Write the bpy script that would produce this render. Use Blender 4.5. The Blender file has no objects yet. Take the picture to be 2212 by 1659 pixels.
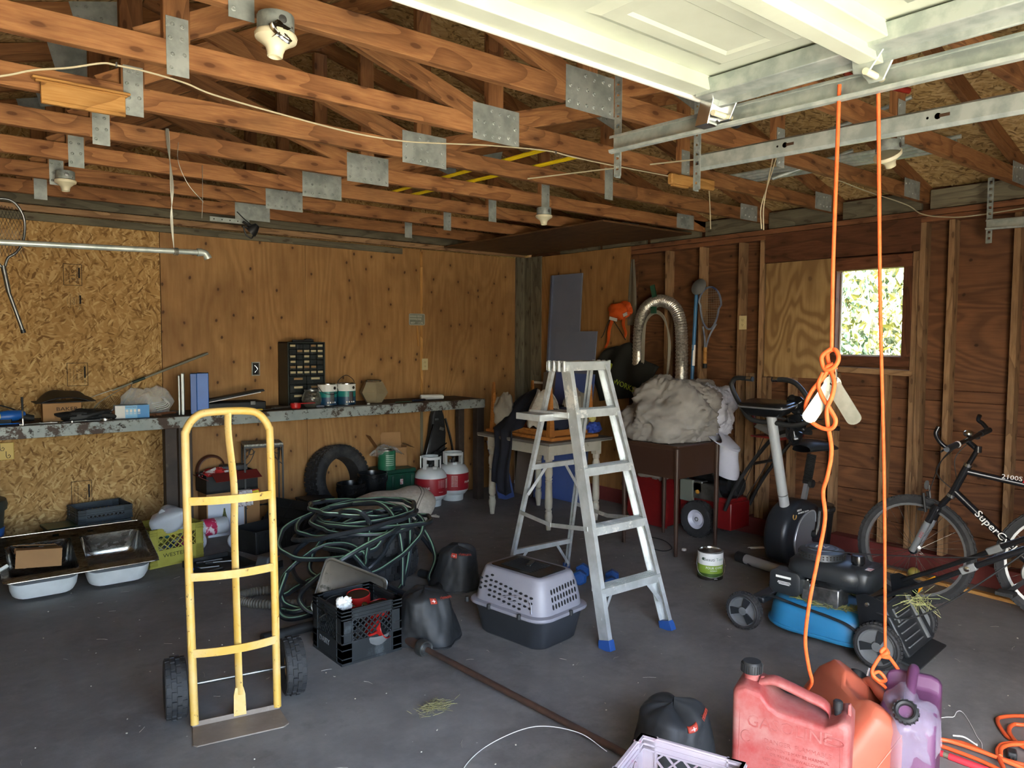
import bpy, bmesh, math, random
from mathutils import Vector as V, Matrix as MX, Euler, Quaternion, noise as NZ
R = math.radians
random.seed(7)
sc = bpy.context.scene
C = sc.collection

# ------------------------------------------------------------- camera, light, exposure
def make_camera():
    y, p, r = R(39.6), R(3.38), R(.25)
    f = V((math.sin(y)*math.cos(p), math.cos(y)*math.cos(p), -math.sin(p)))
    ri = V((math.cos(y), -math.sin(y), 0)); u = ri.cross(f)
    ri2 = ri*math.cos(r) + u*math.sin(r); u2 = u*math.cos(r) - ri*math.sin(r)
    cd = bpy.data.cameras.new('camera'); cd.sensor_fit = 'HORIZONTAL'; cd.sensor_width = 36
    cd.lens = 36*1628/2212; cd.clip_start = .02
    co = bpy.data.objects.new('camera', cd); C.objects.link(co)
    m = MX((ri2, u2, -f)).transposed().to_4x4(); m.translation = V((0, 0, 1.6))
    co.matrix_world = m; sc.camera = co
make_camera()
sc.view_settings.view_transform = 'Standard'; sc.view_settings.look = 'None'
sc.view_settings.gamma = 1; sc.view_settings.use_curve_mapping = False
sc.view_settings.exposure = 4.1
sc.cycles.use_denoising = True
sc.cycles.max_bounces = 10; sc.cycles.diffuse_bounces = 6; sc.cycles.transmission_bounces = 6
sc.cycles.sample_clamp_indirect = 8
sc.cycles.caustics_reflective = False; sc.cycles.caustics_refractive = False
w = bpy.data.worlds.new('sky'); sc.world = w; w.use_nodes = True
wn = w.node_tree.nodes; wl = w.node_tree.links
sky = wn.new('ShaderNodeTexSky'); sky.sky_type = 'NISHITA'; sky.sun_disc = False
sky.sun_elevation = R(48); sky.sun_rotation = R(250); sky.air_density = 1.0; sky.dust_density = 2.5
wl.new(sky.outputs[0], wn['Background'].inputs[0]); wn['Background'].inputs[1].default_value = .27
sl = bpy.data.lights.new('sun', 'SUN'); sl.energy = 6; sl.angle = R(.5); sl.color = (1, .95, .86)
so = bpy.data.objects.new('sun', sl); C.objects.link(so)
so.rotation_euler = V((.72, .30, -.9)).to_track_quat('-Z', 'Y').to_euler()

# ------------------------------------------------------------- materials
def c(h, a=1):
    h = h.lstrip('#'); v = [int(h[i:i+2], 16)/255 for i in (0, 2, 4)]
    return tuple(x/12.92 if x <= .04045 else ((x+.055)/1.055)**2.4 for x in v) + (a,)
class N:
    """small node-tree writer"""
    def __init__(s, name):
        s.m = bpy.data.materials.new(name); s.m.use_nodes = True
        s.t = s.m.node_tree; s.b = s.t.nodes['Principled BSDF']
    def n(s, typ, **k):
        d = s.t.nodes.new('ShaderNode'+typ)
        for a, v in k.items():
            if a in ('i',):
                for kk, vv in v.items():
                    if hasattr(vv, 'links') or hasattr(vv, 'is_output'): s.t.links.new(vv, d.inputs[kk])
                    else: d.inputs[kk].default_value = vv
            else: setattr(d, a, v)
        return d
    def set(s, k, v):
        if hasattr(v, 'is_output'): s.t.links.new(v, s.b.inputs[k])
        else: s.b.inputs[k].default_value = v
    def co(s, rnd=True, rot=(0, 0, 0), scale=(1, 1, 1)):
        tc = s.n('TexCoord').outputs['Object']
        if rnd:
            oi = s.n('ObjectInfo').outputs['Random']
            mu = s.n('Math', operation='MULTIPLY', i={0: oi, 1: 37.0}).outputs[0]
            tc = s.n('VectorMath', operation='ADD', i={0: tc, 1: mu}).outputs[0]
        return s.n('Mapping', i={'Vector': tc, 'Rotation': rot, 'Scale': scale}).outputs[0]
    def noise(s, vec, scale, detail=4, rough=.55, dist=0):
        return s.n('TexNoise', i={'Vector': vec, 'Scale': scale, 'Detail': detail, 'Roughness': rough, 'Distortion': dist}).outputs['Fac']
    def ramp(s, fac, lo, hi, a=0.0, b=1.0):
        return s.n('MapRange', i={0: fac, 1: lo, 2: hi, 3: a, 4: b}).outputs[0]
    def mix(s, fac, a, b, mode='MIX'):
        d = s.n('Mix', data_type='RGBA', blend_type=mode)
        for k, v in ((0, fac), (6, a), (7, b)):
            if hasattr(v, 'is_output'): s.t.links.new(v, d.inputs[k])
            else: d.inputs[k].default_value = v
        return d.outputs[2]
    def math(s, op, a, b=0.0): return s.n('Math', operation=op, i={0: a, 1: b}).outputs[0]
    def bump(s, h, st=.3, dist=.01):
        s.set('Normal', s.n('Bump', i={'Height': h, 'Strength': st, 'Distance': dist}).outputs[0])
def mat(name, col, rough=.5, metal=0, col2=None, sc_=6, stretch=(1, 1, 1), lo=.35, hi=.65, chip=None, bump=0, bsc=60, trans=0, alpha=1, ior=1.45, rnd=True, coat=0, dust=None):
    k = N(name); vec = k.co(rnd, scale=stretch); base = c(col)
    if col2: base = k.mix(k.ramp(k.noise(vec, sc_), lo, hi), c(col), c(col2))
    if dust: base = k.mix(k.ramp(k.noise(vec, dust[1], 6, .7), dust[2], dust[3]), base, c(dust[0]))
    if chip: base = k.mix(k.ramp(k.noise(vec, chip[1], 6, .75), chip[2], chip[3]), base, c(chip[0]))
    k.set('Base Color', base); k.set('Roughness', rough); k.set('Metallic', metal)
    k.set('Transmission Weight', trans); k.set('Alpha', alpha); k.set('IOR', ior); k.set('Coat Weight', coat)
    if bump: k.bump(k.noise(vec, bsc, 3), bump, .004)
    return k.m
def wood(name, a, b, dark, grain=(1, 14, 14), rough=.75, ring=7, knots=.5, kscale=(3.6, 9, 5), stain=.0):
    """softwood: grain runs along local X (or as the stretch says), rings, knots"""
    k = N(name); vec = k.co(True)
    g = k.n('Mapping', i={'Vector': vec, 'Scale': grain}).outputs[0]
    fine = k.noise(g, 9, 5, .6)
    rg = k.noise(k.n('Mapping', i={'Vector': vec, 'Scale': tuple(v**.62 for v in grain)}).outputs[0], 1.1, 2, .4, .4)
    rings = k.math('FRACT', k.math('MULTIPLY', rg, ring))
    col = k.mix(k.ramp(fine, .3, .7), c(a), c(b))
    col = k.mix(k.ramp(rings, .55, 1.0, 0, .55), col, c(dark))
    sx = k.n('SeparateXYZ', i={0: vec}); yz = k.math('ADD', sx.outputs[1], sx.outputs[2])
    kv = k.n('CombineXYZ', i={0: k.math('MULTIPLY', sx.outputs[0], kscale[0]), 1: k.math('MULTIPLY', yz, kscale[1])}).outputs[0]
    kd = k.n('TexVoronoi', voronoi_dimensions='2D', i={'Vector': kv, 'Scale': 1.0}).outputs['Distance']
    kd = k.math('ADD', kd, k.math('MULTIPLY', k.math('SUBTRACT', fine, .5), .06))
    col = k.mix(k.ramp(kd, .06, .26, knots*.6, 0), col, c(dark)); col = k.mix(k.ramp(kd, .06, .09, knots*.8, 0), col, c('#3a1c0c'))
    blot = k.noise(vec, 2.2, 3)
    col = k.mix(k.ramp(blot, .42, .75, 0, .45), col, c(dark))
    if stain: col = k.mix(k.ramp(k.noise(vec, 1.3, 5, .7), .5, .72, 0, stain), col, c('#4a4436'))
    ob = k.n('ObjectInfo').outputs['Random']
    hs = k.n('HueSaturation', i={'Color': col, 'Value': k.ramp(ob, 0, 1, .82, 1.16), 'Saturation': 1.0}).outputs[0]
    k.set('Base Color', hs); k.set('Roughness', rough); k.set('Specular IOR Level', .25)
    k.bump(k.math('ADD', fine, rings), .12, .003)
    return k.m
def osb(name, cols, axis, sc_=1.0, rough=.8):
    """strand board: four layers of stretched cells turned about the panel normal"""
    k = N(name); tc = k.co(True); col = c(cols[0]); hgt = None
    wob = k.noise(tc, 3, 2)
    for i, ang in enumerate((15, 62, 104, 151, 40)):
        r = [0, 0, 0]; r[axis] = R(ang)
        s = [1, 1, 1]; ax = [q for q in range(3) if q != axis]
        s[ax[0]] = 11*sc_; s[ax[1]] = 44*sc_; s[axis] = .01
        v = k.n('Mapping', i={'Vector': tc, 'Rotation': tuple(r)}).outputs[0]
        v = k.n('VectorMath', operation='ADD', i={0: v, 1: k.math('MULTIPLY', wob, .12+.03*i)}).outputs[0]
        v = k.n('Mapping', i={'Vector': v, 'Scale': tuple(s), 'Location': (i*3.1, i*1.7, i*2.3)}).outputs[0]
        vo = k.n('TexVoronoi', i={'Vector': v, 'Scale': 1.0})
        rr = k.n('SeparateColor', i={0: vo.outputs['Color']})
        flake = k.n('ValToRGB', i={0: rr.outputs[0]}); e = flake.color_ramp.elements
        e[0].color = c(cols[1]); e[1].color = c(cols[2]); q = e.new(.5); q.color = c(cols[0]); q = e.new(.03); q.color = c(cols[3])
        m = k.ramp(rr.outputs[1], .5, .56)
        edge = k.ramp(vo.outputs['Distance'], .42, .62, 1, .0)
        m = k.math('MULTIPLY', m, edge)
        col = k.mix(m, col, flake.outputs[0])
        hh = k.math('MULTIPLY', m, rr.outputs[2]); hgt = hh if hgt is None else k.math('MAXIMUM', hgt, hh)
    col = k.mix(k.ramp(k.noise(tc, 1.6, 4), .4, .8, 0, .3), col, c(cols[3]))
    k.set('Base Color', col); k.set('Roughness', rough); k.set('Specular IOR Level', .25)
    return k.m
def ply(name, a, b, dark, stretch, knots=.8, kscale=(3, 3, 3), figure=.4, rough=.62, fig_scale=(1, 1, 1), lines=8):
    """rotary-cut plywood face: streaks along the grain, cathedral figure, dark round knots"""
    k = N(name); tc = k.co(True)
    v = k.n('Mapping', i={'Vector': tc, 'Scale': stretch}).outputs[0]
    st = k.noise(v, 5, 6, .6)
    fg = k.noise(k.n('Mapping', i={'Vector': tc, 'Scale': fig_scale}).outputs[0], 1.0, 2, .35, .8)
    ln = k.math('ABSOLUTE', k.math('SINE', k.math('MULTIPLY', fg, lines*6.28)))
    col = k.mix(k.ramp(st, .3, .7), c(a), c(b))
    col = k.mix(k.ramp(ln, .35, 1, figure, 0), col, c(dark))
    sx = k.n('SeparateXYZ', i={0: tc}); ax = [q for q in range(3) if kscale[q] != 1]
    kv = k.n('CombineXYZ', i={0: k.math('MULTIPLY', sx.outputs[ax[0]], kscale[ax[0]]), 1: k.math('MULTIPLY', sx.outputs[ax[1]], kscale[ax[1]])}).outputs[0]
    kv = k.n('VectorMath', operation='ADD', i={0: kv, 1: k.math('MULTIPLY', k.noise(tc, 14, 2), .09)}).outputs[0]
    kd = k.n('TexVoronoi', voronoi_dimensions='2D', i={'Vector': kv, 'Scale': 1.0}).outputs['Distance']
    col = k.mix(k.ramp(kd, .03, .20, knots*.55, 0), col, c(dark))
    col = k.mix(k.ramp(kd, .03, .055, knots, 0), col, c('#2a1408'))
    bl = k.noise(tc, 1.4, 5, .65)
    col = k.mix(k.ramp(bl, .42, .74, 0, .5), col, c(dark))
    k.set('Base Color', col); k.set('Roughness', rough); k.set('Specular IOR Level', .3); k.bump(st, .08, .003)
    return k.m

# ------------------------------------------------------------- geometry helpers
class G:
    def __init__(s): s.v = []; s.f = []
    def add(s, vs, fs, m=None):
        o = len(s.v)
        s.v += [tuple(m @ V(p)) if m is not None else tuple(p) for p in vs]
        s.f += [tuple(i+o for i in f) for f in fs]; return s
    def box(s, c_, d, rot=None, top=(1, 1), off=(0, 0)):
        x, y, z = d[0]/2, d[1]/2, d[2]/2; tx, ty = top; ox, oy = off
        vs = [(-x, -y, -z), (x, -y, -z), (x, y, -z), (-x, y, -z), (-x*tx+ox, -y*ty+oy, z), (x*tx+ox, -y*ty+oy, z), (x*tx+ox, y*ty+oy, z), (-x*tx+ox, y*ty+oy, z)]
        m = MX.Translation(c_)
        if rot: m = m @ Euler([R(a) for a in rot]).to_matrix().to_4x4()
        return s.add(vs, [(3, 2, 1, 0), (4, 5, 6, 7), (0, 1, 5, 4), (1, 2, 6, 5), (2, 3, 7, 6), (3, 0, 4, 7)], m)
    def beam(s, a, b, w, h, up=(0, 0, 1)):
        a, b = V(a), V(b); x = (b-a); L = x.length; x.normalize()
        y = V(up).cross(x)
        if y.length < 1e-5: y = V((0, 1, 0)).cross(x)
        y.normalize(); z = x.cross(y)
        m = MX((x, y, z)).transposed().to_4x4(); m.translation = (a+b)/2
        g = G().box((0, 0, 0), (L, w, h)); return s.add(g.v, g.f, m)
    def tube(s, pts, r, n=8, closed=False, cap=True, flat=1.0):
        pts = [V(p) for p in pts]; k = len(pts); o = len(s.v)
        rs = r if isinstance(r, (list, tuple)) else [r]*k
        def tan(i):
            a = pts[(i-1) % k] if closed or i > 0 else pts[i]; b = pts[(i+1) % k] if closed or i < k-1 else pts[i]
            t = b-a; return t.normalized() if t.length > 1e-9 else V((0, 0, 1))
        t = tan(0); nn = t.orthogonal().normalized()
        if abs(t.z) < .9: nn = (V((0, 0, 1)) - t*t.z).normalized()
        for i in range(k):
            t2 = tan(i); q = t.rotation_difference(t2); nn = q @ nn; t = t2
            nn = (nn - t*nn.dot(t)).normalized(); b = t.cross(nn)
            for j in range(n):
                a = 2*math.pi*j/n; s.v.append(tuple(pts[i] + (nn*math.cos(a)*flat + b*math.sin(a))*rs[i]))
        for i in range(k if closed else k-1):
            i2 = (i+1) % k
            for j in range(n): s.f.append((o+i*n+j, o+i*n+(j+1) % n, o+i2*n+(j+1) % n, o+i2*n+j))
        if cap and not closed:
            s.f.append(tuple(o+j for j in range(n))[::-1]); s.f.append(tuple(o+(k-1)*n+j for j in range(n)))
        return s
    def lathe(s, prof, n=24, m=None, ang=2*math.pi):
        o = len(s.v); full = abs(ang-2*math.pi) < 1e-6; nn = n if full else n+1
        for r, z in prof:
            for j in range(nn):
                a = ang*j/n; p = V((r*math.cos(a), r*math.sin(a), z)); s.v.append(tuple(m @ p if m is not None else p))
        for i in range(len(prof)-1):
            for j in range(n):
                j2 = (j+1) % nn
                if prof[i][0] < 1e-6 and prof[i+1][0] < 1e-6: continue
                s.f.append((o+i*nn+j, o+i*nn+j2, o+(i+1)*nn+j2, o+(i+1)*nn+j))
        if full and prof[0][0] > 1e-6 and prof[0] != prof[-1]: s.f.append(tuple(o+j for j in range(nn))[::-1])
        if full and prof[-1][0] > 1e-6 and prof[0] != prof[-1]: s.f.append(tuple(o+(len(prof)-1)*nn+j for j in range(nn)))
        return s
    def prism(s, poly, d, m=None):
        k = len(poly)
        vs = [(p[0], p[1], -d/2) for p in poly]+[(p[0], p[1], d/2) for p in poly]
        fs = [tuple(range(k))[::-1], tuple(range(k, 2*k))]+[(i, (i+1) % k, k+(i+1) % k, k+i) for i in range(k)]
        return s.add(vs, fs, m)
    def ell(s, c_, r, n=16, k=10, rot=None):
        m = MX.Translation(c_)
        if rot: m = m @ Euler([R(a) for a in rot]).to_matrix().to_4x4()
        m = m @ MX.Diagonal((*r, 1))
        return s.lathe([(max(0, math.sin(math.pi*i/k)), -math.cos(math.pi*i/k)) for i in range(k+1)], n, m)
    def grid(s, fn, nu, nv, cu=False, cv=False):
        o = len(s.v); a = nu if cu else nu+1; b = nv if cv else nv+1
        for i in range(a):
            for j in range(b): s.v.append(tuple(fn(i/nu, j/nv)))
        for i in range(nu):
            for j in range(nv):
                i2, j2 = (i+1) % a, (j+1) % b
                s.f.append((o+i*b+j, o+i2*b+j, o+i2*b+j2, o+i*b+j2))
        return s
    def loft(s, rings, cap=True):
        o = len(s.v); n = len(rings[0])
        for r_ in rings: s.v += [tuple(p) for p in r_]
        for i in range(len(rings)-1):
            for j in range(n): s.f.append((o+i*n+j, o+i*n+(j+1) % n, o+(i+1)*n+(j+1) % n, o+(i+1)*n+j))
        if cap:
            s.f.append(tuple(o+j for j in range(n))[::-1]); s.f.append(tuple(o+(len(rings)-1)*n+j for j in range(n)))
        return s
def rrect(w, d, r, n=5):
    """rounded rectangle outline, counter-clockwise"""
    out = []
    for cx, cy, a0 in ((w/2-r, d/2-r, 0), (-w/2+r, d/2-r, 90), (-w/2+r, -d/2+r, 180), (w/2-r, -d/2+r, 270)):
        for i in range(n+1):
            a = R(a0+90*i/n); out.append((cx+r*math.cos(a), cy+r*math.sin(a)))
    return out
def obj(name, g, m, parent=None, loc=None, rot=None, bevel=0, seg=2, sub=0, solid=0, ang=38, smooth=True, mw=None, fix=True):
    me = bpy.data.meshes.new(name); me.from_pydata(g.v, [], g.f); me.update()
    if fix:
        b = bmesh.new(); b.from_mesh(me); bmesh.ops.recalc_face_normals(b, faces=b.faces); b.to_mesh(me); b.free()
    o = bpy.data.objects.new(name, me); C.objects.link(o)
    if m is not None: me.materials.append(m)
    if parent is not None: o.parent = parent
    if loc is not None: o.location = loc
    if rot is not None: o.rotation_euler = [R(a) for a in rot]
    if mw is not None: o.matrix_local = mw
    if smooth:
        me.shade_smooth()
        if not sub: me.set_sharp_from_angle(angle=R(ang))
    if solid: q = o.modifiers.new('s', 'SOLIDIFY'); q.thickness = solid; q.offset = 0
    if bevel: q = o.modifiers.new('b', 'BEVEL'); q.width = bevel; q.segments = seg; q.limit_method = 'ANGLE'; q.angle_limit = R(35)
    if sub: q = o.modifiers.new('u', 'SUBSURF'); q.levels = sub; q.render_levels = sub
    return o
def tag(o, label=None, cat=None, group=None, kind=None):
    for k, v in (('label', label), ('category', cat), ('group', group), ('kind', kind)):
        if v: o[k] = v
    return o
def thing(name, label, cat, loc=(0, 0, 0), rz=0, group=None, rot=None):
    o = bpy.data.objects.new(name, None); C.objects.link(o); o.empty_display_size = .05
    o.location = loc; o.rotation_euler = [R(a) for a in rot] if rot else (0, 0, R(rz))
    return tag(o, label, cat, group)
def struct(name, g=None, m=None, label=None, **k):
    if g is None:
        o = bpy.data.objects.new(name, None); C.objects.link(o)
    else: o = obj(name, g, m, **k)
    return tag(o, label, None, None, 'structure')
def dup(o, loc=None, rz=None, label=None, parent=None):
    d = o.copy(); C.objects.link(d)
    if parent is not None: d.parent = parent
    if loc is not None: d.location = loc
    if rz is not None: d.rotation_euler = (0, 0, R(rz))
    if label: d['label'] = label
    for ch in o.children: dup(ch, parent=d)
    return d
def board(name, a, b, w, h, m, parent=None, up=(0, 0, 1), bevel=0.0, cut=None):
    """a piece of lumber whose local X runs along its length, so that the grain follows it"""
    a, b = V(a), V(b); x = b-a; L = x.length; x.normalize(); y = V(up).cross(x)
    if y.length < 1e-5: y = V((0, 1, 0)).cross(x)
    y.normalize(); z = x.cross(y); mw = MX((x, y, z)).transposed().to_4x4(); mw.translation = (a+b)/2
    g = G().box((0, 0, 0), (L, w, h))
    return obj(name, g, m, parent, mw=mw, smooth=False, bevel=bevel, seg=1)
def text(s, size, m, parent, loc, rot, name='lettering', ext=.0008, align='CENTER', sx=1.0, bend=None, mat4=None):
    cu = bpy.data.curves.new('t', 'FONT'); cu.body = s; cu.size = size; cu.extrude = ext; cu.align_x = align; cu.align_y = 'CENTER'; cu.resolution_u = 2
    t = bpy.data.objects.new('t', cu); C.objects.link(t); dg = bpy.context.evaluated_depsgraph_get()
    me = bpy.data.meshes.new_from_object(t.evaluated_get(dg)); bpy.data.objects.remove(t); me.name = name
    if bend:   # wrap round a vertical cylinder of radius bend
        for q in me.vertices:
            a = q.co.x*sx/bend; rr = bend+q.co.z; q.co = V((rr*math.sin(a), q.co.y, rr*math.cos(a)-bend))
    o = bpy.data.objects.new(name, me); C.objects.link(o); me.materials.clear(); me.materials.append(m); o.parent = parent
    if mat4 is not None: o.matrix_local = mat4
    else: o.location = loc; o.rotation_euler = [R(a) for a in rot]
    if not bend: o.scale = (sx, 1, 1)
    return o
def spline(pts, n=8, closed=False):
    """Catmull-Rom through the points"""
    P = [V(p) for p in pts]; k = len(P); out = []
    for i in range(k if closed else k-1):
        p0 = P[(i-1) % k] if closed or i > 0 else P[i]*2-P[i+1]; p1 = P[i]; p2 = P[(i+1) % k]
        p3 = P[(i+2) % k] if closed or i+2 < k else p2*2-p1
        for j in range(n):
            t = j/n
            out.append(.5*((2*p1)+(p2-p0)*t+(2*p0-5*p1+4*p2-p3)*t*t+(3*p1-p0-3*p2+p3)*t**3))
    if not closed: out.append(P[-1])
    return out
def TR(x, y, z, rx=0, ry=0, rz=0): return MX.Translation((x, y, z)) @ Euler((R(rx), R(ry), R(rz))).to_matrix().to_4x4()
# ------------------------------------------------------------- palette
W_TR = wood('truss_lumber', '#a3744a', '#875a38', '#532f19', grain=(1.2, 16, 16), knots=.75, stain=.25)
W_STUD = wood('stud_lumber', '#a58462', '#86674b', '#543c28', grain=(1, 16, 16), knots=.7, stain=.3)
W_RED = wood('red_lumber', '#6e452f', '#573423', '#382015', grain=(1, 12, 12), knots=.6)
W_PLT = wood('plate_lumber', '#82573a', '#6b4530', '#42281a', grain=(1, 12, 12), knots=.6)
W_GREY = wood('grey_lumber', '#7b7460', '#645f50', '#3f3a30', grain=(1, 14, 14), knots=.6)
W_PALE = wood('pale_lumber', '#c99a5c', '#b58347', '#7d5022', grain=(1, 12, 12))
OSB_W = osb('strand_board_wall', ('#b08a56', '#93703f', '#d0b07c', '#74542e'), 1, 1.5)
OSB_R = osb('strand_board_roof', ('#bd9d68', '#9c7c4c', '#d8bd8c', '#6b5230'), 2, 1.5)
OSB_L = osb('strand_board_side', ('#ab8c5c', '#8f7146', '#c6ab79', '#6b5030'), 0, 1.7)
PLY_B = ply('plywood_wall', '#b08755', '#9b7145', '#704d2c', (9, 1, .8), kscale=(4.6, 1, 3.4), fig_scale=(1.6, 1, .45), figure=.3)
PLY_C = ply('plywood_corner', '#a67d4e', '#936b40', '#6c4b2b', (1, 9, .8), kscale=(1, 4.2, 2.6), fig_scale=(1, 1.6, .45), figure=.3)
PLY_R = ply('sheathing_plywood', '#7c5439', '#67432c', '#41291a', (1, 1, 14), kscale=(1, 3.5, 4.2), fig_scale=(1, .6, 3.2), figure=.55, lines=7)
PLY_N = ply('fresh_plywood', '#ae9064', '#9a7c50', '#745636', (1, 12, 1), kscale=(1, 3, 2), fig_scale=(1, 2.6, .8), figure=.75, lines=9, knots=.4)
PLY_T = ply('ceiling_plywood', '#6b4d33', '#5a4029', '#3c2a1a', (1, 9, 1), kscale=(2, 3, 1), fig_scale=(2.2, .5, 1))
GALV = mat('galvanised_steel', '#a3aba8', .45, .4, '#848e8c', 26, lo=.4, hi=.6, bump=.05, bsc=50)
GALV2 = mat('galvanised_track', '#b4bcb8', .40, .45, '#98a29f', 18, lo=.4, hi=.62)
PLATE = mat('truss_plate_steel', '#a2a8a5', .5, .3, '#858d8a', 14, lo=.4, hi=.65, chip=('#b9bdb8', 9, .64, .7))
WHITE_D = mat('door_white_paint', '#b9c0b2', .5, 0, '#aeb5a7', 5, dust=('#c3bba7', 3, .62, .85))
RED_P = mat('red_sill_paint', '#6b2c28', .7, 0, '#58221f', 4)
BLACK_P = mat('black_plastic', '#17181a', .45, 0, '#1f2022', 9, dust=('#4b4a47', 6, .6, .85))
CHROME = mat('bright_steel', '#c9ccca', .22, 1)
STEEL = mat('dull_steel', '#8a8c8b', .38, .9, '#6c6e6d', 12)
WHITE_P = mat('white_plastic', '#d9d8d2', .4, 0, '#c9c8c0', 5)
CREAM = mat('cream_porcelain', '#d8d2b8', .35, 0, '#c9c2a4', 8)
INK = mat('black_ink', '#1b150f', .8)
def conc():
    k = N('concrete_floor'); v = k.co(False)
    a = k.noise(v, 1.1, 6, .65); b = k.noise(v, 9, 6, .7); d = k.noise(v, 120, 3, .6)
    col = k.mix(k.ramp(a, .34, .68), c('#5c5a58'), c('#7c7a78'))
    col = k.mix(k.ramp(b, .45, .75, 0, .5), col, c('#908e8b'))
    col = k.mix(k.ramp(k.noise(v, 2.6, 7, .7), .56, .72, 0, .55), col, c('#474543'))
    vv = k.n('TexVoronoi', i={'Vector': v, 'Scale': 16.0}); sp = k.ramp(vv.outputs['Distance'], .05, .075, 1, 0)
    keep = k.ramp(k.n('SeparateColor', i={0: vv.outputs['Color']}).outputs[0], .80, .82)
    col = k.mix(k.math('MULTIPLY', sp, keep), col, c('#a5a29a'))
    k.set('Base Color', col); k.set('Roughness', k.ramp(b, .3, .7, .55, .8)); k.bump(k.math('ADD', b, d), .12, .004)
    return k.m
CONC = conc()

# ------------------------------------------------------------- shell
XW, YW, XL, YF = 5.48, 6.41, -.98, -.60
CB = 2.545                                   # underside of the truss bottom chords
def roof(x): return 2.60+.27*(3.21-abs(x-2.234))   # underside of the top chords
struct('floor', G().box((2.25, 2.9, -.06), (6.9, 7.6, .12)), CONC, smooth=False)
gr = struct('ground', None); 
o = obj('gravel_drive', G().grid(lambda u, v: (-26+60*u, -.68-34*v, -.10-.004*math.sin(u*40)*math.sin(v*31)), 12, 8), mat('drive_gravel', '#b8b09e', .9, 0, '#a09a80', .8, lo=.4, hi=.6), gr)
o = obj('lawn', G().grid(lambda u, v: (5.9+26*u, -1+20*v, -.12-.5*u), 8, 8), mat('lawn_green', '#5d7a34', .9, 0, '#7c8c45', 2), gr)

wb = struct('wall_back')
obj('osb_panel', G().box(((XL+1.678)/2, YW+.006, 1.245), (1.678-XL, .012, 2.49)), OSB_W, wb, smooth=False)
for i, (a, b) in enumerate(((1.684, 2.898), (2.902, 4.117), (4.123, 5.344))):
    obj('plywood_panel', G().box(((a+b)/2, YW+.009+.002*(i % 2), 1.245), (b-a, .012, 2.49)), PLY_B, wb, smooth=False)
board('joint_strip', (4.12, YW-.004, .9), (4.12, YW-.004, 2.47), .008, .028, W_PALE, wb, up=(1, 0, 0))
board('joint_strip', (4.12, YW-.003, 0.02), (4.12, YW-.003, .9), .006, .03, W_GREY, wb, up=(1, 0, 0))
board('corner_board', (5.378, YW-.012, 0), (5.378, YW-.012, 2.5), .024, .066, W_GREY, wb, up=(1, 0, 0), bevel=.002)
board('corner_board', (5.446, YW-.010, 0), (5.446, YW-.010, 2.5), .02, .066, W_GREY, wb, up=(1, 0, 0), bevel=.002)
board('plate_board', (XL, YW+.0, 2.47), (3.9, YW+.0, 2.455), .03, .055, W_GREY, wb, bevel=.002)
board('plate_board', (XL, YW+.02, 2.525), (XW, YW+.02, 2.525), .05, .045, W_STUD, wb, bevel=.002)
board('plate_board', (XL, YW-.02, 2.585), (XW, YW-.02, 2.585), .038, .07, W_GREY, wb, bevel=.002)
g = G().prism([(XL-.1, 2.5), (XW+.1, 2.5), (XW+.1, 2.68), (2.234, 3.60), (XL-.1, 2.68)], .02, MX(((1, 0, 0, 0), (0, 0, -1, YW+.06), (0, 1, 0, 0), (0, 0, 0, 1))))
obj('gable_sheathing', g, OSB_W, wb, smooth=False)
obj('outer_skin', G().box((2.25, YW+.16, 1.2), (6.9, .06, 2.8)), W_RED, wb, smooth=False)

wr = struct('wall_right')
SX = XW+.095                                  # inner face of the sheathing, behind the studs
WY0, WY1, WZ0, WZ1 = 2.27, 2.87, 1.42, 2.20   # rough window opening
ys = [(-.6, WY0), (WY1, 6.41)]
obj('sheathing_panel', G().box((SX+.006, (WY1+4.84)/2, 1.905), (.012, 4.84-WY1, 1.27)), PLY_R, wr, smooth=False)
obj('sheathing_panel', G().box((SX+.006, (4.845+6.41)/2, 1.905), (.012, 6.41-4.845, 1.27)), PLY_R, wr, smooth=False)
obj('sheathing_panel', G().box((SX+.006, (WY0+.9)/2, 1.905), (.012, WY0-.9, 1.27)), PLY_R, wr, smooth=False)
obj('sheathing_panel', G().box((SX+.006, (.896-.6)/2, 1.905), (.012, 1.496, 1.27)), PLY_R, wr, smooth=False)
obj('sheathing_panel', G().box((SX+.006, (WY0+WY1)/2, 2.37), (.012, WY1-WY0-.004, .34)), PLY_R, wr, smooth=False)
obj('sheathing_panel', G().box((SX+.006, (WY0+WY1)/2, 1.345), (.012, WY1-WY0-.004, .146)), PLY_R, wr, smooth=False)
z = .12
for i, h in enumerate((.17, .2, .16, .19, .15, .2, .075)):
    for a, b in ((-.6, 2.44), (2.444, 4.88), (4.884, 6.41)):
        obj('sheathing_board', G().box((SX+.006+.002*((i*7+int(a)) % 3), (a+b)/2, z+h/2), (.012, b-a-.003, h-.005)), PLY_R, wr, smooth=False, bevel=.002, seg=1)
    z += h
obj('sheathing_board', G().box((SX+.007, 2.9, .06), (.012, 7, .115)), PLY_R, wr, smooth=False)
for y in (.42, .84, 1.25, 1.66, 2.04, 3.655, 4.05, 4.425, 5.0, 5.5):
    board('wall_stud', (XW+.045, y, .14), (XW+.045, y, 2.41), .038, .089, W_STUD, wr, up=(1, 0, 0), bevel=.002)
for y, a, b in ((2.222, .14, 2.41), (2.263, .14, 2.22), (3.455, .14, 2.41), (3.410, .14, 1.30), (3.56, .14, 1.33), (3.18, .14, 1.31), (2.83, .14, 1.36), (2.45, .14, 1.36)):
    board('wall_stud', (XW+.045, y, a), (XW+.045, y, b), .038, .089, W_STUD, wr, up=(1, 0, 0), bevel=.002)
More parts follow.
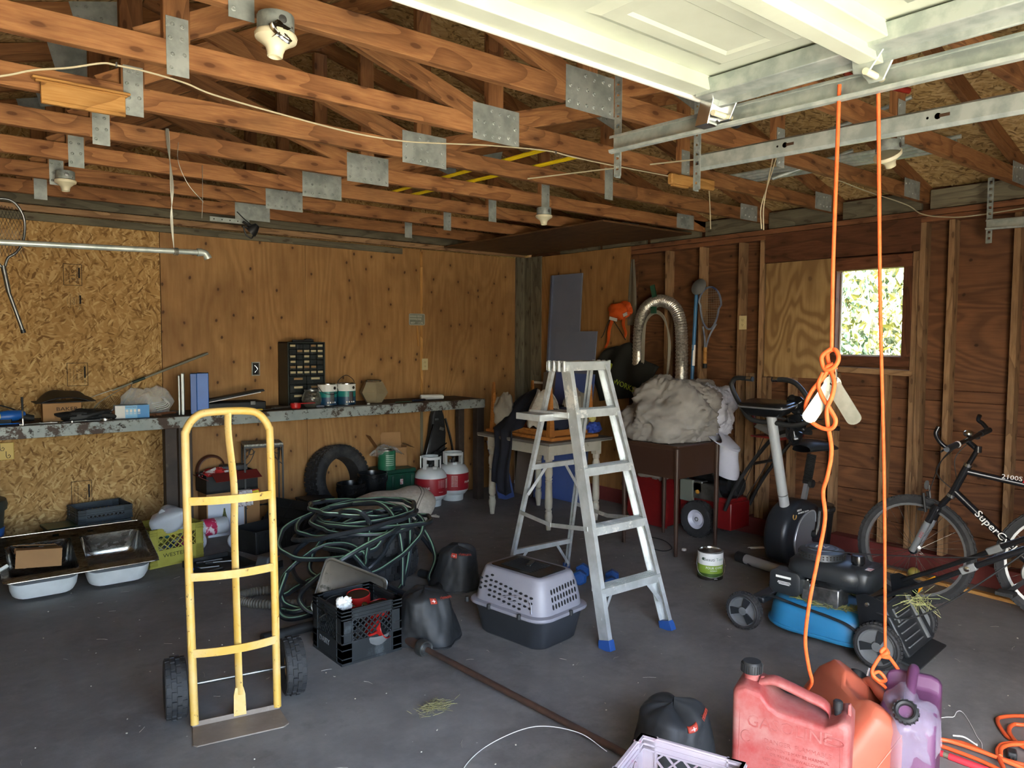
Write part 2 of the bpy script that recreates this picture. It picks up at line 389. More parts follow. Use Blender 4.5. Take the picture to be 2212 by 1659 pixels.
board('header_board', (XW+.03, 2.235, 2.335), (XW+.03, 3.43, 2.335), .06, .225, W_RED, wr, bevel=.002)
board('top_plate', (XW+.045, -.6, 2.43), (XW+.045, 6.41, 2.43), .089, .038, W_PLT, wr, bevel=.002)
board('top_plate', (XW+.045, -.6, 2.472), (XW+.045, 6.41, 2.472), .093, .038, W_PLT, wr, bevel=.002)
board('sill_board', (XW+.04, -.6, .07), (XW+.04, 6.41, .07), .11, .14, RED_P, wr, bevel=.004)
obj('infill_panel', G().box((XW+.02, (2.86+3.425)/2, 1.765), (.012, .562, .91)), PLY_N, wr, smooth=False, bevel=.001, seg=1)
obj('corner_panel', G().box((XW-.006, (4.855+6.11)/2, 1.25), (.012, 6.11-4.855, 2.48)), PLY_C, wr, smooth=False)
board('corner_board', (XW-.008, 6.19, 0), (XW-.008, 6.19, 2.5), .15, .02, W_GREY, wr, up=(1, 0, 0), bevel=.002)
board('corner_board', (XW-.010, 6.335, 0), (XW-.010, 6.335, 2.5), .13, .02, W_GREY, wr, up=(1, 0, 0), bevel=.002)
for y, s in ((2.12, 1), (3.2, 1)):
    pass
board('sill_shim', (XW+.03, 2.26, 1.375), (XW+.03, 2.88, 1.39), .09, .04, W_STUD, wr, bevel=.002)
obj('outer_skin', G().box((SX+.05, .7, 1.3), (.06, 2.9, 2.7)).box((SX+.05, 4.65, 1.3), (.06, 3.55, 2.7)).box((SX+.05, 2.5, .65), (.06, .8, 1.4)).box((SX+.05, 2.5, 2.45), (.06, .8, .45)), W_RED, wr, smooth=False)
# blocking over the wall plate between the trusses
TY = [-.227, .387, 1.001, 1.615, 2.229, 2.843, 3.457, 4.071, 4.685, 5.299, 5.913]
for a, b in zip(TY[:-1], TY[1:]):
    board('blocking', (XW+.06, a+.03, 2.565), (XW+.06, b-.03, 2.565), .038, .13, W_GREY if a > 1.2 else W_RED, wr, bevel=.002)

wl_ = struct('wall_left')
for a, b in ((-.6, 1.8), (1.806, 4.2), (4.206, 6.41)):
    obj('osb_panel', G().box((XL-.02, (a+b)/2, 1.25), (.012, b-a, 2.5)), OSB_L, wl_, smooth=False)
obj('outer_skin', G().box((XL-.12, 2.9, 1.3), (.06, 7.2, 2.8)), W_RED, wl_, smooth=False)
wf = struct('wall_front')
D0, D1, E0, E1, DH = -.72, 2.02, 2.56, 5.30, 2.14
fb = G()
for a, b, z0, z1 in ((XL-.1, D0, 0, 2.6), (D1, E0, 0, 2.6), (E1, XW+.1, 0, 2.6), (D0, D1, DH, 2.6), (E0, E1, DH, 2.6)):
    fb.box(((a+b)/2, YF-.05, (z0+z1)/2), (b-a, .1, z1-z0))
fb.prism([(XL-.1, 2.6), (XW+.1, 2.6), (XW+.1, 2.68), (2.234, 3.60), (XL-.1, 2.68)], .1, MX(((1, 0, 0, 0), (0, 0, -1, YF-.05), (0, 1, 0, 0), (0, 0, 0, 1))))
obj('framed_panel', fb, W_RED, wf, smooth=False)

cl = struct('ceiling')
sl_ = math.sqrt(1+.27**2)
for side in (1, -1):
    d = V((side, 0, -.27)).normalized(); nrm = V((.27*side, 0, 1)).normalized()
    top = V((2.234, 0, 3.467+.096))
    u = 0.0
    for i in range(3):
        L = 1.215
        for j in range(5):
            y0 = -1.05+(j-(.5 if i % 2 else 0))*2.44; y1 = min(y0+2.434, 6.75); y0 = max(y0, -1.05)
            if y1-y0 < .1: continue
            p = top + d*(u+L/2) + nrm*.006; mw = MX((d, nrm.cross(d), nrm)).transposed().to_4x4(); mw.translation = V((p.x, (y0+y1)/2, p.z))
            obj('osb_sheet', G().box((0, 0, 0), (L-.005, y1-y0, .011)), OSB_R, cl, mw=mw, smooth=False)
        u += L+.002
    obj('shingle_skin', G().box((0, 0, 0), (3.9, 8, .02)), mat('shingles', '#3a3532', .9), cl, mw=MX.Translation(top+d*1.95+nrm*.05+V((0, 2.85, 0))) @ MX((d, nrm.cross(d), nrm)).transposed().to_4x4(), smooth=False)

# ------------------------------------------------------------- roof trusses
DOT = mat('plate_dimple', '#3f4442', .5, .6)
def plate(par, x, z, sx, sz, y, rot=0, dots=True):
    p = obj('gusset_plate', G().box((0, 0, 0), (sx, .002, sz)), PLATE, par, loc=(x, y, z), rot=(0, rot, 0), smooth=False)
    if dots:
        g = G(); rr = random.Random(int(x*900+z*77+y*10)); nx, nz = max(2, int(sx/.042)), max(2, int(sz/.042))
        for i in range(nx):
            for j in range(nz):
                if rr.random() < .8: g.lathe([(0, .0006), (.003, .001), (.0055, .004), (.009, .0008)], 7, TR((i+.5)/nx*sx-sx/2+rr.uniform(-.006, .006), 0, (j+.5)/nz*sz-sz/2+rr.uniform(-.006, .006), 90, 0, 0))
        obj('nail_dimples', g, PLATE, p)['kind'] = 'stuff'
    return p
def truss(i, y, label):
    t = thing('roof_truss', label, 'roof truss', (0, y, 0), 0, None)
    f = -.019-.0015
    board('bottom_chord', (-1.06, 0, CB+.045), (2.2, 0, CB+.045), .038, .089, W_TR, t, bevel=.002)
    board('bottom_chord', (2.2, 0, CB+.045), (5.56, 0, CB+.045), .038, .089, W_TR, t, bevel=.002)
    for s in (1, -1):
        board('top_chord', (2.234+s*3.34, 0, roof(2.234+s*3.34)+.046), (2.234, 0, 3.467+.046), .038, .089, W_TR, t, bevel=.002)
        x = 2.234+s*1.42
        board('web', (x, .001, CB+.088), (x, .001, roof(x)), .036, .089, W_TR, t, up=(1, 0, 0), bevel=.002)
        board('web', (x-s*.06, .002*s, roof(x)-.06), (2.234+s*.12, .002*s, CB+.10), .036, .089, W_TR, t, bevel=.002)
        plate(t, x, CB+.068, .075, .20, f, 0, y < 5.6)
        plate(t, x-s*.02, roof(x)+.0, .24, .19, f, 15*s, 1.5 < y < 4.6)
        plate(t, 2.234+s*3.02, CB+.06, .23, .12, f, 0, 1.5 < y < 4.6 and s > 0)
    board('web', (2.234, .0, CB+.088), (2.234, .0, 3.45), .036, .089, W_TR, t, up=(1, 0, 0), bevel=.002)
    board('brace', (.70, .040, CB+.075), (2.05, .040, 3.36), .036, .089, W_TR, t, bevel=.002)
    plate(t, 2.234, CB+.058, .275, .165, f, 0, y < 5.6)
LBL = ['roof truss over the garage door opening, above the camera', 'second roof truss in from the door opening, behind the raised door panel', 'third roof truss in, above the raised door panel', 'roof truss whose right end carries a perforated steel hanger at the wall',
  'nearest orange-brown truss, with the broken lampholder on its bottom chord', 'truss with the white cable stapled along its bottom chord', 'truss with a short piece of moulded trim nailed to its bottom chord',
  'truss with a bundle of wires looped over its bottom chord', 'truss carrying the small intact cream lampholder at the far left', 'second truss from the back wall', 'truss closest to the back plywood wall']
for i, y in enumerate(TY): truss(i, y, LBL[i])

# ------------------------------------------------------------- window
w1 = struct('window_1', None, None, 'small fixed window in the right wall, bright foliage outside')
w1.location = (XW+.0, 0, 0)
fx = .045
fr = W_RED
for nm, a, b, ww, hh, up in (('frame_rail', (fx, 2.285, 2.165), (fx, 2.855, 2.165), .1, .09, (0, 0, 1)), ('frame_rail', (fx, 2.285, 1.455), (fx, 2.855, 1.455), .1, .07, (0, 0, 1)),
        ('frame_stile', (fx, 2.84, 1.49), (fx, 2.84, 2.12), .035, .1, (1, 0, 0)), ('frame_stile', (fx, 2.31, 1.49), (fx, 2.31, 2.12), .062, .1, (1, 0, 0))):
    board(nm, a, b, ww, hh, fr, w1, up=up, bevel=.003)
obj('bead', G().box((.07, 2.817, 1.80), (.012, .01, .62)).box((.07, 2.347, 1.80), (.012, .01, .62)).box((.07, 2.58, 1.495), (.012, .48, .01)), WHITE_P, w1, smooth=False)
k = N('window_glass'); k.set('Transmission Weight', 1.0); k.set('Roughness', .03); k.set('IOR', 1.02); k.set('Base Color', (1, 1, 1, 1)); GLASS_W = k.m
obj('pane', G().box((.078, 2.58, 1.81), (.003, .5, .66)), GLASS_W, w1, smooth=False)

# foliage beyond the window
LEAF = mat('sunlit_leaves', '#4a6650', .6, 0, '#8a8448', 1.6, lo=.42, hi=.62, rnd=False)
def bush(name, label, cx, cy, n, seed, h):
    rr = random.Random(seed); t = thing(name, label, 'bush', (cx, cy, -.3))
    g = G()
    for i in range(9):
        a = rr.uniform(0, 6.28); L = rr.uniform(.5, 1)*h
        g.tube(spline([(0, 0, 0), (math.cos(a)*.3*h*.4, math.sin(a)*.3*h*.4, L*.5), (math.cos(a)*h*.36*rr.uniform(.6, 1.2), math.sin(a)*h*.45, L)], 4), [.03*(1-.09*q) for q in range(9)], 5)
    obj('stem', g, mat('bark', '#8a8272', .9), t)
    g = G()
    for i in range(n):
        a = rr.uniform(0, 6.28); q = rr.random()**.5; zz = rr.uniform(.25, 1.0)*h; rad = q*h*.52*math.sqrt(max(.05, 1-((zz/h-.5)/.62)**2))
        p = V((math.cos(a)*rad*.8, math.sin(a)*rad, zz)); m = MX.Translation(p) @ Euler((rr.uniform(0, 6), rr.uniform(0, 6), rr.uniform(0, 6))).to_matrix().to_4x4()
        s = rr.uniform(.04, .085); g.add([(-s, 0, 0), (0, -s*.5, s*.15), (s, 0, 0), (0, s*.5, s*.15)], [(0, 1, 2, 3)], m)
    f = obj('foliage', g, LEAF, t, fix=False, smooth=False); f['kind'] = 'stuff'
bush('bush', 'tall sunlit green and yellow bush outside, filling the window', 9.4, 4.15, 9000, 3, 3.0)

# ------------------------------------------------------------- raised door, tracks
d1 = struct('door_1', None, None, 'white sectional overhead door raised flat under the roof trusses')
d1.location = (.64, 1.49, 2.385)
HW = 1.40
for i in range(3):
    y0 = -.53*i; g = G(); wy = .522
    # pan: recessed rectangles between the rails
    xs = [-HW, -HW+.07, -.78, -.70, -.05, .05, .70, .78, HW-.07, HW]
    pan = G().box((0, y0-wy/2, .03), (2*HW, wy, .02))
    pan.box((0, y0-.035, .0), (2*HW, .07, .05), top=(1, .7)).box((0, y0-wy+.02, .0), (2*HW, .04, .05))
    pn = obj('door_panel', pan, WHITE_D, d1, bevel=.004)
    for j in range(4):
        cx = -HW+.09+.655*(j+.5)
        ring = G()
        a, b = .57, .30
        for q, (w0, h0, z0, w1_, h1, z1) in enumerate(((a, b, .022, a-.07, b-.07, .008), (a-.07, b-.07, .008, a-.16, b-.16, .008), (a-.16, b-.16, .008, a-.18, b-.18, .014))):
            o_ = len(ring.v)
            for ww, hh, zz in ((w0, h0, z0), (w1_, h1, z1)):
                ring.v += [(cx-ww/2, y0-.28-hh/2, zz), (cx+ww/2, y0-.28-hh/2, zz), (cx+ww/2, y0-.28+hh/2, zz), (cx-ww/2, y0-.28+hh/2, zz)]
            ring.f += [(o_+e, o_+(e+1) % 4, o_+4+(e+1) % 4, o_+4+e) for e in range(4)]
        n_ = len(ring.v); ring.f.append((n_-4, n_-3, n_-2, n_-1))
        obj('stamped_panel', ring, WHITE_D, pn, fix=True, smooth=False)
    st = G().box((HW-.045, y0-wy/2, -.012), (.09, wy-.03, .05)).box((HW-.005, y0-wy/2, -.02), (.012, wy-.03, .07))
    obj('end_stile', st, GALV2, d1, bevel=.003)
    st = G().box((-HW+.045, y0-wy/2, -.012), (.09, wy-.03, .05))
    obj('end_stile', st, GALV2, d1, bevel=.003)
obj('weather_strip', G().box((0, .006, -.0), (2*HW+.04, .012, .07)), WHITE_P, d1, bevel=.003)
for y in (-.53, -1.06):
    obj('reinforcing_rail', G().box((.0, y, -.035), (2*HW-.02, .05, .05), top=(1, .55)), WHITE_D, d1, bevel=.003)
def roller(y, big):
    h = thing_part = bpy.data.objects.new('roller_bracket', None); C.objects.link(h); h.parent = d1; h.location = (HW-.01, y, -.03)
    g = G().prism([(-.05, .02), (.05, .02), (.045, -.035), (.02, -.07), (-.02, -.07), (-.045, -.02)], .006, TR(.012, 0, 0, 90, 0, 90))
    if big: g.prism([(-.06, .02), (.05, .02), (.04, -.05), (.0, -.06)], .006, TR(-.035, 0, 0, 90, 0, 90)); g.box((-.01, 0, .0), (.07, .09, .006))
    else: g.prism([(-.03, .03), (.02, .03), (.05, -.08), (.0, -.08)], .05, TR(-.01, .03, 0, 90, 0, 90))
    obj('bracket_plate', g, CHROME if not big else GALV2, h, bevel=.003)
    obj('axle', G().tube([(-.05, 0, -.055), (.06, 0, -.055)], .009, 10), CREAM, h)
    obj('roller', G().lathe([(.007, -.008), (.022, -.01), (.026, -.004), (.026, .004), (.022, .01), (.007, .008)], 20, TR(.075, 0, -.055, 0, 90, 0)), BLACK_P, h)
roller(-.06, False); roller(-.53, True)

def track_prof(m, open_right):
    """C channel, 55 mm high, curled lips, drawn as an outline in (x, z)"""
    s = 1 if open_right else -1
    pts = [(0, .052), (.006, .058), (.022, .056), (.026, .046)], 
    out = [(.026*s, .046), (.024*s, .054), (.010*s, .058), (0, .054), (0, .004), (.008*s, -.004), (.022*s, -.003), (.028*s, .006)]
    t = .0022; inn = [(x-t*s if 0 < i < 7 and abs(x) > .001 else x+t*s, z-(t if z > .05 else -t if z < .003 else 0)) for i, (x, z) in enumerate(out)]
    return out, inn
def track(name, label, x, y0, y1, z0, z1, s, angle_len, hang_y, lip_in=True):
    t = thing(name, label, 'door track', (x, 0, 0))
    prof = [(.024*s, .046), (.022*s, .054), (.010*s, .058), (.0, .052), (.0, .004), (.010*s, -.004), (.024*s, -.002), (.028*s, .006)]
    off = [(p[0]-.0025*s if 2 < i < 5 else p[0], p[1]+(.0025 if i < 3 else -.0025 if i > 4 else 0)) for i, p in enumerate(prof)]
    ring = lambda y, z: [(p[0], y, z+p[1]) for p in prof]+[(p[0], y, z+p[1]) for p in off[::-1]]
    n = 6; g = G().loft([ring(y0+(y1-y0)*i/n, z0+(z1-z0)*i/n) for i in range(n+1)])
    obj('rail', g, GALV2, t, smooth=False)
    kh = G()
    for i in range(4):
        yy = y1-.38-.52*i
        zz = z1+(z0-z1)*(y1-yy)/(y1-y0)
        if yy > y0: kh.lathe([(0, 0), (.010, 0)], 10, TR(-.003*s, yy, zz+.03, 0, 90, 0)).box((-.003*s, yy-.02, zz+.03), (.001, .03, .01)).lathe([(0, 0), (.004, 0)], 8, TR(-.003*s, yy+.03, zz+.03, 0, 90, 0))
    obj('keyhole_slot', kh, mat('slot_dark', '#3a2617', .9), t)
    ha = bpy.data.objects.new('hanger_angle', None); C.objects.link(ha); ha.parent = t; ha.location = (-.012*s, hang_y, 0)
    zb, zt = z1-.085, angle_len
    for nm, p, dx in (('angle_leg', (0, .0), (.0025, .034)), ('angle_leg', (.017*1, .017), (.034, .0025))):
        gg = G(); 
        # perforated: strips either side of the holes, joined by short webs
        L = zt-zb; nh = int(L/.038); horiz = dx[0] > dx[1]
        for q in (-1, 1):
            off_ = q*.0125
            gg.box((p[0]+(off_ if horiz else 0), p[1]+(0 if horiz else off_), (zb+zt)/2), (.009 if horiz else .0025, .0025 if horiz else .009, L))
        for h in range(nh+1):
            gg.box((p[0], p[1], zb+.011+h*.038 if h < nh else zt-.01), (.018 if horiz else .0025, .0025 if horiz else .018, .023))
        obj(nm, gg, GALV, ha, smooth=False)
    obj('track_bolt', G().lathe([(0, .012), (.008, .010), (.008, 0), (.014, 0), (.014, -.003), (0, -.003)], 8, TR(.0, -.01, z1+.03, 0, 90*s, 0)), CHROME, t)
    return t
track('door_track', 'galvanised horizontal track carrying the raised white door', 2.075, -.35, 1.93, 2.245, 2.285, -1, 2.62, 1.92)
track('door_track', 'bare galvanised track just right of the raised door, left rail of the second door', 2.545, -.35, 1.90, 2.24, 2.29, 1, 2.62, 1.90)
track('door_track', 'short end of galvanised track at the far right below a leaning perforated hanger', 5.32, -.35, 1.78, 2.25, 2.30, -1, 2.62, 1.77)
d2 = struct('door_2', None, None, 'closed white sectional door right of the open one')
for i in range(4): obj('door_panel', G().box(((E0+E1)/2, YF-.06, .27+.53*i), (E1-E0+.06, .04, .525)), WHITE_D, d2, bevel=.004)
# ------------------------------------------------------------- things hung from the trusses
ORANGE = mat('orange_rope', '#e2622c', .7, 0, '#c9521f', 40)
YEL_P = mat('yellow_fibreglass', '#e0c21c', .4)
CABLE_W = mat('white_cable', '#b5ab90', .6)
WIRE = mat('bare_wire', '#8c8a80', .4, .7)
def lamp(label, loc, rot=(0, 0, 0), tilt=0, broken=False):
    t = thing('lamp_holder', label, 'lamp holder', loc, 0, None, rot)
    g = G().lathe([(.0, .048), (.050, .048), (.052, .044), (.052, .0), (.049, 0), (.049, .040), (0, .040)], 8 if False else 20)
    obj('junction_box', g, GALV, t, loc=(0, 0, .072))
    if tilt < 0: obj('wire_lead', G().tube([(0, .03, .11), (0, .052, .16), (0, .056, .24)], .006, 8), GALV, t)
    obj('knockout', G().lathe([(0, .002), (.011, .001), (.012, 0)], 14, TR(0, -.0515, .095, 90, 0, 0)).lathe([(0, .002), (.004, .001)], 10, TR(.03, -.043, .08, 90, 0, 35)), STEEL, t)
    obj('porcelain_base', G().lathe([(.0, .012), (.057, .012), (.06, .006), (.058, -.004), (.042, -.014), (.028, -.026), (.023, -.040), (.022, -.052), (.018, -.054), (.016, -.03), (0, -.028)], 28), CREAM, t, loc=(0, 0, .056), rot=(0, tilt, 0))
    if broken:
        obj('tape_patch', G().grid(lambda u, v: (-.035+.05*u+.01*math.sin(7*v), -.055-.004*math.sin(9*u), .035+.045*v+.008*math.sin(5*u)), 5, 4), CHROME, t, solid=.001)
        obj('dark_gap', G().lathe([(.045, 0), (.045, .014), (0, .014)], 20, TR(0, 0, .058)), BLACK_P, t)
    return t
lamp('grey box with broken cream porcelain base patched with silver tape, on the nearest truss', (.89, 2.148, 2.405), tilt=4, broken=True)
lamp('small intact cream lampholder at the far left, second row from the back wall', (.85, 5.222, 2.47))
lamp('cream lampholder below a truss just left of the overhead plywood sheet', (3.59, 3.995, 2.405))
lamp('white lampholder hanging open on its wires from a box beside the silver conduits', (3.43, 1.55, 2.36), tilt=-38)
# white cable along one truss
cab = [(.10, 2.80, 2.33), (.292, 2.812, 2.396), (.377, 2.812, 2.433), (.479, 2.812, 2.464), (.573, 2.812, 2.5), (.615, 2.812, 2.503), (.709, 2.812, 2.503), (.835, 2.812, 2.492), (.93, 2.812, 2.472), (1.17, 2.812, 2.452), (1.48, 2.812, 2.434), (1.719, 2.812, 2.441), (1.909, 2.812, 2.463), (2.194, 2.812, 2.5), (2.542, 2.812, 2.532), (2.701, 2.812, 2.53), (2.974, 2.812, 2.53), (3.48, 2.812, 2.54)]
t = thing('cable', 'thin white cable drooping along a near truss from the left edge to a wood block', 'cable', (0, 0, 0))
obj('sheath', G().tube(spline(cab, 5), .0033, 6), CABLE_W, t)
for x, z in ((.615, 2.503), (2.6, 2.532)): obj('staple', G().box((x, 2.809, z), (.004, .012, .016)), STEEL, t)
t = thing('cord', 'pale loose cord with twisted ends hanging from a truss near the silver conduits', 'cord', (0, 0, 0))
obj('strand', G().tube(spline([(3.60, 2.2, 2.55), (3.512, 2.19, 2.40), (3.454, 2.19, 2.274), (3.463, 2.19, 2.17)], 6), .003, 6).tube(spline([(3.57, 2.2, 2.55), (3.50, 2.185, 2.40), (3.462, 2.18, 2.274), (3.475, 2.185, 2.165)], 6), .003, 6), CABLE_W, t)
tag(obj('cord', G().tube(spline([(3.872, 2.815, 2.53), (3.866, 2.80, 2.42), (3.878, 2.80, 2.275)], 6), .003, 6), CABLE_W), 'short brown string dangling below the split wood block', 'cord')
tag(obj('cable', G().tube(spline([(2.95, 3.43, 2.55), (3.3, 2.9, 2.585), (3.6, 2.3, 2.58), (4.1, 2.25, 2.56), (4.75, 2.3, 2.55), (5.38, 2.299, 2.53), (5.41, 2.206, 2.458), (5.42, 2.06, 2.421), (5.42, 1.866, 2.41), (5.42, 1.3, 2.44)], 8), .004, 6), CABLE_W), 'pale cable running over the trusses to the right wall above the window', 'cable')
# wood pieces on the trusses
t = thing('wood_block', 'split pale wood block nailed beside the truss under the track end', 'block', (3.69, 2.80, 2.525))
board('split_billet', (-.21, 0, .0), (.20, .0, .012), .038, .062, W_PALE, t, bevel=.008)
board('billet_chip', (-.19, -.004, -.035), (-.05, 0, -.033), .03, .014, W_PALE, t, bevel=.004)
t = thing('trim_piece', 'short length of honey-coloured moulded trim fixed on a left truss', 'trim piece', (.63, 3.425, 2.54))
obj('moulding', G().box((0, -.006, -.002), (.295, .020, .084)).box((0, -.017, -.036), (.295, .006, .012)), W_PALE, t, bevel=.003)
obj('cap_strip', G().box((-.005, -.010, .047), (.34, .034, .010)).box((-.005, -.008, .038), (.32, .024, .008)), W_PALE, t, bevel=.003)
# hanging wires and pipe
t = thing('wire_bundle', 'bundle of thin grey wires looped over a truss and holding the pipe', 'wire', (0, 0, 0))
g = G(); rr = random.Random(3)
for i in range(6):
    o_ = rr.uniform(-.012, .012)
    g.tube(spline([(1.11+o_, 4.035, 2.64), (1.114+o_, 4.035, 2.56), (1.117-o_, 4.03+o_*.5, 2.36), (1.122+o_*.8, 4.04, 2.20), (1.127, 4.04, 2.05)], 5), .0018, 5)
for i in range(4): g.tube([(1.127+.022*math.cos(a/6*6.28+i)*.0+.006*i, 4.04+.018*math.cos(a/8*6.28), 2.036+.018*math.sin(a/8*6.28)) for a in range(9)], .0018, 5)
obj('strand', g, WIRE, t)
obj('loose_strand', G().tube(spline([(1.158, 4.035, 2.58), (1.154, 4.03, 2.484), (1.20, 4.035, 2.38), (1.28, 4.05, 2.30)], 6), .0015, 5), WIRE, t)
tag(obj('wire', G().tube(spline([(1.469, 4.66, 2.62), (1.466, 4.655, 2.423), (1.461, 4.66, 2.31)], 5), .0016, 5), WIRE), 'single thin wire hanging from a truss right of the wire bundle', 'wire')
t = thing('pipe', 'galvanised pipe with an elbow hung level in front of the strand board', 'pipe', (0, 4.04, 0))
obj('tube', G().tube([(-.5, 0, 1.985), (.398, 0, 2.02), (1.25, 0, 2.040)], .0135, 14), GALV2, t)
obj('elbow', G().tube([(1.24, 0, 2.040), (1.262, 0, 2.041)], .020, 14).tube(spline([(1.255, 0, 2.041), (1.278, 0, 2.038), (1.290, -.002, 2.020)], 5), .0175, 14).tube([(1.288, -.002, 2.024), (1.294, -.003, 2.010)], .0195, 14), GALV2, t)
obj('hanging_wire', G().tube([(-.3, 0, 2.545), (-.3, 0, 2.0)], .002, 5), WIRE, t)
# landing net
t = thing('fishing_net', 'landing net with dark mesh and aluminium handle hanging at the left edge', 'net', (0, 5.2, 0))
hoop = spline([(.40, 0, 2.36), (.519, -.01, 2.385), (.575, -.01, 2.378), (.612, -.01, 2.335), (.634, 0, 2.266), (.624, 0, 2.159), (.588, 0, 2.089), (.548, 0, 2.055), (.53, 0, 2.0)], 8)
hoop2 = spline([(.40, 0, 2.36), (.36, 0, 2.27), (.37, 0, 2.16), (.42, 0, 2.09), (.47, 0, 2.06), (.515, 0, 2.0)], 8)
obj('hoop', G().tube(hoop, .0075, 10).tube(hoop2, .0075, 10), STEEL, t)
obj('handle', G().tube([(.522, 0, 2.01), (.545, 0, 1.86)], .013, 12).tube([(.545, 0, 1.86), (.607, 0, 1.64)], .0105, 12), STEEL, t)
obj('handle_cap', G().tube([(.606, 0, 1.645), (.611, 0, 1.625)], .0135, 12), BLACK_P, t)
g = G()
for i in range(16):
    a = i/15
    for s in (1, -1):
        pts = []
        for q in range(9):
            v = q/8; x = .375+.25*((a+s*v*.45) % 1.0); bulge = .05*math.sin(math.pi*v)
            pts.append((x, -bulge-.004, 2.35-.29*v-.05*abs((x-.5)/.13)**2*(1-v)*.4))
        for q in range(8):
            if abs(pts[q][0]-pts[q+1][0]) < .08: g.tube([pts[q], pts[q+1]], .0012, 4)
m_ = obj('mesh', g, BLACK_P, t); m_['kind'] = 'stuff'
# clamp lamp and strap on the last truss
t = thing('clamp_lamp', 'small black clamp lamp hooked on a truss near the back wall', 'lamp', (2.2, 5.84, 2.46))
obj('lamp_shade', G().lathe([(.0, .03), (.018, .028), (.045, -.02), (.05, -.05), (.046, -.05), (.0, .02)], 18, TR(0.03, 0, -.0, 25, 40, 0)), BLACK_P, t)
obj('clamp', G().box((-.03, 0, .02), (.07, .02, .016), rot=(0, 25, 0)).box((-.045, 0, -.005), (.05, .018, .012), rot=(0, 10, 0)).tube(spline([(-.06, 0, .0), (-.04, .0, -.06), (.0, 0, -.085), (.02, 0, -.06)], 6), .006, 8), BLACK_P, t)
obj('lead', G().tube(spline([(0, 0, .02), (-.06, -.01, .06), (-.1, .02, .11)], 6), .004, 6), BLACK_P, t)
t = thing('steel_strap', 'flat perforated steel strap fixed on the wall plate left of the clamp lamp', 'strap', (2.05, 5.875, 2.50))
obj('strap_bar', G().box((0, 0, 0), (.30, .004, .034)), GALV2, t)
obj('strap_hole', G().box((0, 0, 0), (.001, .001, .001)) if False else [g_ for g_ in [G()] for i in range(5) if g_.lathe([(0, .0005), (.005, 0)], 8, TR(-.12+.06*i, -.0022, 0, 90, 0, 0))][-1], INK, t)
# yellow rods lying over the bottom chords
for i, (x0, x1, y1, lb) in enumerate(((2.785, 2.80, 2.95, 'leftmost'), (2.80, 2.83, 2.93, 'second from left'), (2.93, 3.06, 3.02, 'third from left'), (2.955, 3.09, 2.95, 'rightmost'))):
    t = thing('yellow_rod', 'yellow rod with steel ferrule on top of the trusses, %s of the four' % lb, 'rod', (0, 0, CB+.089+.008), 0, 'yellow rods on the trusses')
    d = V((x1-x0, y1-5.0, 0)).normalized()
    obj('shaft', G().tube([(x0, 5.0, 0), (x1, y1, 0)], .008, 10), YEL_P, t)
    e = V((x1, y1, 0)); obj('ferrule', G().tube([e, e+d*.10], .0095, 10), CHROME, t)
# conduits on the trusses at the right
for i in range(4):
    t = tag(obj('conduit', G().tube([(4.17+.075*i, 3.06-.02*i, 0), (4.26+.08*i, 1.56+.05*i, 0)], .0115, 10), GALV2, loc=(0, 0, CB+.089+.012)), 'silver conduit lying on the right trusses, %s of the row' % ('first from left', 'second from left', 'third from left', 'last')[i], 'conduit', 'conduits on the trusses')
for i, (a, b) in enumerate((((3.95, 2.5, 2.66), (4.12, 1.75, 2.86)), ((4.25, 2.62, 2.60), (4.42, 2.2, 2.72)))):
    tag(obj('conduit_offcut', G().tube([a, b], .012, 10), GALV2), ('silver tube offcut tilted up among the webs above the conduits', 'short tilted silver tube crossing the right trusses below the conduits')[i], 'tube')
# plywood sheet under the trusses in the corner
t = thing('plywood_sheet', 'brown plywood sheet lying flat overhead in the far right corner', 'plywood sheet', (4.93, 5.29, 2.532))
obj('face', G().prism([(-.56, 1.08), (-.59, -1.15), (.53, -1.15), (.53, 1.08)], .014), PLY_T, t, smooth=False)
tag(obj('hose', G().tube(spline([(2.55, 1.45, 2.66), (2.75, 1.55, 2.70), (2.95, 1.5, 2.74), (3.2, 1.62, 2.73), (3.5, 1.5, 2.70)], 8), .014, 10), mat('dark_red_hose', '#7a1f14', .5)), 'dark red hose lying over the trusses behind the door track', 'hose')

# ------------------------------------------------------------- back-wall fixtures
def outlet(label, loc, rz, m, kind='duplex'):
    t = thing('wall_outlet', label, 'outlet', loc, rz)
    obj('cover_plate', G().prism(rrect(.07, .115, .004), .005, TR(0, 0, 0, 90, 0, 0)), m, t, bevel=.0015)
    for z in (.02, -.02):
        obj('socket', G().prism(rrect(.033, .028, .012), .004, TR(0, -.004, z, 90, 0, 0)), m, t)
        obj('slot', G().box((-.006, -.0065, z+.003), (.0022, .001, .009)).box((.006, -.0065, z+.003), (.0022, .001, .008)).box((0, -.0065, z-.007), (.004, .001, .004)), INK, t, smooth=False)
    return t
IVORY = mat('ivory_plastic', '#c6b88c', .45)
outlet('ivory duplex outlet on the joint strip right of the glass bowl', (4.155, YW-.012, 1.347), 0, IVORY)
outlet('ivory outlet on a stud left of the boarded window bay', (XW-.006, 3.615, 1.748), -90, IVORY)
t = thing('junction_box', 'open metal electrical box cut into the plywood left of the parts cabinet', 'electrical box', (2.434, YW-.002, 1.338))
obj('box_frame', G().box((-.032, 0, 0), (.006, .012, .115)).box((.032, 0, 0), (.006, .012, .115)).box((0, 0, .055), (.07, .012, .006)).box((0, 0, -.055), (.07, .012, .006)), GALV2, t)
obj('receptacle', G().box((0, .003, 0), (.05, .008, .10)), BLACK_P, t)
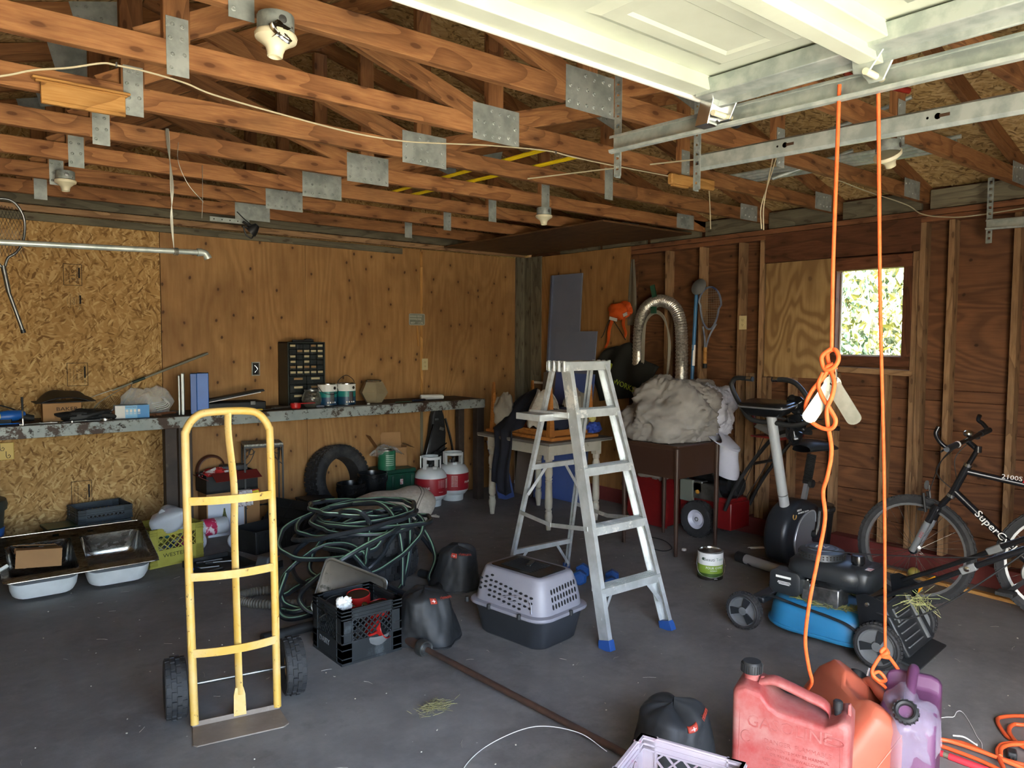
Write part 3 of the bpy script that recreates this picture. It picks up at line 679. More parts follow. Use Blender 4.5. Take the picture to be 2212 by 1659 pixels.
obj('wire_ends', G().tube(spline([(-.01, -.004, .03), (.012, -.01, .0), (-.008, -.008, -.03), (.01, -.006, -.04)], 5), .003, 6).tube(spline([(.012, -.004, .04), (-.01, -.012, .01), (.014, -.01, -.02)], 5), .003, 6), CHROME, t)
t = thing('range_outlet', 'large yellowed outlet cover under the bench at the left edge', 'outlet', (.60, YW-.012, .79))
YP = mat('yellowed_plastic', '#c9a84e', .45)
obj('cover_plate', G().box((0, 0, 0), (.14, .010, .125)), YP, t, bevel=.004)
obj('slot_ring', [g for g in [G()] for (x, z) in ((.0, .025), (.035, -.03), (-.035, -.03)) if g.tube([(x-.014, -.006, z+.03), (x-.014, -.006, z-.005), (x-.008, -.006, z-.018), (x+.006, -.006, z-.018), (x+.012, -.006, z-.004), (x+.004, -.006, z+.006), (x-.004, -.006, z-.004)], .0022, 5)][-1], INK, t)
# number plate used as a sign, with a stick below it
t = thing('licence_plate', 'small grey embossed metal plate nailed on the plywood joint', 'plate', (4.062, YW-.012, 1.795))
LP = mat('plate_grey_green', '#8f9285', .45, .3, '#7c8074', 12)
obj('plate_sheet', G().prism(rrect(.185, .115, .012), .003, TR(0, 0, 0, 90, 0, 0)), LP, t)
obj('rim', G().tube([(p[0], -.003, p[1]) for p in rrect(.178, .108, .012)], .0025, 5, closed=True), mat('plate_rim', '#c5c6b8', .4), t)
LW = mat('plate_letters', '#d5d4c4', .5)
for s, z, q in (('INDIA', .03, .02), ('SONDU', .006, .024), ('BEEF   1 CAL', -.03, .026)):
    pass
for j, z in enumerate((.030, .004)):
    obj('raised_line', G().box((-.045, -.0028, z), (.08, .002, .017)), LW if j == 9 else mat('plate_bar', '#a9ab9c', .5), t, bevel=.001)
text('EDSI', .026, LW, t, (.03, -.002, .030), (90, 0, 0)); text('SONS', .026, LW, t, (.02, -.002, .002), (90, 0, 0)); text('BEEF    1 CAL', .026, LW, t, (0, -.002, -.035), (90, 0, 0))
board('stick', (.005, .004, -.065), (.018, .004, -.265), .006, .016, W_PALE, t)
# mill stamps on the strand board
def stamp(x, z, w_, h, lines, seed, box=True):
    t = bpy.data.objects.new('mill_stamp', None); C.objects.link(t); t.parent = wb; t.location = (x, YW-.0012, z)
    g = G(); rr = random.Random(seed); e = .0035
    if box:
        for a in ((0, h/2, w_, e), (0, -h/2, w_, e), (-w_/2, 0, e, h), (w_/2, 0, e, h)): g.box((a[0], 0, a[1]), (a[2], .0008, a[3]))
    obj('stamp_border', g.box((w_*.36, 0, h*.1), (.012, .0008, h*.5)), INK, t, smooth=False)
    for s, dx, sz in lines: text(s, sz, INK, t, (dx, -.0004, 0), (90, -90, 0) if False else (90, 90, 0), ext=.0003)
stamp(1.072, 2.065, .118, .155, (('NORBORD', .03, .026), ('O T B', .0, .03), ('EXPOSURE 1  SPAN', -.022, .015), ('24/16  CSA  O325', -.042, .013)), 1)
stamp(1.075, 1.87, .118, .125, (('DNC COTTON', .035, .018), ('24 x PANEL 16', .018, .014), ('VOID', -.002, .024), ('NOT STAMPED AS', -.022, .013), ('STA 324', -.042, .013)), 2, False)
stamp(1.085, 1.325, .135, .17, (('CANPLY OSB 1R24', .048, .017), ('O 1177', .022, .026), ('CSA  PANEL', -.004, .018), ('EXTERIOR BOND', -.026, .015), ('APA  RATED 24', -.048, .013)), 3)
stamp(1.09, .42, .135, .20, (('OSB 1R24 PANEL', .048, .018), ('O 1177', .022, .028), ('CSA', -.004, .02), ('BOND EXTERIEUR', -.026, .016), ('RATED SHEATHING', -.048, .014)), 4)
# ------------------------------------------------------------- workbench
BZ = 1.015
CHIPPED = mat('chipped_bench_paint', '#9aa09c', .55, .2, '#7f8786', 4, stretch=(1, 1, 1), chip=('#3a2a20', 5, .52, .58), dust=('#241c18', 22, .58, .64))
OLDWOOD = mat('stained_bench_top', '#3b302a', .7, 0, '#261f1b', 5, dust=('#5d5147', 9, .6, .8))
DARKPOST = mat('dark_post', '#40352e', .65, 0, '#2c2521', 5, dust=('#655a50', 7, .6, .8))
t = thing('workbench', 'long workbench with a chipped steel front edge along the back wall', 'workbench', (0, 0, 0))
obj('bench_top', G().box((1.78, 6.14, BZ-.016), (5.48, .53, .032)), OLDWOOD, t, bevel=.003)
obj('front_channel', G().box((1.78, 5.872, BZ-.042), (5.46, .012, .084)).box((1.78, 5.90, BZ-.078), (5.46, .06, .010)).box((1.78, 5.89, BZ-.002), (5.46, .045, .006)), CHIPPED, t, bevel=.002)
for x, y, w_, in ((1.60, 5.95, .085), (1.72, 6.02, .10), (4.53, 6.0, .085), (4.53, 6.32, .07), (-.85, 5.98, .09)):
    obj('leg', G().box((x, y, .466), (w_, w_*.9, .932)), DARKPOST, t, bevel=.004)
BLK = mat('black_rubber', '#141516', .6, 0, '#202224', 8, dust=('#3f3f3e', 5, .58, .8))
BLUE = mat('blue_paint', '#1c62b8', .4, 0, '#1a57a4', 6)
CARD = mat('cardboard', '#a27a50', .8, 0, '#94704a', 6)
CARD_D = mat('dark_cardboard', '#6d5236', .85, 0, '#5f472f', 6)
DKBLUE = mat('navy_plastic', '#1b2436', .45, 0, '#243046', 6)
LTBLUE = mat('pale_blue_print', '#79b3d8', .5); WHT = mat('white_print', '#dcdcd8', .6); GREYP = mat('grey_plastic', '#6c6f70', .5, 0, '#5c5f60', 6)
def bag_lumps(cx, r, n, seed, amp, freq, squash=None, nu=28, nv=16):
    """a crumpled closed lump: an ellipsoid pushed about by noise"""
    g = G()
    def f(u, v):
        a = u*2*math.pi; b = (v-.5)*math.pi; d = V((math.cos(a)*math.cos(b), math.sin(a)*math.cos(b), math.sin(b)))
        q = 1+amp*NZ.noise(d*freq+V((seed, seed*.7, 0)))+amp*.5*NZ.noise(d*freq*2.7+V((0, seed, 3)))
        p = V((cx[0]+d.x*r[0]*q, cx[1]+d.y*r[1]*q, cx[2]+d.z*r[2]*q))
        if squash is not None: p.z = max(p.z, squash)
        return p
    return g.grid(f, nu, nv, cu=True)
# items, left to right
t = thing('power_tool', 'blue and black cordless tool with a looped cord at the left end of the bench', 'power tool', (.63, 6.10, BZ))
obj('housing', G().loft([[(x, .035*s*math.cos(a), .045+z+.035*s*math.sin(a)) for a in [i/12*6.28 for i in range(12)]] for x, s, z in ((-.14, .6, .0), (-.12, 1, 0), (-.02, 1.15, .005), (.05, 1.0, .01), (.08, .6, .01))]), BLUE, t)
obj('battery', G().box((-.05, 0, .018), (.10, .07, .036)), BLK, t, bevel=.006); obj('grip', G().tube([(.03, 0, .05), (.10, 0, .03), (.13, 0, .028)], [.03, .026, .02], 12), BLK, t)
obj('trim', G().box((-.09, -.037, .055), (.05, .006, .03)), YEL_P, t, bevel=.002)
obj('cord', G().tube(spline([(.12, 0, .03), (.0, .05, .10), (-.12, .08, .13), (-.25, .1, .08)], 8), .005, 8), BLK, t)
tag(obj('screwdriver', G().tube([(.47, 5.93, BZ+.014), (.545, 5.94, BZ+.014)], [.014, .012], 10).tube([(.545, 5.94, BZ+.014), (.66, 5.97, BZ+.010)], .004, 8), BLUE), 'blue-handled screwdriver at the front left of the bench', 'screwdriver')
t = thing('socket_driver', 'chrome socket driver standing upright at the bench front', 'driver', (.672, 5.905, BZ))
obj('shaft', G().tube([(0, 0, .0), (0, 0, .12)], .0045, 8), CHROME, t); obj('socket', G().tube([(0, 0, 0), (0, 0, .045)], .009, 10), CHROME, t); obj('grip', G().tube([(0, 0, .10), (0, 0, .19)], [.006, .008], 10), BLK, t)
def flapbox(name, label, loc, rz, size, m, txt=None, group=None):
    t = thing(name, label, 'box', loc, rz, group); w_, d_, h = size
    obj('carton', G().box((0, 0, h/2), size), m, t, bevel=.002)
    obj('lid_flap', G().box((-w_/4-.001, 0, h+.001), (w_/2-.002, d_, .002)).box((w_/4+.001, 0, h+.0015), (w_/2-.002, d_, .002)), m, t)
    if txt: text(txt[0], txt[1], INK, t, (txt[2], -d_/2-.0015, txt[3]), (90, 0, 0), ext=.0004, sx=1.25)
    return t
flapbox('cardboard_box', 'small brown carton marked BAKER under the folded mat', (.93, 6.13, BZ), -4, (.235, .15, .125), CARD, ('BAKER', .036, .03, .085))
t = thing('rubber_mat', 'folded black rubber mat on top of the small carton', 'mat', (.93, 6.13, BZ+.131))
def fm(u, v): 
    x = -.17+.37*u; y = -.11+.2*v
    z = .004+.085*math.sin(math.pi*min(1, max(0, (u-.1)/.8)))**.8*(.35+.65*v)+.03*math.sin(u*9)*v*u
    return (x, y, max(z, .004))
obj('upper_fold', G().grid(fm, 22, 8), BLK, t, solid=.005)
obj('lower_fold', G().grid(lambda u, v: (-.17+.33*u, -.115+.2*v, .004+.012*math.sin(u*5)**2*v), 10, 6), BLK, t, solid=.005)
t = thing('work_glove', 'limp black glove or cloth bundle lying behind the wrenches', 'glove', (1.06, 6.02, BZ))
obj('fabric', bag_lumps((0, 0, .035), (.16, .07, .045), 1, 4, .45, 1.8, .001), BLK, t)
for i in range(4): obj('finger', G().tube(spline([(.10, -.03+.02*i, .03), (.15, -.035+.024*i, .028), (.19+.008*i, -.03+.02*i, .016)], 4), [.014]*8+[.009], 8), BLK, t)
for i, (x, y, a, L, lb) in enumerate(((.75, 5.935, 12, .16, 'leftmost'), (.86, 5.93, -8, .18, 'second from the left'), (.97, 5.925, 20, .15, 'third from the left'), (1.06, 5.93, 4, .17, 'fourth from the left'))):
    t = thing('wrench', 'steel spanner at the bench edge, %s of the four' % lb, 'wrench', (x, y, BZ), a, 'spanners at the bench front')
    obj('shank', G().box((0, 0, .006), (L, .014, .007)), STEEL, t, bevel=.002)
    obj('ring_end', G().lathe([(.008, 0), (.015, 0), (.015, .010), (.008, .010), (.008, 0)], 14, TR(L/2+.01, 0, .001)), CHROME, t)
    obj('open_jaw', G().prism([(-.012, .006), (-.03, .016), (-.026, .006), (-.018, 0), (-.026, -.006), (-.03, -.016), (-.012, -.006), (.0, -.006), (.0, .006)], .009, TR(-L/2+.006, 0, .006)), CHROME, t)
t = thing('steel_ring', 'bright flat metal ring lying in front of the black glove', 'ring', (1.17, 5.95, BZ))
obj('ring', G().lathe([(.036, 0), (.044, 0), (.044, .012), (.036, .012), (.036, 0)], 24), CHROME, t)
t = thing('shuttlecock', 'white shuttlecock lying between the glove and the brown ball', 'shuttlecock', (1.245, 6.12, BZ+.032), 0, None, (0, 100, 215))
obj('cork', G().ell((0, 0, .018), (.013, .013, .013), 12, 8), WHT, t)
g = G()
for i in range(14):
    a = i/14*6.283; g.tube([(.011*math.cos(a), .011*math.sin(a), .012), (.032*math.cos(a), .032*math.sin(a), -.05)], [.0015, .006], 5, flat=.3)
obj('feathers', g, WHT, t)
tag(obj('ball', G().ell((1.262, 6.03, BZ+.033), (.033, .033, .033), 20, 14), mat('brown_leather', '#7a5238', .6, 0, '#5f3f2b', 20)), 'small brown ball beside the blue and white carton', 'ball')
t = thing('filter_carton', 'blue and white printed carton near the bench front', 'box', (1.362, 6.03, BZ), -6)
obj('carton', G().box((0, 0, .047), (.225, .10, .094)), LTBLUE, t, bevel=.001)
obj('white_panel', G().box((-.08, -.0505, .047), (.065, .001, .092)), WHT, t); obj('dark_panel', G().box((.072, -.0505, .047), (.08, .001, .092)), mat('mid_blue_print', '#3b87c4', .5), t)
g = G()
for i in range(4): g.box((-.035+.026*i, -.0512, .055), (.016, .0008, .02))
for i in range(12): g.box((-.035+.026*(i % 4), -.0512, .04-.005*(i//4)), (.018, .0006, .002))
obj('printed_pictures', g, WHT, t); text('Entretien facile', .012, mat('blue_ink', '#1d3f6e', .6), t, (-.01, -.0515, .082), (90, 0, 0), ext=.0003)
for i, (x, y, a, L, lb) in enumerate(((1.50, 6.00, 155, .12, 'stub-handled'), (1.60, 6.04, 30, .22, 'wooden-handled'))):
    t = thing('hammer', '%s hammer lying right of the printed carton' % lb, 'hammer', (x, y, BZ+.014), a)
    obj('handle', G().tube([(-L/2, 0, 0), (0, 0, .004), (L/2, 0, 0)], [.013, .010, .009], 10), mat('worn_handle', '#6b4630', .6), t)
    obj('head', G().tube([(L/2, -.045, 0), (L/2, .045, 0)], .013, 12), STEEL, t)
t = thing('hook_rack', 'white wire hooks in a clear plastic bag', 'hooks', (1.60, 6.18, BZ), 10)
for i in range(5): obj('hook', G().tube(spline([(-.05, -.05+.02*i, .035+.012*i), (.03, -.05+.02*i, .05+.01*i), (.05, -.05+.02*i, .08+.01*i), (.02, -.05+.02*i, .095+.008*i)], 5), .003, 6), WHT, t)
CLEAR = mat('clear_plastic_film', '#d8dad6', .25, 0, alpha=.32)
t = thing('plastic_bag', 'crumpled clear plastic bag standing behind the hooks', 'plastic bag', (1.52, 6.24, BZ))
obj('film', bag_lumps((0, 0, .09), (.17, .07, .12), 1, 2.2, .4, 1.7, .002), CLEAR, t)
t = thing('net_frame', 'long thin rod and wire net leaning up behind the bench items', 'rod', (0, 6.33, 0))
obj('pole', G().tube([(1.30, 0, 1.20), (1.66, 0, 1.34), (2.02, .03, 1.475)], [.006, .009, .010], 10), mat('grey_pole', '#7d7c70', .5), t)
obj('sleeve', G().tube([(1.44, 0, 1.255), (1.53, 0, 1.29)], .012, 10), mat('dark_green', '#1d2f28', .5), t)
obj('wire_fork', G().tube(spline([(1.44, 0, 1.255), (1.34, -.02, 1.20), (1.2, -.06, 1.12), (1.13, -.1, 1.04)], 6), .003, 6).tube(spline([(1.44, 0, 1.255), (1.33, 0, 1.215), (1.17, 0, 1.16), (1.08, -.02, 1.12)], 6), .003, 6).tube(spline([(1.44, 0, 1.25), (1.40, -.05, 1.17), (1.34, -.12, 1.09)], 6), .003, 6), WIRE, t)
g = G()
for i in range(9): g.tube([(1.12+.025*i, -.09+.005*i, 1.03+.01*i), (1.22+.02*i, -.03, 1.13+.006*i)], .0012, 4)
obj('net', g, BLK, t)
# standing blue and white panels
t = thing('binder_box', 'bright blue case standing upright at mid bench', 'case', (1.835, 6.06, BZ), -18)
obj('shell', G().box((.045, 0, .158), (.085, .17, .316)), BLUE, t, bevel=.004)
obj('front_cover', G().box((-.02, -.01, .158), (.045, .15, .31)), mat('deep_blue', '#2256a0', .4), t, bevel=.003)
obj('spine_label', G().box((.045, -.0865, .02), (.07, .001, .03)), BLK, t)
text('3M-DT', .02, WHT, t, (.045, -.0868, .02), (90, 0, 0), ext=.0003)
t = thing('steel_sheet', 'grey metal sheet standing against the left side of the blue case', 'sheet', (1.74, 6.08, BZ), -18)
obj('sheet', G().box((0, 0, .158), (.02, .16, .315)).box((-.025, -.02, .15), (.012, .12, .30)), mat('dull_aluminium', '#8f9493', .4, .6), t, bevel=.002)
# black open case
t = thing('black_case', 'scuffed black hard case with its lid ajar on the bench behind the hand truck', 'case', (2.16, 6.19, BZ), -2)
obj('base', G().box((0, 0, .035), (.46, .24, .07)), BLK, t, bevel=.008); obj('lid', G().box((0, 0, 0), (.45, .24, .02), top=(.98, .96)), BLK, t, loc=(0, .0, .118), rot=(-4, -9, 0), bevel=.004)
obj('worn_edge', G().box((-.02, -.121, .112), (.42, .003, .006), rot=(0, -9, 0)), WHT, t); obj('latch', G().box((.12, -.124, .06), (.04, .01, .03)), STEEL, t, bevel=.002)
for i, (x, y, a, L, m_, lb) in enumerate(((2.02, 5.95, 5, .20, STEEL, 'steel chisel lying flat in front of the black case'), (2.18, 5.94, -6, .24, BLK, 'black-handled file lying in front of the black case'), (2.33, 5.97, 12, .16, YEL_P, 'short yellow-handled tool right of the black case'))):
    t = thing('hand_tool', lb, 'tool', (x, y, BZ+.01), a)
    obj('handle', G().tube([(-L/2, 0, 0), (-L*.1, 0, 0)], [.010, .008], 10), m_, t); obj('blade', G().box((L*.2, 0, 0), (L*.6, .014, .005)), STEEL, t, bevel=.001)
# parts cabinet
t = thing('parts_cabinet', 'tall black drawer cabinet with small cream-labelled drawers', 'drawer cabinet', (2.80, 6.285, BZ), 0)
CAB = mat('cabinet_green_black', '#232b28', .45, 0, '#1b211f', 9)
DRW = mat('drawer_plastic', '#1d2221', .3); LBLM = mat('cream_label', '#b9ac88', .7); LBL2 = mat('aged_label', '#8c6f4a', .7)
Wc, Hc, Dc = .345, .555, .20
obj('casing', G().box((-Wc/2+.006, 0, Hc/2), (.012, Dc, Hc)).box((Wc/2-.006, 0, Hc/2), (.012, Dc, Hc)).box((0, 0, .006), (Wc, Dc, .012)).box((0, 0, Hc-.006), (Wc, Dc, .012)).box((0, Dc/2-.004, Hc/2), (Wc, .008, Hc)), CAB, t, bevel=.002)
rr = random.Random(5); z = Hc-.016
for r_ in range(9):
    nc, h = (5, .046) if r_ < 6 else (2, .074)
    for c_ in range(nc):
        w_ = (Wc-.03)/nc; x = -Wc/2+.015+w_*(c_+.5)
        d_ = obj('drawer', G().box((x, -.005, z-h/2), (w_-.004, Dc-.012, h-.004)), DRW, t, bevel=.001, seg=1)
        if rr.random() < (.78 if r_ < 6 else .8): obj('drawer_label', G().box((x, -Dc/2-.0005, z-h*.34), (w_*.72 if nc == 5 else w_*.5, .003, .018)), LBLM if rr.random() < .75 else LBL2, d_)
        obj('drawer_pull', G().box((x, -Dc/2-.004, z-h*.78), (w_*.3, .008, .006)), DRW, d_)
    z -= h
t = thing('pipe_wrench', 'dark tool lying on top of the parts cabinet', 'tool', (2.80, 6.26, BZ+Hc), 4)
obj('bar', G().box((0, 0, .010), (.20, .02, .02)).box((.05, 0, .022), (.06, .03, .012)), BLK, t, bevel=.004)
GLS = N('jar_glass'); GLS.set('Transmission Weight', .92); GLS.set('Roughness', .08); GLS.set('IOR', 1.3); GLS.set('Base Color', c('#d4d2c6')); GLS = GLS.m
t = thing('glass_jar', 'round glass jar of bright hardware in front of the parts cabinet', 'jar', (2.78, 6.05, BZ))
obj('glass', G().lathe([(0, .001), (.05, .001), (.078, .03), (.085, .065), (.078, .10), (.06, .13), (.058, .148), (.055, .148), (.056, .13), (.073, .098), (.08, .065), (.073, .033), (.048, .006), (0, .006)], 28), GLS, t)
obj('rim', G().lathe([(.058, .138), (.062, .140), (.062, .15), (.055, .152), (.055, .140), (.058, .138)], 28), STEEL, t)
g = bag_lumps((0, 0, .062), (.066, .066, .054), 1, 8, .35, 5, .008); obj('screws', g, CHROME, t)
t = thing('measuring_cup', 'red plastic measuring cup lying on the bench before the cabinet', 'cup', (2.60, 5.97, BZ))
REDP = mat('red_plastic', '#b5201f', .4)
obj('bowl', G().lathe([(0, .002), (.032, .002), (.042, .012), (.044, .048), (.041, .048), (.038, .014), (0, .010)], 22), REDP, t)
obj('handle', G().box((.105, .005, .042), (.14, .018, .007)), REDP, t, bevel=.002)
tag(obj('putty_knife', G().box((2.50, 6.06, BZ+.012), (.14, .05, .016), rot=(0, 0, 20)).box((2.62, 6.09, BZ+.014), (.1, .024, .02), rot=(0, 0, 15)), mat('worn_grey_tool', '#4a4640', .5), bevel=.004), 'grey and black tool heap left of the red cup', 'tool')
t = thing('brush', 'dark blue brush lying right of the red cup', 'brush', (2.80, 5.93, BZ), -25)
obj('stock', G().box((0, 0, .016), (.07, .022, .018)), DKBLUE, t, bevel=.005); obj('bristles', G().box((.0, 0, .004), (.06, .018, .008)), BLK, t)
def paintcan(name, label, x, y, z, r, h, top, bands, bail=True, rz=0):
    t = thing(name, label, 'paint can', (x, y, z), rz)
    obj('can', G().lathe([(0, .002), (r*.97, .002), (r, .004), (r, h-.004), (r*1.02, h-.002), (r*1.02, h+.002), (r*.92, h+.003), (r*.90, h-.004), (r*.78, h-.005), (0, h-.005)], 36), CHROME, t)
    for z0, z1, m_ in bands: obj('label_band', G().lathe([(r*1.002, z0), (r*1.006, z0), (r*1.006, z1), (r*1.002, z1)], 36), m_, t)
    return t
NAVY = mat('navy_label', '#163a55', .4); TEAL = mat('teal_label', '#1f7a74', .4); LIDBLK = mat('dark_lid', '#2a2d30', .4)
for i, (x, y, lb) in enumerate(((2.96, 6.12, 'left paint can of the pair on the bench, with a silver lid'), (3.13, 6.10, 'right paint can of the pair on the bench, with a raised black handle'))):
    t = paintcan('paint_can', lb, x, y, BZ, .083, .19, None, ((.125, .185, WHT), (.075, .125, TEAL), (.006, .075, NAVY)))
    obj('label_dot', G().lathe([(0, .002), (.014, .002), (.014, 0)], 18, TR(.03, -.082+.003, .155, 90, 0, 20)), INK, t)
    for j in range(4): obj('label_icon', G().box((-.035+.022*j, -.0835+.010*(j-1.5)**2*.14, .03), (.012, .002, .012)), WHT, t)
    obj('silver_patch', G().lathe([(.0845, .02), (.0845, .12)], 4, TR(0, 0, 0, 0, 0, -100), ang=R(28)), CHROME, t)
    obj('bail_handle', G().tube(spline([(-.084, 0, .165), (-.07, .0, .22 if i else .18), (0, -.0, .262 if i else .10), (.07, .0, .22 if i else .18), (.084, 0, .165)] if i else [(-.084, 0, .165), (-.07, -.06, .12), (0, -.088, .10), (.07, -.06, .12), (.084, 0, .165)], 7), .003, 6), BLK, t)
t = thing('glass_bowl', 'faceted frosted glass bowl near the right end of the bench', 'bowl', (3.44, 6.16, BZ), 12)
hx = lambda r, z: [(r*math.cos(i/6*6.283), r*math.sin(i/6*6.283), z) for i in range(6)]
FROST = mat('frosted_glass', '#8e7f63', .35, 0, '#a09276', 5, alpha=.85)
obj('body', G().loft([hx(.075, .0), hx(.135, .095), hx(.085, .19)], cap=False).loft([hx(.074, .004), hx(.075, .0)], cap=False).add(hx(.075, .001), [(0, 1, 2, 3, 4, 5)]), FROST, t, smooth=False, solid=.004)
obj('rim', G().lathe([(.058, .192), (.068, .190), (.074, .200), (.066, .208), (.058, .204), (.058, .192)], 24), GLS, t)
t = thing('paper_roll', 'white paper roll lying at the right end of the bench', 'paper roll', (4.06, 6.13, BZ+.024), -14)
obj('roll', G().lathe([(.010, -.115), (.024, -.115), (.024, .115), (.010, .115), (.010, -.115)], 20, TR(0, 0, 0, 0, 90, 0)), WHT, t)
t = thing('marker_pen', 'dark marker pen lying left of the paper roll', 'pen', (3.83, 6.02, BZ+.011), 8)
obj('barrel', G().tube([(-.07, 0, 0), (.06, 0, 0)], .011, 10), DKBLUE, t); obj('cap', G().tube([(.06, 0, 0), (.09, 0, 0)], [.0115, .008], 10), BLK, t)
tag(obj('wire', G().tube(spline([(3.93, 6.0, BZ+.004), (3.98, 5.97, BZ+.012), (4.02, 6.02, BZ+.006), (4.1, 5.98, BZ+.004)], 6), .003, 6), BLK), 'short bent black wire before the paper roll', 'wire')
t = thing('pencil', 'thin green pencil lying right of the glass bowl', 'pencil', (3.66, 6.0, BZ+.005), 4); obj('shaft', G().tube([(-.09, 0, 0), (.08, 0, 0)], .0042, 6), mat('green_lacquer', '#2f5a45', .4), t); obj('tip', G().tube([(.08, 0, 0), (.096, 0, 0)], [.0042, .001], 6), W_PALE, t)
tag(obj('bolt', G().lathe([(0, .012), (.008, .012), (.008, 0), (.005, 0), (.005, -.02), (0, -.02)], 10, TR(3.27, 5.95, BZ+.010, 0, 90, 20)), WHT), 'small pale plug on the bench edge right of the paint cans', 'plug')
t = thing('ruler_strip', 'thin ribbed steel strip along the bench edge below the paint cans', 'steel strip', (3.22, 5.91, BZ+.003), 0); obj('bar', G().box((0, 0, 0), (.60, .018, .005)), STEEL, t, bevel=.001)
# ------------------------------------------------------------- reusable builders
def lattice(g, w_, h, axis, pos, z0, n=6, r=.0028):
    """diagonal bars filling a w x h window; axis 'x' lies along x at y = pos"""
    st = w_/n
    for s in (1, -1):
        k0 = -int(h/st)-2
        for i in range(k0, n+1-k0):
            x0 = -w_/2+i*st; pts = []
            a, b = (x0, 0.0), (x0+s*h, h)
            # clip to the window
            lo, hi = 0.0, 1.0; dx = b[0]-a[0]
            t1, t2 = (-w_/2-a[0])/dx, (w_/2-a[0])/dx
            lo = max(lo, min(t1, t2)); hi = min(hi, max(t1, t2))
            if hi-lo < .05: continue
            p, q = (a[0]+dx*lo, z0+h*lo), (a[0]+dx*hi, z0+h*hi)
            P = lambda e: (e[0], pos, e[1]) if axis == 'x' else (pos, e[0], e[1])
            up = (0, 1, 0) if axis == 'x' else (1, 0, 0)
            g.beam(P(p), P(q), r*2, .006, up=up)
    return g
def milk_crate(label, loc, rz, L, W, H, m, n=7, win=(.36, .80), gap=True, group=None, text_=None, text2=None):
    t = thing('milk_crate', label, 'crate', loc, rz, group); e = .010; cp = .055
    g = G()
    g.box((0, 0, .006), (L-.01, W-.01, .012))
    z0, z1 = H*win[0], H*win[1]
    for s in (1, -1):
        for (a, b, ax) in ((L, W, 'x'), (W, L, 'y')):
            P = (lambda u, z, d: ((0, s*(b/2-e/2), z), (u, d, 0))) if ax == 'x' else (lambda u, z, d: ((s*(b/2-e/2), 0, z), (d, u, 0)))
            def slab(z_a, z_b, th, ww):
                ce, dd = P(ww, (z_a+z_b)/2, th); g.box(ce, (dd[0], dd[1], z_b-z_a))
            slab(.0, z0, e, a-.02); slab(z1, H, e, a-.02)
            for q in range(3): slab(H-.012-.018*q, H-.006-.018*q, e+.008, a)
            slab(z0-.004, z0+.004, e+.006, a); slab(.0, .012, e+.006, a)
            for q in (1, -1):
                u = q*(a/2-cp/2)
                ce = (u, s*(b/2-e/2), H/2) if ax == 'x' else (s*(b/2-e/2), u, H/2)
                dd = (cp, e, H) if ax == 'x' else (e, cp, H); g.box(ce, dd)
                u = q*(a/2-cp); ce = (u, s*(b/2-e/2), H/2) if ax == 'x' else (s*(b/2-e/2), u, H/2)
                dd = (.006, e+.008, H) if ax == 'x' else (e+.008, .006, H); g.box(ce, dd)
                for zz in (H*.28, H*.56, H*.12):
                    ce = (q*(a/2-cp/2), s*(b/2-e/2), zz) if ax == 'x' else (s*(b/2-e/2), q*(a/2-cp/2), zz)
                    dd = (cp, e+.006, .005) if ax == 'x' else (e+.006, cp, .005); g.box(ce, dd)
    obj('crate_body', g, m, t, smooth=False)
    for s in (1, -1):
        for nm, ax, b, ww in (('lattice', 'x', W, L-2*cp), ('lattice', 'y', L, W-2*cp)):
            q = obj(nm, lattice(G(), ww, z1-z0, ax, s*(b/2-e/2), z0, n), m, t, smooth=False); q['kind'] = 'stuff'
    if text_: text(text_[0], text_[1], text_[2], t, (text_[3], -W/2-.0006, text_[4]), (90, 0, 0), ext=.0006, sx=1.2)
    if text2: text(text2[0], text2[1], text2[2], t, (-L/2-.0006, text2[3], text2[4]), (90, 0, -90), ext=.0006, sx=1.0)
    return t
RUB = mat('tyre_rubber', '#212224', .72, 0, '#2a2b2d', 9, dust=('#565350', 4, .52, .85))
def tyre(g, R_, ri, w_, m, nblk=28, rows=3, dep=.008, blk=True):
    h = w_/2; pf = [(ri, -h*.72), (ri+.012, -h*.82), ((R_+ri)/2, -h), (R_-.03 if R_ > .2 else R_-.012, -h*.96), (R_-.006, -h*.72), (R_-dep, -h*.5), (R_-dep, 0), (R_-dep, h*.5), (R_-.006, h*.72), (R_-.03 if R_ > .2 else R_-.012, h*.96), ((R_+ri)/2, h), (ri+.012, h*.82), (ri, h*.72), (ri+.004, 0), (ri, -h*.72)]
    g.lathe(pf, 44, m)
    if blk:
        for i in range(nblk):
            for j in range(rows):
                a = (i+.5*(j % 2))/nblk*2*math.pi; zz = (j-(rows-1)/2)*(w_*.92/rows)
                rr_ = R_-dep*.5-(.006 if rows > 2 and j in (0, rows-1) else 0)
                mm = m @ MX.Rotation(a, 4, 'Z') @ MX.Translation((rr_, 0, zz))
                g.add(G().box((0, 0, 0), (dep*1.3, 2*math.pi*R_/nblk*.68, w_*.74/rows), top=(1, .9)).v, G().box((0, 0, 0), (1, 1, 1)).f, mm)
    return g
YELC = mat('yellow_crate_plastic', '#a5a048', .5, 0, '#96903c', 6, dust=('#6d6630', 5, .6, .85))
GRYC = mat('grey_blue_crate_plastic', '#5d6a72', .5, 0, '#4d585f', 6)
GREENP = mat('green_tote_plastic', '#123a2c', .4, 0, '#164535', 5)
GREYBIN = mat('grey_bin_plastic', '#3d433f', .5, 0, '#333936', 5)
JUG = mat('milky_plastic', '#cdd4dc', .35, 0, '#bfc7d2', 4, trans=.25)
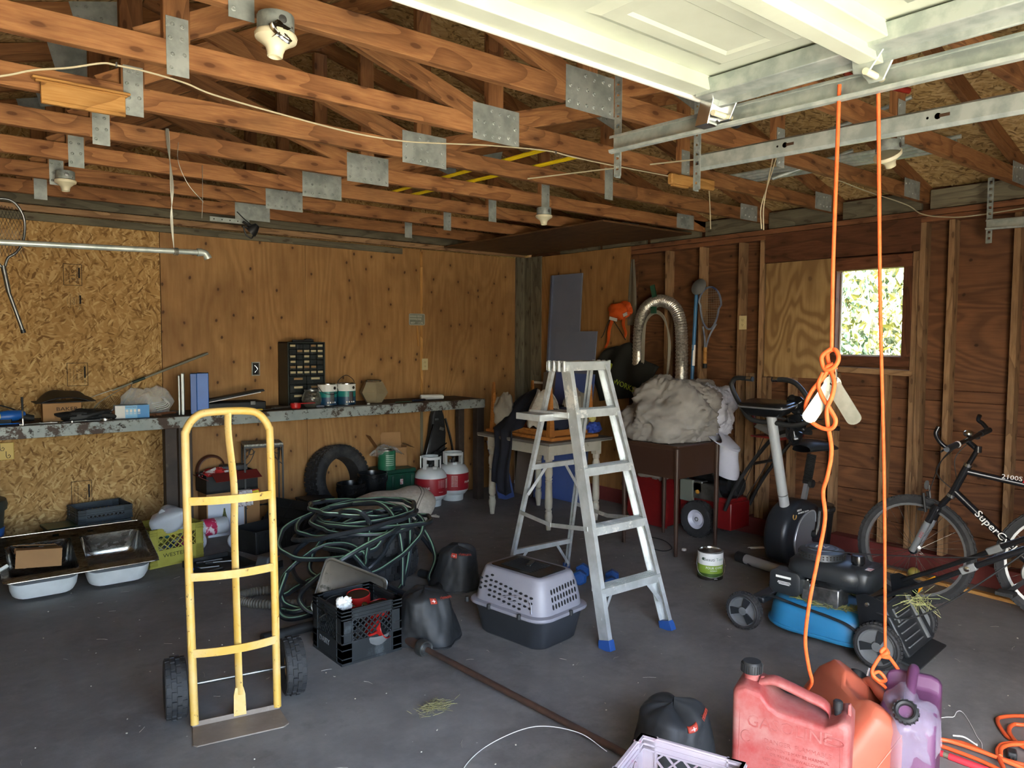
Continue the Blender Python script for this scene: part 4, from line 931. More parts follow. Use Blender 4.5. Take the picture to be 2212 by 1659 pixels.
# ------------------------------------------------------------- under the bench
t = thing('waste_bin', 'grey-green plastic bin cut off by the left edge of the picture', 'bin', (.335, 5.95, 0))
obj('tub', G().lathe([(0, .01), (.17, .01), (.19, .03), (.225, .47), (.24, .475), (.24, .50), (.22, .50), (.215, .47), (.175, .04), (0, .03)], 28), GREYBIN, t)
obj('lid', G().lathe([(.243, .50), (.235, .535), (.12, .565), (0, .57)], 28), GREYBIN, t)
obj('blue_label', G().lathe([(.2165, .30), (.2225, .36)], 4, TR(0, 0, 0, 0, 0, -40), ang=R(36)), mat('blue_sticker', '#2b5fae', .5), t)
milk_crate('grey-blue milk crate lying under the bench behind the sink', (1.155, 6.17, 0), 3, .36, .30, .27, GRYC, 8, (.62, .88))
milk_crate('dark grey crate stacked on the grey-blue milk crate', (1.165, 6.18, .272), 5, .36, .28, .10, mat('dark_crate', '#3b444b', .5, 0, '#30383e', 6), 9, (.3, .6))
t = thing('storage_lid', 'dark green tote lying on its side left of the milk crates', 'tote', (.90, 6.12, 0), 4)
obj('tub', G().box((0, 0, .135), (.19, .2, .27), top=(.94, .94)), GREENP, t, bevel=.01); obj('rim', G().box((0, 0, .262), (.21, .22, .02)), GREENP, t, bevel=.004)
# double sink
STN = N('stainless_steel'); v_ = STN.co(True, scale=(4, 90, 4)); STN.set('Base Color', STN.mix(STN.ramp(STN.noise(STN.co(True), 7, 5), .35, .7), c('#a9a8a5'), c('#7d756c'))); STN.set('Metallic', 1.0); STN.set('Roughness', STN.ramp(STN.noise(v_, 6, 3), .3, .7, .18, .34)); STN = STN.m
UNDER = mat('undercoat_grey_steel', '#73777a', .5, .4); WCOAT = mat('white_sound_coating', '#dfe2e2', .6, 0, '#cfd3d2', 8)
sk = thing('kitchen_sink', 'double stainless kitchen sink standing on the floor below the bench', 'sink', (.90, 5.50, .065), 0, None, (16.5, 0, -2))
SW, SD, SZ = .84, .56, .185
bx = [(-.205, -.03), (.205, -.03)]; bw, bd = .36, .38
# deck with two openings: strips around the bowls
g = G()
for (a, b) in (((-SW/2, -.205-bw/2), (-SD/2, SD/2)), ((.205+bw/2, SW/2), (-SD/2, SD/2)), ((-.205+bw/2, .205-bw/2), (-SD/2, SD/2)), ((-.205-bw/2, .205+bw/2), (-SD/2, -.03-bd/2)), ):
    g.box(((a[0]+a[1])/2, (b[0]+b[1])/2, SZ), (a[1]-a[0], b[1]-b[0], .004))
holes = [-.10, 0, .10]; y0, y1 = -.03+bd/2, SD/2
ym = (y0+y1)/2
g.box((0, (y0+ym-.018)/2, SZ), (.41+bw, ym-.018-y0, .004)); g.box((0, (ym+.018+y1)/2, SZ), (.41+bw, y1-ym-.018, .004))
xs = [-.205-bw/2]+[q for h in holes for q in (h-.018, h+.018)]+[.205+bw/2]
for i in range(0, 8, 2): g.box(((xs[i]+xs[i+1])/2, ym, SZ), (xs[i+1]-xs[i], .036, .004))
g.tube([(p[0], p[1], SZ+.001) for p in rrect(SW, SD, .03)], .005, 8, closed=True)
obj('deck', g, STN, sk, smooth=False)
for i, (cx, cy) in enumerate(bx):
    rings = []
    for s, z, r_ in ((1.0, SZ+.002, .05), (.985, SZ-.02, .06), (.95, .075, .07), (.90, .045, .075), (.80, .028, .07), (.30, .022, .04)):
        rings.append([(cx+p[0], cy+p[1], z) for p in rrect(bw*s, bd*s, r_*1.0)])
    b_ = obj('bowl', G().loft(rings, cap=False).add(rings[-1], [tuple(range(len(rings[-1])))]), STN, sk, fix=False, ang=60)
    obj('drain', G().lathe([(.055, .004), (.05, .0), (.04, -.006), (.022, -.012), (0, -.012)], 24, TR(cx, cy, .0255)).tube([(cx+.045*math.cos(a/16*6.283), cy+.045*math.sin(a/16*6.283), .028) for a in range(16)], .004, 6, closed=True), STEEL, b_)
    ro = []
    for s, z, r_ in ((1.03, SZ-.004, .055), (1.02, SZ-.06, .065)): ro.append([(cx+p[0], cy+p[1], z) for p in rrect(bw*s, bd*s, r_)])
    obj('bowl_outside', G().loft(ro, cap=False), UNDER, sk)
    ro = []
    for s, z, r_ in ((1.022, SZ-.06, .065), (.985, .05, .075), (.93, .016, .08), (.82, .003, .08), (.4, .001, .05)): ro.append([(cx+p[0], cy+p[1], z) for p in rrect(bw*s, bd*s, r_)])
    obj('sound_coating', G().loft(ro, cap=False), WCOAT, sk)
t = thing('shoe_box', 'open brown shoe carton lying tilted in the left sink bowl', 'box', (.68, 5.47, .17), -9, None, (-8, 4, -8))
obj('carton', G().box((0, .0, .055), (.245, .15, .11)), CARD, t, bevel=.001)
lid = obj('lid', G().box((-.02, .16, .105), (.25, .16, .004), rot=(-14, 0, -12)).box((-.012, .085, .09), (.25, .004, .035), rot=(-14, 0, -12)), CARD, t)
obj('white_sticker', G().box((.01, .078, .1135), (.028, .02, .001)), WHT, t)
text('asics', .022, INK, t, (-.09, .215, .094), (-14, 0, -12), ext=.0004, sx=1.3)
tag(obj('striped_packet', G().box((.46, 5.36, .20), (.09, .12, .02), rot=(-30, -20, 20)), WHT, bevel=.003), 'white and black striped packet in the sink corner at the left edge', 'packet')
# yellow crate with jugs and cans
yc = milk_crate('yellow milk crate holding milky jugs and drink cans, beside the sink', (1.505, 5.735, 0), 10, .385, .33, .27, YELC, 6, (.42, .80), text_=('WESTERN', .038, mat('dark_print', '#3a3a12', .7), .0, .075))
def jug(label, loc, rot):
    t = thing('plastic_jug', label, 'jug', loc, 0, 'milky jugs in the yellow crate', rot)
    rg = []
    for z, s, oy in ((0, .82, 0), (.01, .95, 0), (.05, 1, 0), (.14, 1, 0), (.18, .86, .004), (.215, .55, .012), (.24, .30, .02), (.262, .26, .02)): rg.append([(p[0], p[1]+oy, z) for p in rrect(.15*s, .15*s, .045*s)])
    obj('body', G().loft(rg), JUG, t, ang=60)
    obj('handle', G().tube(spline([(0, -.03, .225), (0, -.072, .205), (0, -.082, .15), (0, -.07, .11)], 6), .013, 10), JUG, t)
    return t
jug('milky plastic jug lying on top at the left of the yellow crate', (1.41, 5.66, .27), (68, -20, 60))
jug('second milky plastic jug behind the first one in the yellow crate', (1.60, 5.80, .275), (70, 25, -50))
rr = random.Random(11); CANC = [mat('can_silver', '#b9bcc0', .3, .8), mat('can_blue', '#2c5c9c', .35, .5), mat('can_pink', '#b53a6a', .35, .4), mat('can_gold', '#9d8a3a', .35, .6), mat('can_teal', '#4f8c92', .35, .5)]
pos = ['at the front left', 'at the front middle', 'at the front right', 'in the back row left', 'in the back row middle', 'in the back row right', 'on top near the jug', 'on top at the right', 'on top at the back']
for i in range(9):
    x = 1.41+.095*(i % 3)+rr.uniform(-.01, .01); y = 5.635+.075*((i//3) % 2)+.0*i+(.02*(i % 3)); z = .10+.085*(i//3)+rr.uniform(0, .01)
    if i > 5: x, y, z = (1.50, 5.64, .262) if i == 6 else (1.60, 5.665, .262) if i == 7 else (1.56, 5.70, .19)
    t = thing('drink_can', 'crushed %s drink can in the yellow crate, %s' % (('silver', 'blue', 'pink', 'gold', 'teal')[i % 5], pos[i]), 'can', (x, y, z), 0, 'drink cans in the yellow crate', (rr.uniform(60, 110), rr.uniform(0, 40), rr.uniform(0, 180)))
    obj('can_body', G().lathe([(0, -.05), (.022, -.052), (.030, -.045), (.031, .0), (.030, .04), (.023, .05), (.02, .047), (0, .046)], 16), CANC[i % 5], t)
# christmas tree carton and the red one on it
xb = thing('tree_carton', 'tall carton with a picture of a small lit tree on a white panel', 'box', (2.135, 6.255, 0), -3)
obj('carton', G().box((0, 0, .176), (.425, .26, .352)), CARD, xb, bevel=.002)
obj('white_panel', G().box((-.06, -.1308, .14), (.285, .001, .278)), mat('white_blue_print', '#c9cfdc', .5), xb)
g = G()
for i in range(8): g.lathe([(.036*(1-i/9), 0), (.006, .032)], 10, MX.Translation((-.075, -.1325, .105+.013*i)) @ MX.Diagonal((1, .03, 1, 1)))
obj('printed_tree', g, mat('tree_print_green', '#3a4a2a', .7, 0, '#6b6a35', 60), xb); obj('printed_pot', G().box((-.075, -.1316, .092), (.022, .001, .02)), INK, xb)
YT = mat('yellow_tag', '#d7c92a', .5); obj('price_tag', G().prism([(-.05, -.03), (.03, -.03), (.05, .0), (.045, .03), (-.035, .03), (-.055, .005)], .001, TR(.160, -.132, .312, 90, -8, 0)), YT, xb); text('119', .034, INK, xb, (.157, -.1335, .312), (90, -8, 0), ext=.0004)
text('97', .016, INK, xb, (.178, -.1335, .322), (90, -8, 0), ext=.0004); obj('red_corner', G().box((.175, -.1312, .342), (.07, .001, .02)), REDP, xb)
rb = thing('red_carton', 'open carton with dark red flaps stacked on the tree carton', 'box', (2.12, 6.25, .354), 2)
DKRED = mat('dark_red_card', '#6b1f1c', .7)
obj('carton', G().box((0, .0, .01), (.42, .24, .02)).box((0, .118, .075), (.42, .004, .15)).box((0, -.118, .07), (.42, .004, .14)).box((.208, 0, .075), (.004, .24, .15)).box((-.208, 0, .075), (.004, .24, .15)), BLK, rb)
obj('flap', G().box((.02, -.165, .135), (.38, .11, .004), rot=(28, 0, 3)), DKRED, rb); obj('flap', G().box((-.23, -.02, .13), (.08, .22, .004), rot=(0, 30, 0)), DKRED, rb)
t = thing('towel', 'red and white cloth crumpled in the red carton', 'cloth', (2.06, 6.25, .44)); obj('cloth', bag_lumps((0, 0, .045), (.14, .09, .05), 1, 3, .5, 2.4, -.05), mat('red_white_cloth', '#b3201f', .8, 0, '#d9d4d4', 11, lo=.48, hi=.52), t)
t = thing('crochet_doily', 'white doily with red dots hanging over the tree carton', 'doily', (2.195, 6.08, .352))
obj('cloth', G().grid(lambda u, v: (-.06+.12*v+.02*math.sin(6*u)*(1-v), .03-.075*min(1, 1.9*u)+.012*math.sin(v*22)*u, .012-.125*max(0, u-.35)*1.5), 14, 14), mat('dotted_cloth', '#d4d2d6', .8, 0, '#7a2a35', 55, lo=.60, hi=.64), t, solid=.002)
t = thing('wire_coil', 'coil of reddish tubing standing behind the red carton', 'coil', (2.03, 6.355, .40))
g = G()
for i in range(5): g.tube([(.115*math.cos(a/28*6.283)*(1-.02*i), -.008*i+.02, .115+.115*math.sin(a/28*6.283)*(1-.02*i)) for a in range(28)], .006, 7, closed=True)
obj('loops', g, mat('copper_brown_tube', '#4d2a1e', .35), t)
t = thing('game_box', 'dark flat box lying on the red carton behind the cloth', 'box', (2.19, 6.30, .505), -4); obj('carton', G().box((0, 0, .02), (.20, .12, .04)), mat('slate_box', '#3c4046', .6), t, bevel=.002)
# iron plant stand
ps = thing('plant_stand', 'black iron plant stand with scrollwork and a speckled stone top', 'plant stand', (2.395, 6.19, 0), -14)
SPK = mat('speckled_stone', '#a3a49b', .5, 0, '#6b6c66', 55, lo=.42, hi=.58); IRON = mat('black_iron', '#16191b', .5)
obj('stone_top', G().box((0, 0, .722), (.31, .24, .018)), SPK, ps, bevel=.003); obj('frame', G().box((0, -.118, .706), (.31, .008, .014)).box((0, .118, .706), (.31, .008, .014)).box((.153, 0, .706), (.008, .24, .014)).box((-.153, 0, .706), (.008, .24, .014)), IRON, ps)
for sx in (1, -1):
    for sy in (1, -1):
        obj('leg', G().box((sx*.15, sy*.113, .352), (.013, .013, .704)), IRON, ps)
        g = G()
        for k in (0, 1):
            pts = []
            for q in range(26):
                a = q/25*7.6; r_ = .034*(1-q/36)
                pts.append((r_*math.cos(a), .0, r_*math.sin(a)))
            o_ = V((sx*.105, sy*.113, .665)) if k == 0 else V((sx*.15, sy*.07, .665))
            g.tube([o_+(V((p[0]*sx, 0, p[2])) if k == 0 else V((0, p[0]*sy, p[2]))) for p in pts], .0035, 6)
            g.tube(spline([(sx*.15, sy*.113, .55), o_+(V((0, 0, -.07)) if k == 0 else V((0, 0, -.07))), o_+(V((-sx*.035, 0, .01)) if k == 0 else V((0, -sy*.035, .01)))], 6), .0035, 6)
        obj('scroll', g, IRON, ps)
obj('stretcher', G().tube([(-.15, -.113, .2), (.15, .113, .2)], .005, 6).tube([(-.15, .113, .2), (.15, -.113, .2)], .005, 6), IRON, ps)
# bottles, black tool case, tray
def bottle(label, loc, rot):
    t = thing('water_bottle', label, 'bottle', loc, 0, None, rot)
    obj('bottle_body', G().lathe([(0, 0), (.055, 0), (.065, .01), (.065, .10), (.061, .11), (.065, .12), (.065, .20), (.05, .245), (.022, .275), (.018, .30), (0, .30)], 24), JUG, t)
    obj('label_band', G().lathe([(.0655, .10), (.066, .101), (.066, .19), (.0655, .191)], 24), mat('pink_label', '#b92a55', .5, 0, '#e0d5da', 16, lo=.5, hi=.56), t)
    obj('cap', G().lathe([(.019, .295), (.019, .315), (0, .317)], 14), WHT, t); return t
bottle('large clear bottle with pink label lying under the tree carton, at the left', (1.80, 5.86, .068), (90, 0, -80)); bottle('clear bottle with pink label lying nearer the floor tray', (1.98, 5.66, .068), (90, 0, 150))
bottle('clear bottle lying behind the open black tool case', (2.02, 5.98, .13), (90, 0, -85))
tc = thing('tool_case', 'open black plastic tool case with its lid tipped back', 'tool case', (2.20, 5.62, 0), 16)
obj('tray', G().box((0, 0, .008), (.42, .30, .016)).box((0, .146, .085), (.42, .01, .17)).box((0, -.146, .085), (.42, .01, .17)).box((.206, 0, .085), (.01, .30, .17)).box((-.206, 0, .085), (.01, .30, .17)), BLK, tc, bevel=.004)
obj('rib', [g for g in [G()] for i in range(7) if g.box((-.18+.06*i, -.153, .08), (.012, .008, .15))][-1], BLK, tc)
lidm = TR(.30, .10, .16, 8, -38, 20)
lo_ = bpy.data.objects.new('lid', None); C.objects.link(lo_); lo_.parent = tc; lo_.matrix_local = lidm
obj('lid_shell', G().box((0, 0, 0), (.30, .38, .09), top=(.94, .94)), BLK, lo_, bevel=.012); obj('rib', G().box((-.05, 0, .047), (.012, .34, .008)).box((.05, 0, .047), (.012, .34, .008)).box((0, .02, .047), (.26, .010, .008)), BLK, lo_); obj('latch', G().box((.10, .197, .0), (.05, .012, .05)).box((-.08, .197, .0), (.05, .012, .05)), CHROME, lo_, bevel=.003)
tt = thing('tool_tray', 'shallow black tray of small tools on the floor by the yellow crate', 'tray', (1.735, 5.27, 0), 9)
obj('pan', G().box((0, 0, .006), (.34, .44, .012)).box((0, .217, .022), (.34, .008, .044)).box((0, -.217, .022), (.34, .008, .044)).box((.167, 0, .022), (.008, .44, .044)).box((-.167, 0, .022), (.008, .44, .044)), BLK, tt, bevel=.002)
rr = random.Random(8)
for i, lb in enumerate(('nearest the front', 'second from the front', 'in the middle', 'second from the back', 'at the back')):
    t = thing('socket_key', 'steel tool lying in the shallow black tray, %s' % lb, 'tool', (1.70+rr.uniform(-.05, .08), 5.12+.075*i, .022), rr.uniform(-30, 30), 'tools in the floor tray')
    obj('shaft', G().tube([(-.07, 0, 0), (.06, 0, 0)], .006, 8), STEEL, t); obj('handle', G().tube([(-.12, 0, 0), (-.07, 0, 0)], .011, 8), BLUE if i == 2 else BLK, t)
t = thing('battery_charger', 'grey and black charger with an orange sticker on the floor behind the hand truck', 'charger', (1.98, 5.02, 0), 24)
obj('housing', G().box((0, 0, .055), (.17, .13, .11), top=(.75, .8)), mat('charger_grey', '#4b4f52', .5), t, bevel=.015); obj('dark_window', G().box((.0, -.062, .04), (.13, .01, .05)), BLK, t, bevel=.006); obj('orange_sticker', G().box((.01, -.052, .085), (.07, .002, .03), rot=(14, 0, 0)), mat('orange_print', '#cc6a26', .5), t)
text('72C', .02, WHT, t, (-.03, -.0685, .04), (90, 0, 0), ext=.0004)
# tyre against the wall, black pots, tote, boxes
t = thing('car_tyre', 'car tyre standing upright against the back wall under the bench', 'tyre', (3.13, 6.27, .315), 0, None, (80, 0, 14)); obj('tread', tyre(G(), .318, .20, .20, MX.Identity(4), 40, 4, .009), RUB, t)
SHINY = mat('glossy_black_plastic', '#0f1113', .25, 0, '#16181b', 8)
def pot(label, x, y, r, h):
    t = thing('planter_pot', label, 'pot', (x, y, 0))
    obj('pot_body', G().lathe([(0, .005), (r*.72, .005), (r*.74, .015), (r*.93, h-.09), (r*.93, h-.085), (r*.96, h-.082), (r*.96, h-.02), (r, h-.018), (r, h), (r*.93, h), (r*.90, h-.03), (r*.70, .03), (0, .025)], 32), SHINY, t)
    g = G()
    for i in range(22):
        a = i/22*6.283; p = V((r*.97*math.cos(a), r*.97*math.sin(a), h-.052))
        for s in (1, -1): g.tube([p+V((0, 0, .02*math.sin(q/8*6.283)))+V((-math.sin(a), math.cos(a), 0))*(s*.013*math.cos(q/8*6.283)+s*.013) for q in range(8)], .0028, 5, closed=True)
    obj('filigree_band', g, SHINY, t); return t
pot('shorter black planter pot with a filigree band, in front of the tyre', 3.09, 5.94, .13, .34); pot('taller black planter pot with a filigree band, in front of the green tote', 3.335, 6.0, .135, .395)
tb = thing('green_tote', 'dark green storage tote with a lid under the bench', 'tote', (3.66, 6.235, 0), -3)
obj('tub', G().box((0, 0, .17), (.35, .27, .34), top=(1.08, 1.08)), GREENP, tb, bevel=.015)
obj('lid', G().box((0, 0, .36), (.39, .31, .035), top=(.97, .96)), GREENP, tb, bevel=.008); obj('rib', [g for g in [G()] for i in range(4) if g.box((-.15+.1*i, -.152, .17), (.03, .012, .30))][-1], GREENP, tb, bevel=.004); obj('maker_sticker', G().box((.03, -.159, .26), (.03, .002, .05)), mat('red_white_sticker', '#c9c2c0', .5, 0, '#a51f2a', 40), tb)
t = paintcan('green_tin', 'green tin can with crinkled film on top of the dark green tote', 3.555, 6.13, .378, .082, .19, None, ((.006, .185, mat('green_tin_label', '#1c5a40', .35, 0, '#2d7050', 14)),)); t['category'] = 'tin'
for j in range(6): obj('label_line', G().lathe([(.0835, .05+.018*j), (.0835, .058+.018*j)], 8, TR(0, 0, 0, 0, 0, -125), ang=R(60)), mat('tin_print', '#8fb09a', .5), t)
t = thing('film_wrap', 'clear crinkled plastic film draped over the green tin', 'film', (3.555, 6.13, .572)); obj('film', G().grid(lambda u, v: (-.14+.28*u, -.085+.17*v, .03*math.exp(-((u-.5)/.3)**2)-.05*abs(u-.5)**1.5*3+.02*NZ.noise(V((u*8, v*8, 0)))), 18, 14), CLEAR, t, solid=.001)
ob = thing('open_carton', 'small open carton with raised flaps on the dark green tote', 'box', (3.715, 6.31, .378), -8)
obj('carton', G().box((0, .0, .004), (.26, .14, .008)).box((0, .068, .10), (.26, .004, .20)).box((0, -.068, .09), (.26, .004, .18)).box((.128, 0, .095), (.004, .14, .19)).box((-.128, 0, .095), (.004, .14, .19)), CARD, ob)
for a in (((-.19, 0, .24), (.004, .13, .16), (0, -35, 0)), ((.165, -.03, .19), (.08, .12, .004), (0, 25, 8)), ((0.02, .075, .25), (.20, .004, .13), (-12, 0, -8))): obj('flap', G().box(a[0], a[1], rot=a[2]), CARD, ob)
t = thing('metal_stool', 'low black wire-legged stand with a flat seat between tool case and tyre', 'stand', (2.80, 6.05, 0), 3)
obj('seat', G().box((0, 0, .225), (.26, .22, .018)), BLK, t, bevel=.004); obj('wire_legs', G().tube([(-.12, -.1, .22), (-.12, -.1, .007), (.12, -.1, .007), (.12, -.1, .22)], .006, 8).tube([(-.12, .1, .22), (-.12, .1, .007), (.12, .1, .007), (.12, .1, .22)], .006, 8), IRON, t); obj('scrollwork', [g for g in [G()] for i in range(4) if g.tube([(-.09+.06*i+.022*math.cos(a/9*6.283), -.105, .175+.022*math.sin(a/9*6.283)) for a in range(9)], .004, 6, closed=True)][-1], IRON, t)
# propane cylinders
RLAB = mat('propane_red_label', '#8f1b26', .45); TNKW = mat('tank_white', '#cfd3d4', .4, 0, '#bfc4c6', 5)
def propane(label, x, y, rz, txt):
    t = thing('propane_tank', label, 'propane tank', (x, y, 0), rz); r = .155
    obj('cylinder_body', G().lathe([(0, .045), (.07, .047), (.12, .065), (.148, .10), (r, .135), (r, .275), (.150, .305), (.125, .342), (.08, .365), (.03, .372), (0, .372)], 36), TNKW, t)
    obj('foot_ring', G().lathe([(.095, .0), (.10, .0), (.105, .06), (.098, .06), (.095, 0)], 30), TNKW, t)
    obj('red_label', G().lathe([(r*1.003, .115), (r*1.006, .118), (r*1.006, .275), (r*1.003, .278)], 40, TR(0, 0, 0, 0, 0, 105), ang=R(325)), RLAB, t)
    g = G()
    for a0 in (200, 20):
        n = 12
        for i in range(n):
            for k in range(1):
                a, b = R(a0+140*i/n), R(a0+140*(i+1)/n)
                for z0, z1 in ((.452, .478),)+(((.362, .455),) if i < 2 or i > 9 else ())+(((.362, .385),) if i in (5, 6) else ()):
                    vs = [(rr_*math.cos(q), rr_*math.sin(q), z) for z in (z0, z1) for rr_, q in ((.092, a), (.102, a), (.102, b), (.092, b))]
                    g.add(vs, [(0, 1, 2, 3), (4, 5, 6, 7), (0, 1, 5, 4), (1, 2, 6, 5), (2, 3, 7, 6), (3, 0, 4, 7)])
    obj('collar', g, TNKW, t); obj('valve', G().lathe([(.02, .37), (.02, .40), (.012, .402), (.012, .43), (.028, .432), (.028, .45), (0, .45)], 14).tube([(0, 0, .415), (0, -.05, .415)], .014, 10), BLK, t)
    for s, sz, z, xx, m_ in txt: text(s, sz, m_, t, (0, 0, 0), None, bend=r*1.008, mat4=TR(0, 0, z, 0, 0, xx) @ TR(0, -r*1.008, 0, 90, 0, 0), ext=.0004)
    return t
LN = 'refill exchange safety information'
tx = [('PROPANE', .030, .19, -50, WHT), ('Thank you', .012, .150, 15, WHT)]+[('keep upright in use', .010, .258-.013*i, 18, mat('label_print', '#cfa6a8', .6)) for i in range(6)]+[('store outdoors only', .010, .258-.013*i, 56, WHT) for i in range(7)]
propane('nearer white propane cylinder with a red label, left of the pair', 3.985, 6.04, -10, tx); propane('farther white propane cylinder with a red label, right of the pair', 4.315, 6.135, -25, [('safety warning', .011, .256-.014*i, -5, WHT) for i in range(8)]+[('PROPANE', .03, .19, 60, WHT)])
# golf bag like black pack
t = thing('black_backpack', 'black backpack of straps and buckles standing in the corner behind the propane', 'backpack', (4.235, 6.355, 0), -4)
obj('pack_body', G().loft([[(p[0]*s+ox, p[1]*.9, z) for p in rrect(.24, .09, .04)] for z, s, ox in ((.0, .95, -.06), (.2, 1.05, -.04), (.45, 1.0, 0), (.65, .82, .03), (.82, .62, .03), (.89, .4, .03))]), BLK, t, ang=60)
obj('strap', G().tube(spline([(-.05, -.075, .75), (-.14, -.10, .5), (-.22, -.09, .2), (-.24, -.06, .02)], 8), .012, 8, flat=.4).tube(spline([(.09, -.07, .8), (.16, -.09, .5), (.19, -.08, .15)], 8), .012, 8, flat=.4).tube(spline([(-.08, -.08, .42), (0, -.10, .50), (.10, -.08, .55)], 6), .006, 6).tube(spline([(-.10, -.08, .36), (0, -.10, .45), (.10, -.08, .5)], 6), .006, 6), SHINY, t)
obj('pocket', bag_lumps((-.02, -.08, .35), (.10, .04, .14), 1, 9, .25, 2, 0), BLK, t); obj('buckle', G().box((.04, -.085, .70), (.05, .012, .03), rot=(0, 20, 0)).box((-.02, -.088, .8), (.04, .012, .02)), STEEL, t, bevel=.003)
# ------------------------------------------------------------- hand truck
YELP = mat('worn_yellow_paint', '#d4ad55', .5, 0, '#cba145', 4, chip=('#3a2a1c', 34, .62, .66), dust=('#d3bd8c', 3, .42, .75))
WORN = mat('worn_toe_plate_steel', '#8d8278', .6, .2, '#766a5f', 5, chip=('#9a7c40', 3.2, .62, .72), dust=('#8f8880', 18, .55, .75), bump=.2, bsc=30)
ht = thing('hand_truck', 'yellow two-wheeled hand truck standing in the left foreground', 'hand truck', (1.075, 3.09, 0), -12)
# local x along the axle, y away from the toe plate (towards the wheels), z up; the frame leans back a little
lean = lambda z: .022+.10*z
rl = [(-.165, lean(.015), .015), (-.17, lean(.6), .6), (-.17, lean(1.14), 1.14), (-.165, lean(1.22), 1.215), (-.13, lean(1.27), 1.268), (-.075, lean(1.29), 1.288)]
path = spline(rl+[(-p[0], p[1], p[2]) for p in rl[::-1]], 7)
obj('frame_tube', G().tube(path, .0165, 14), YELP, ht)
obj('centre_strap', G().tube(spline([(-.0, lean(1.28), 1.283), (.0, lean(1.2)-.0, 1.19), (.015, lean(1.0)-.01, .97), (.012, lean(.8)-.004, .74), (.01, lean(.3)-.012, .3), (.012, lean(.10), .10)], 8), .018, 12, flat=.45).loft([[(.012+a*.5, lean(z)+b, z) for a, b in ((-w_, -.006), (w_, -.006), (w_, .006), (-w_, .006))] for z, w_ in ((.13, .032), (.10, .046), (.015, .05))]), YELP, ht)
for z in (.305, .615, .925):
    g = G(); n = 8
    for i in range(n):
        a, b = -1+2*i/n, -1+2*(i+1)/n
        y_ = lambda q: lean(z)-.012-.028*(1-q*q)
        g.beam((a*.165, y_(a), z), (b*.165+.002, y_(b), z), .006, .034)
    obj('cross_strap', g, YELP, ht)
obj('toe_plate', G().prism([(-.175, .02), (-.185, -.13), (-.17, -.145), (.16, -.145), (.185, -.125), (.175, .02)], .006, TR(0, 0, .004)).box((0, .022, .014), (.35, .006, .026)), WORN, ht, bevel=.002)
for s in (1, -1):
    obj('axle_bracket', G().prism([(.03, .02), (.10, .14), (.105, .17), (.06, .28), (.05, .40), (.04, .40), (.05, .20)], .006, TR(s*.178, 0, 0, 90, 0, 90)), YELP, ht)
    wl2 = bpy.data.objects.new('wheel', None); C.objects.link(wl2); wl2.parent = ht; wl2.location = (.255 if s > 0 else -.228, .155, .128)
    obj('tyre', tyre(G(), .128, .055, .088, TR(0, 0, 0, 0, 90, 0), 20, 4, .006), RUB, wl2)
    obj('rim', G().lathe([(.012, -.03), (.05, -.025), (.058, -.02), (.058, .02), (.05, .025), (.012, .03), (.012, -.03)], 20, TR(0, 0, 0, 0, 90, 0)), YELP, wl2)
obj('axle', G().tube([(-.25, .155, .128), (.25, .155, .128)], .008, 10), STEEL, ht)
# ------------------------------------------------------------- black crate with mugs
BLKC = mat('black_crate_plastic', '#23272a', .5, 0, '#1d2022', 7, dust=('#5f666a', 6, .56, .85))
cr = milk_crate('black milk crate of red mugs in the centre foreground', (1.823, 3.455, 0), 0, .335, .325, .275, BLKC, 7, (.40, .80), text2=('DAIRY', .04, mat('grey_print', '#74787a', .7), .03, .075))
MUGR = mat('red_enamel', '#a3231f', .25, 0, '#8c1a18', 5)
def mug(label, loc, rot, r=.052, h=.10, m=MUGR):
    t = thing('mug', label, 'mug', loc, 0, 'mugs in the black crate', rot)
    obj('cup', G().lathe([(0, 0), (r*.9, .0), (r, .008), (r, h), (r*.96, h+.003), (r*.92, h), (r*.90, .012), (0, .008)], 28), m, t)
    obj('inner_rim', G().lathe([(r*.915, h*.995), (r*.895, h*.98), (r*.885, .016), (0, .012)], 28), SHINY, t)
    obj('handle', G().tube(spline([(-r, 0, h*.82), (-r-.028, 0, h*.78), (-r-.034, 0, h*.48), (-r-.022, 0, h*.25), (-r, 0, h*.2)], 6), .006, 8), m, t)
mug('upright red mug with a black inside, at the back of the black crate', (1.865, 3.51, .165), (4, -6, 10), .062)
mug('red mug low behind the lattice at the right of the black crate', (1.93, 3.40, .13), (0, 10, 150), .055)
mug('red mug low behind the lattice at the middle of the black crate', (1.86, 3.385, .10), (70, 0, 30), .055)
mug('black mug lying at the left of the black crate', (1.73, 3.50, .17), (30, -20, 0), .062, .1, SHINY)
tag(obj('crumpled_paper', bag_lumps((1.722, 3.405, .262), (.038, .034, .04), 1, 6, .5, 2.6), WHT), 'white crumpled paper on top in the black crate', 'paper')
t = thing('bottle', 'small dark bottle with a silver cap beside the crumpled paper', 'bottle', (1.80, 3.36, .185), 0, None, (20, 0, 0)); obj('glass', G().lathe([(0, 0), (.024, 0), (.026, .01), (.026, .05), (.012, .07), (.012, .078), (0, .078)], 16), SHINY, t); obj('cap', G().lathe([(.014, .072), (.014, .094), (0, .095)], 16), CHROME, t)
t = thing('bowl', 'grey bowl lying at the bottom of the black crate', 'bowl', (1.86, 3.36, .02)); obj('shell', G().lathe([(0, 0), (.04, 0), (.085, .06), (.09, .09), (.086, .09), (.08, .06), (.036, .006), (0, .006)], 24), GREYP, t)
tag(obj('paper_sheet', G().grid(lambda u, v: (1.74+.16*u, 3.46+.10*v, .215+.02*math.sin(u*6+v*3)), 8, 5), mat('straw_tangle', '#6d6544', .8, 0, '#3c3a28', 30), solid=.003), 'mottled scrap of cloth under the mugs in the black crate', 'cloth')
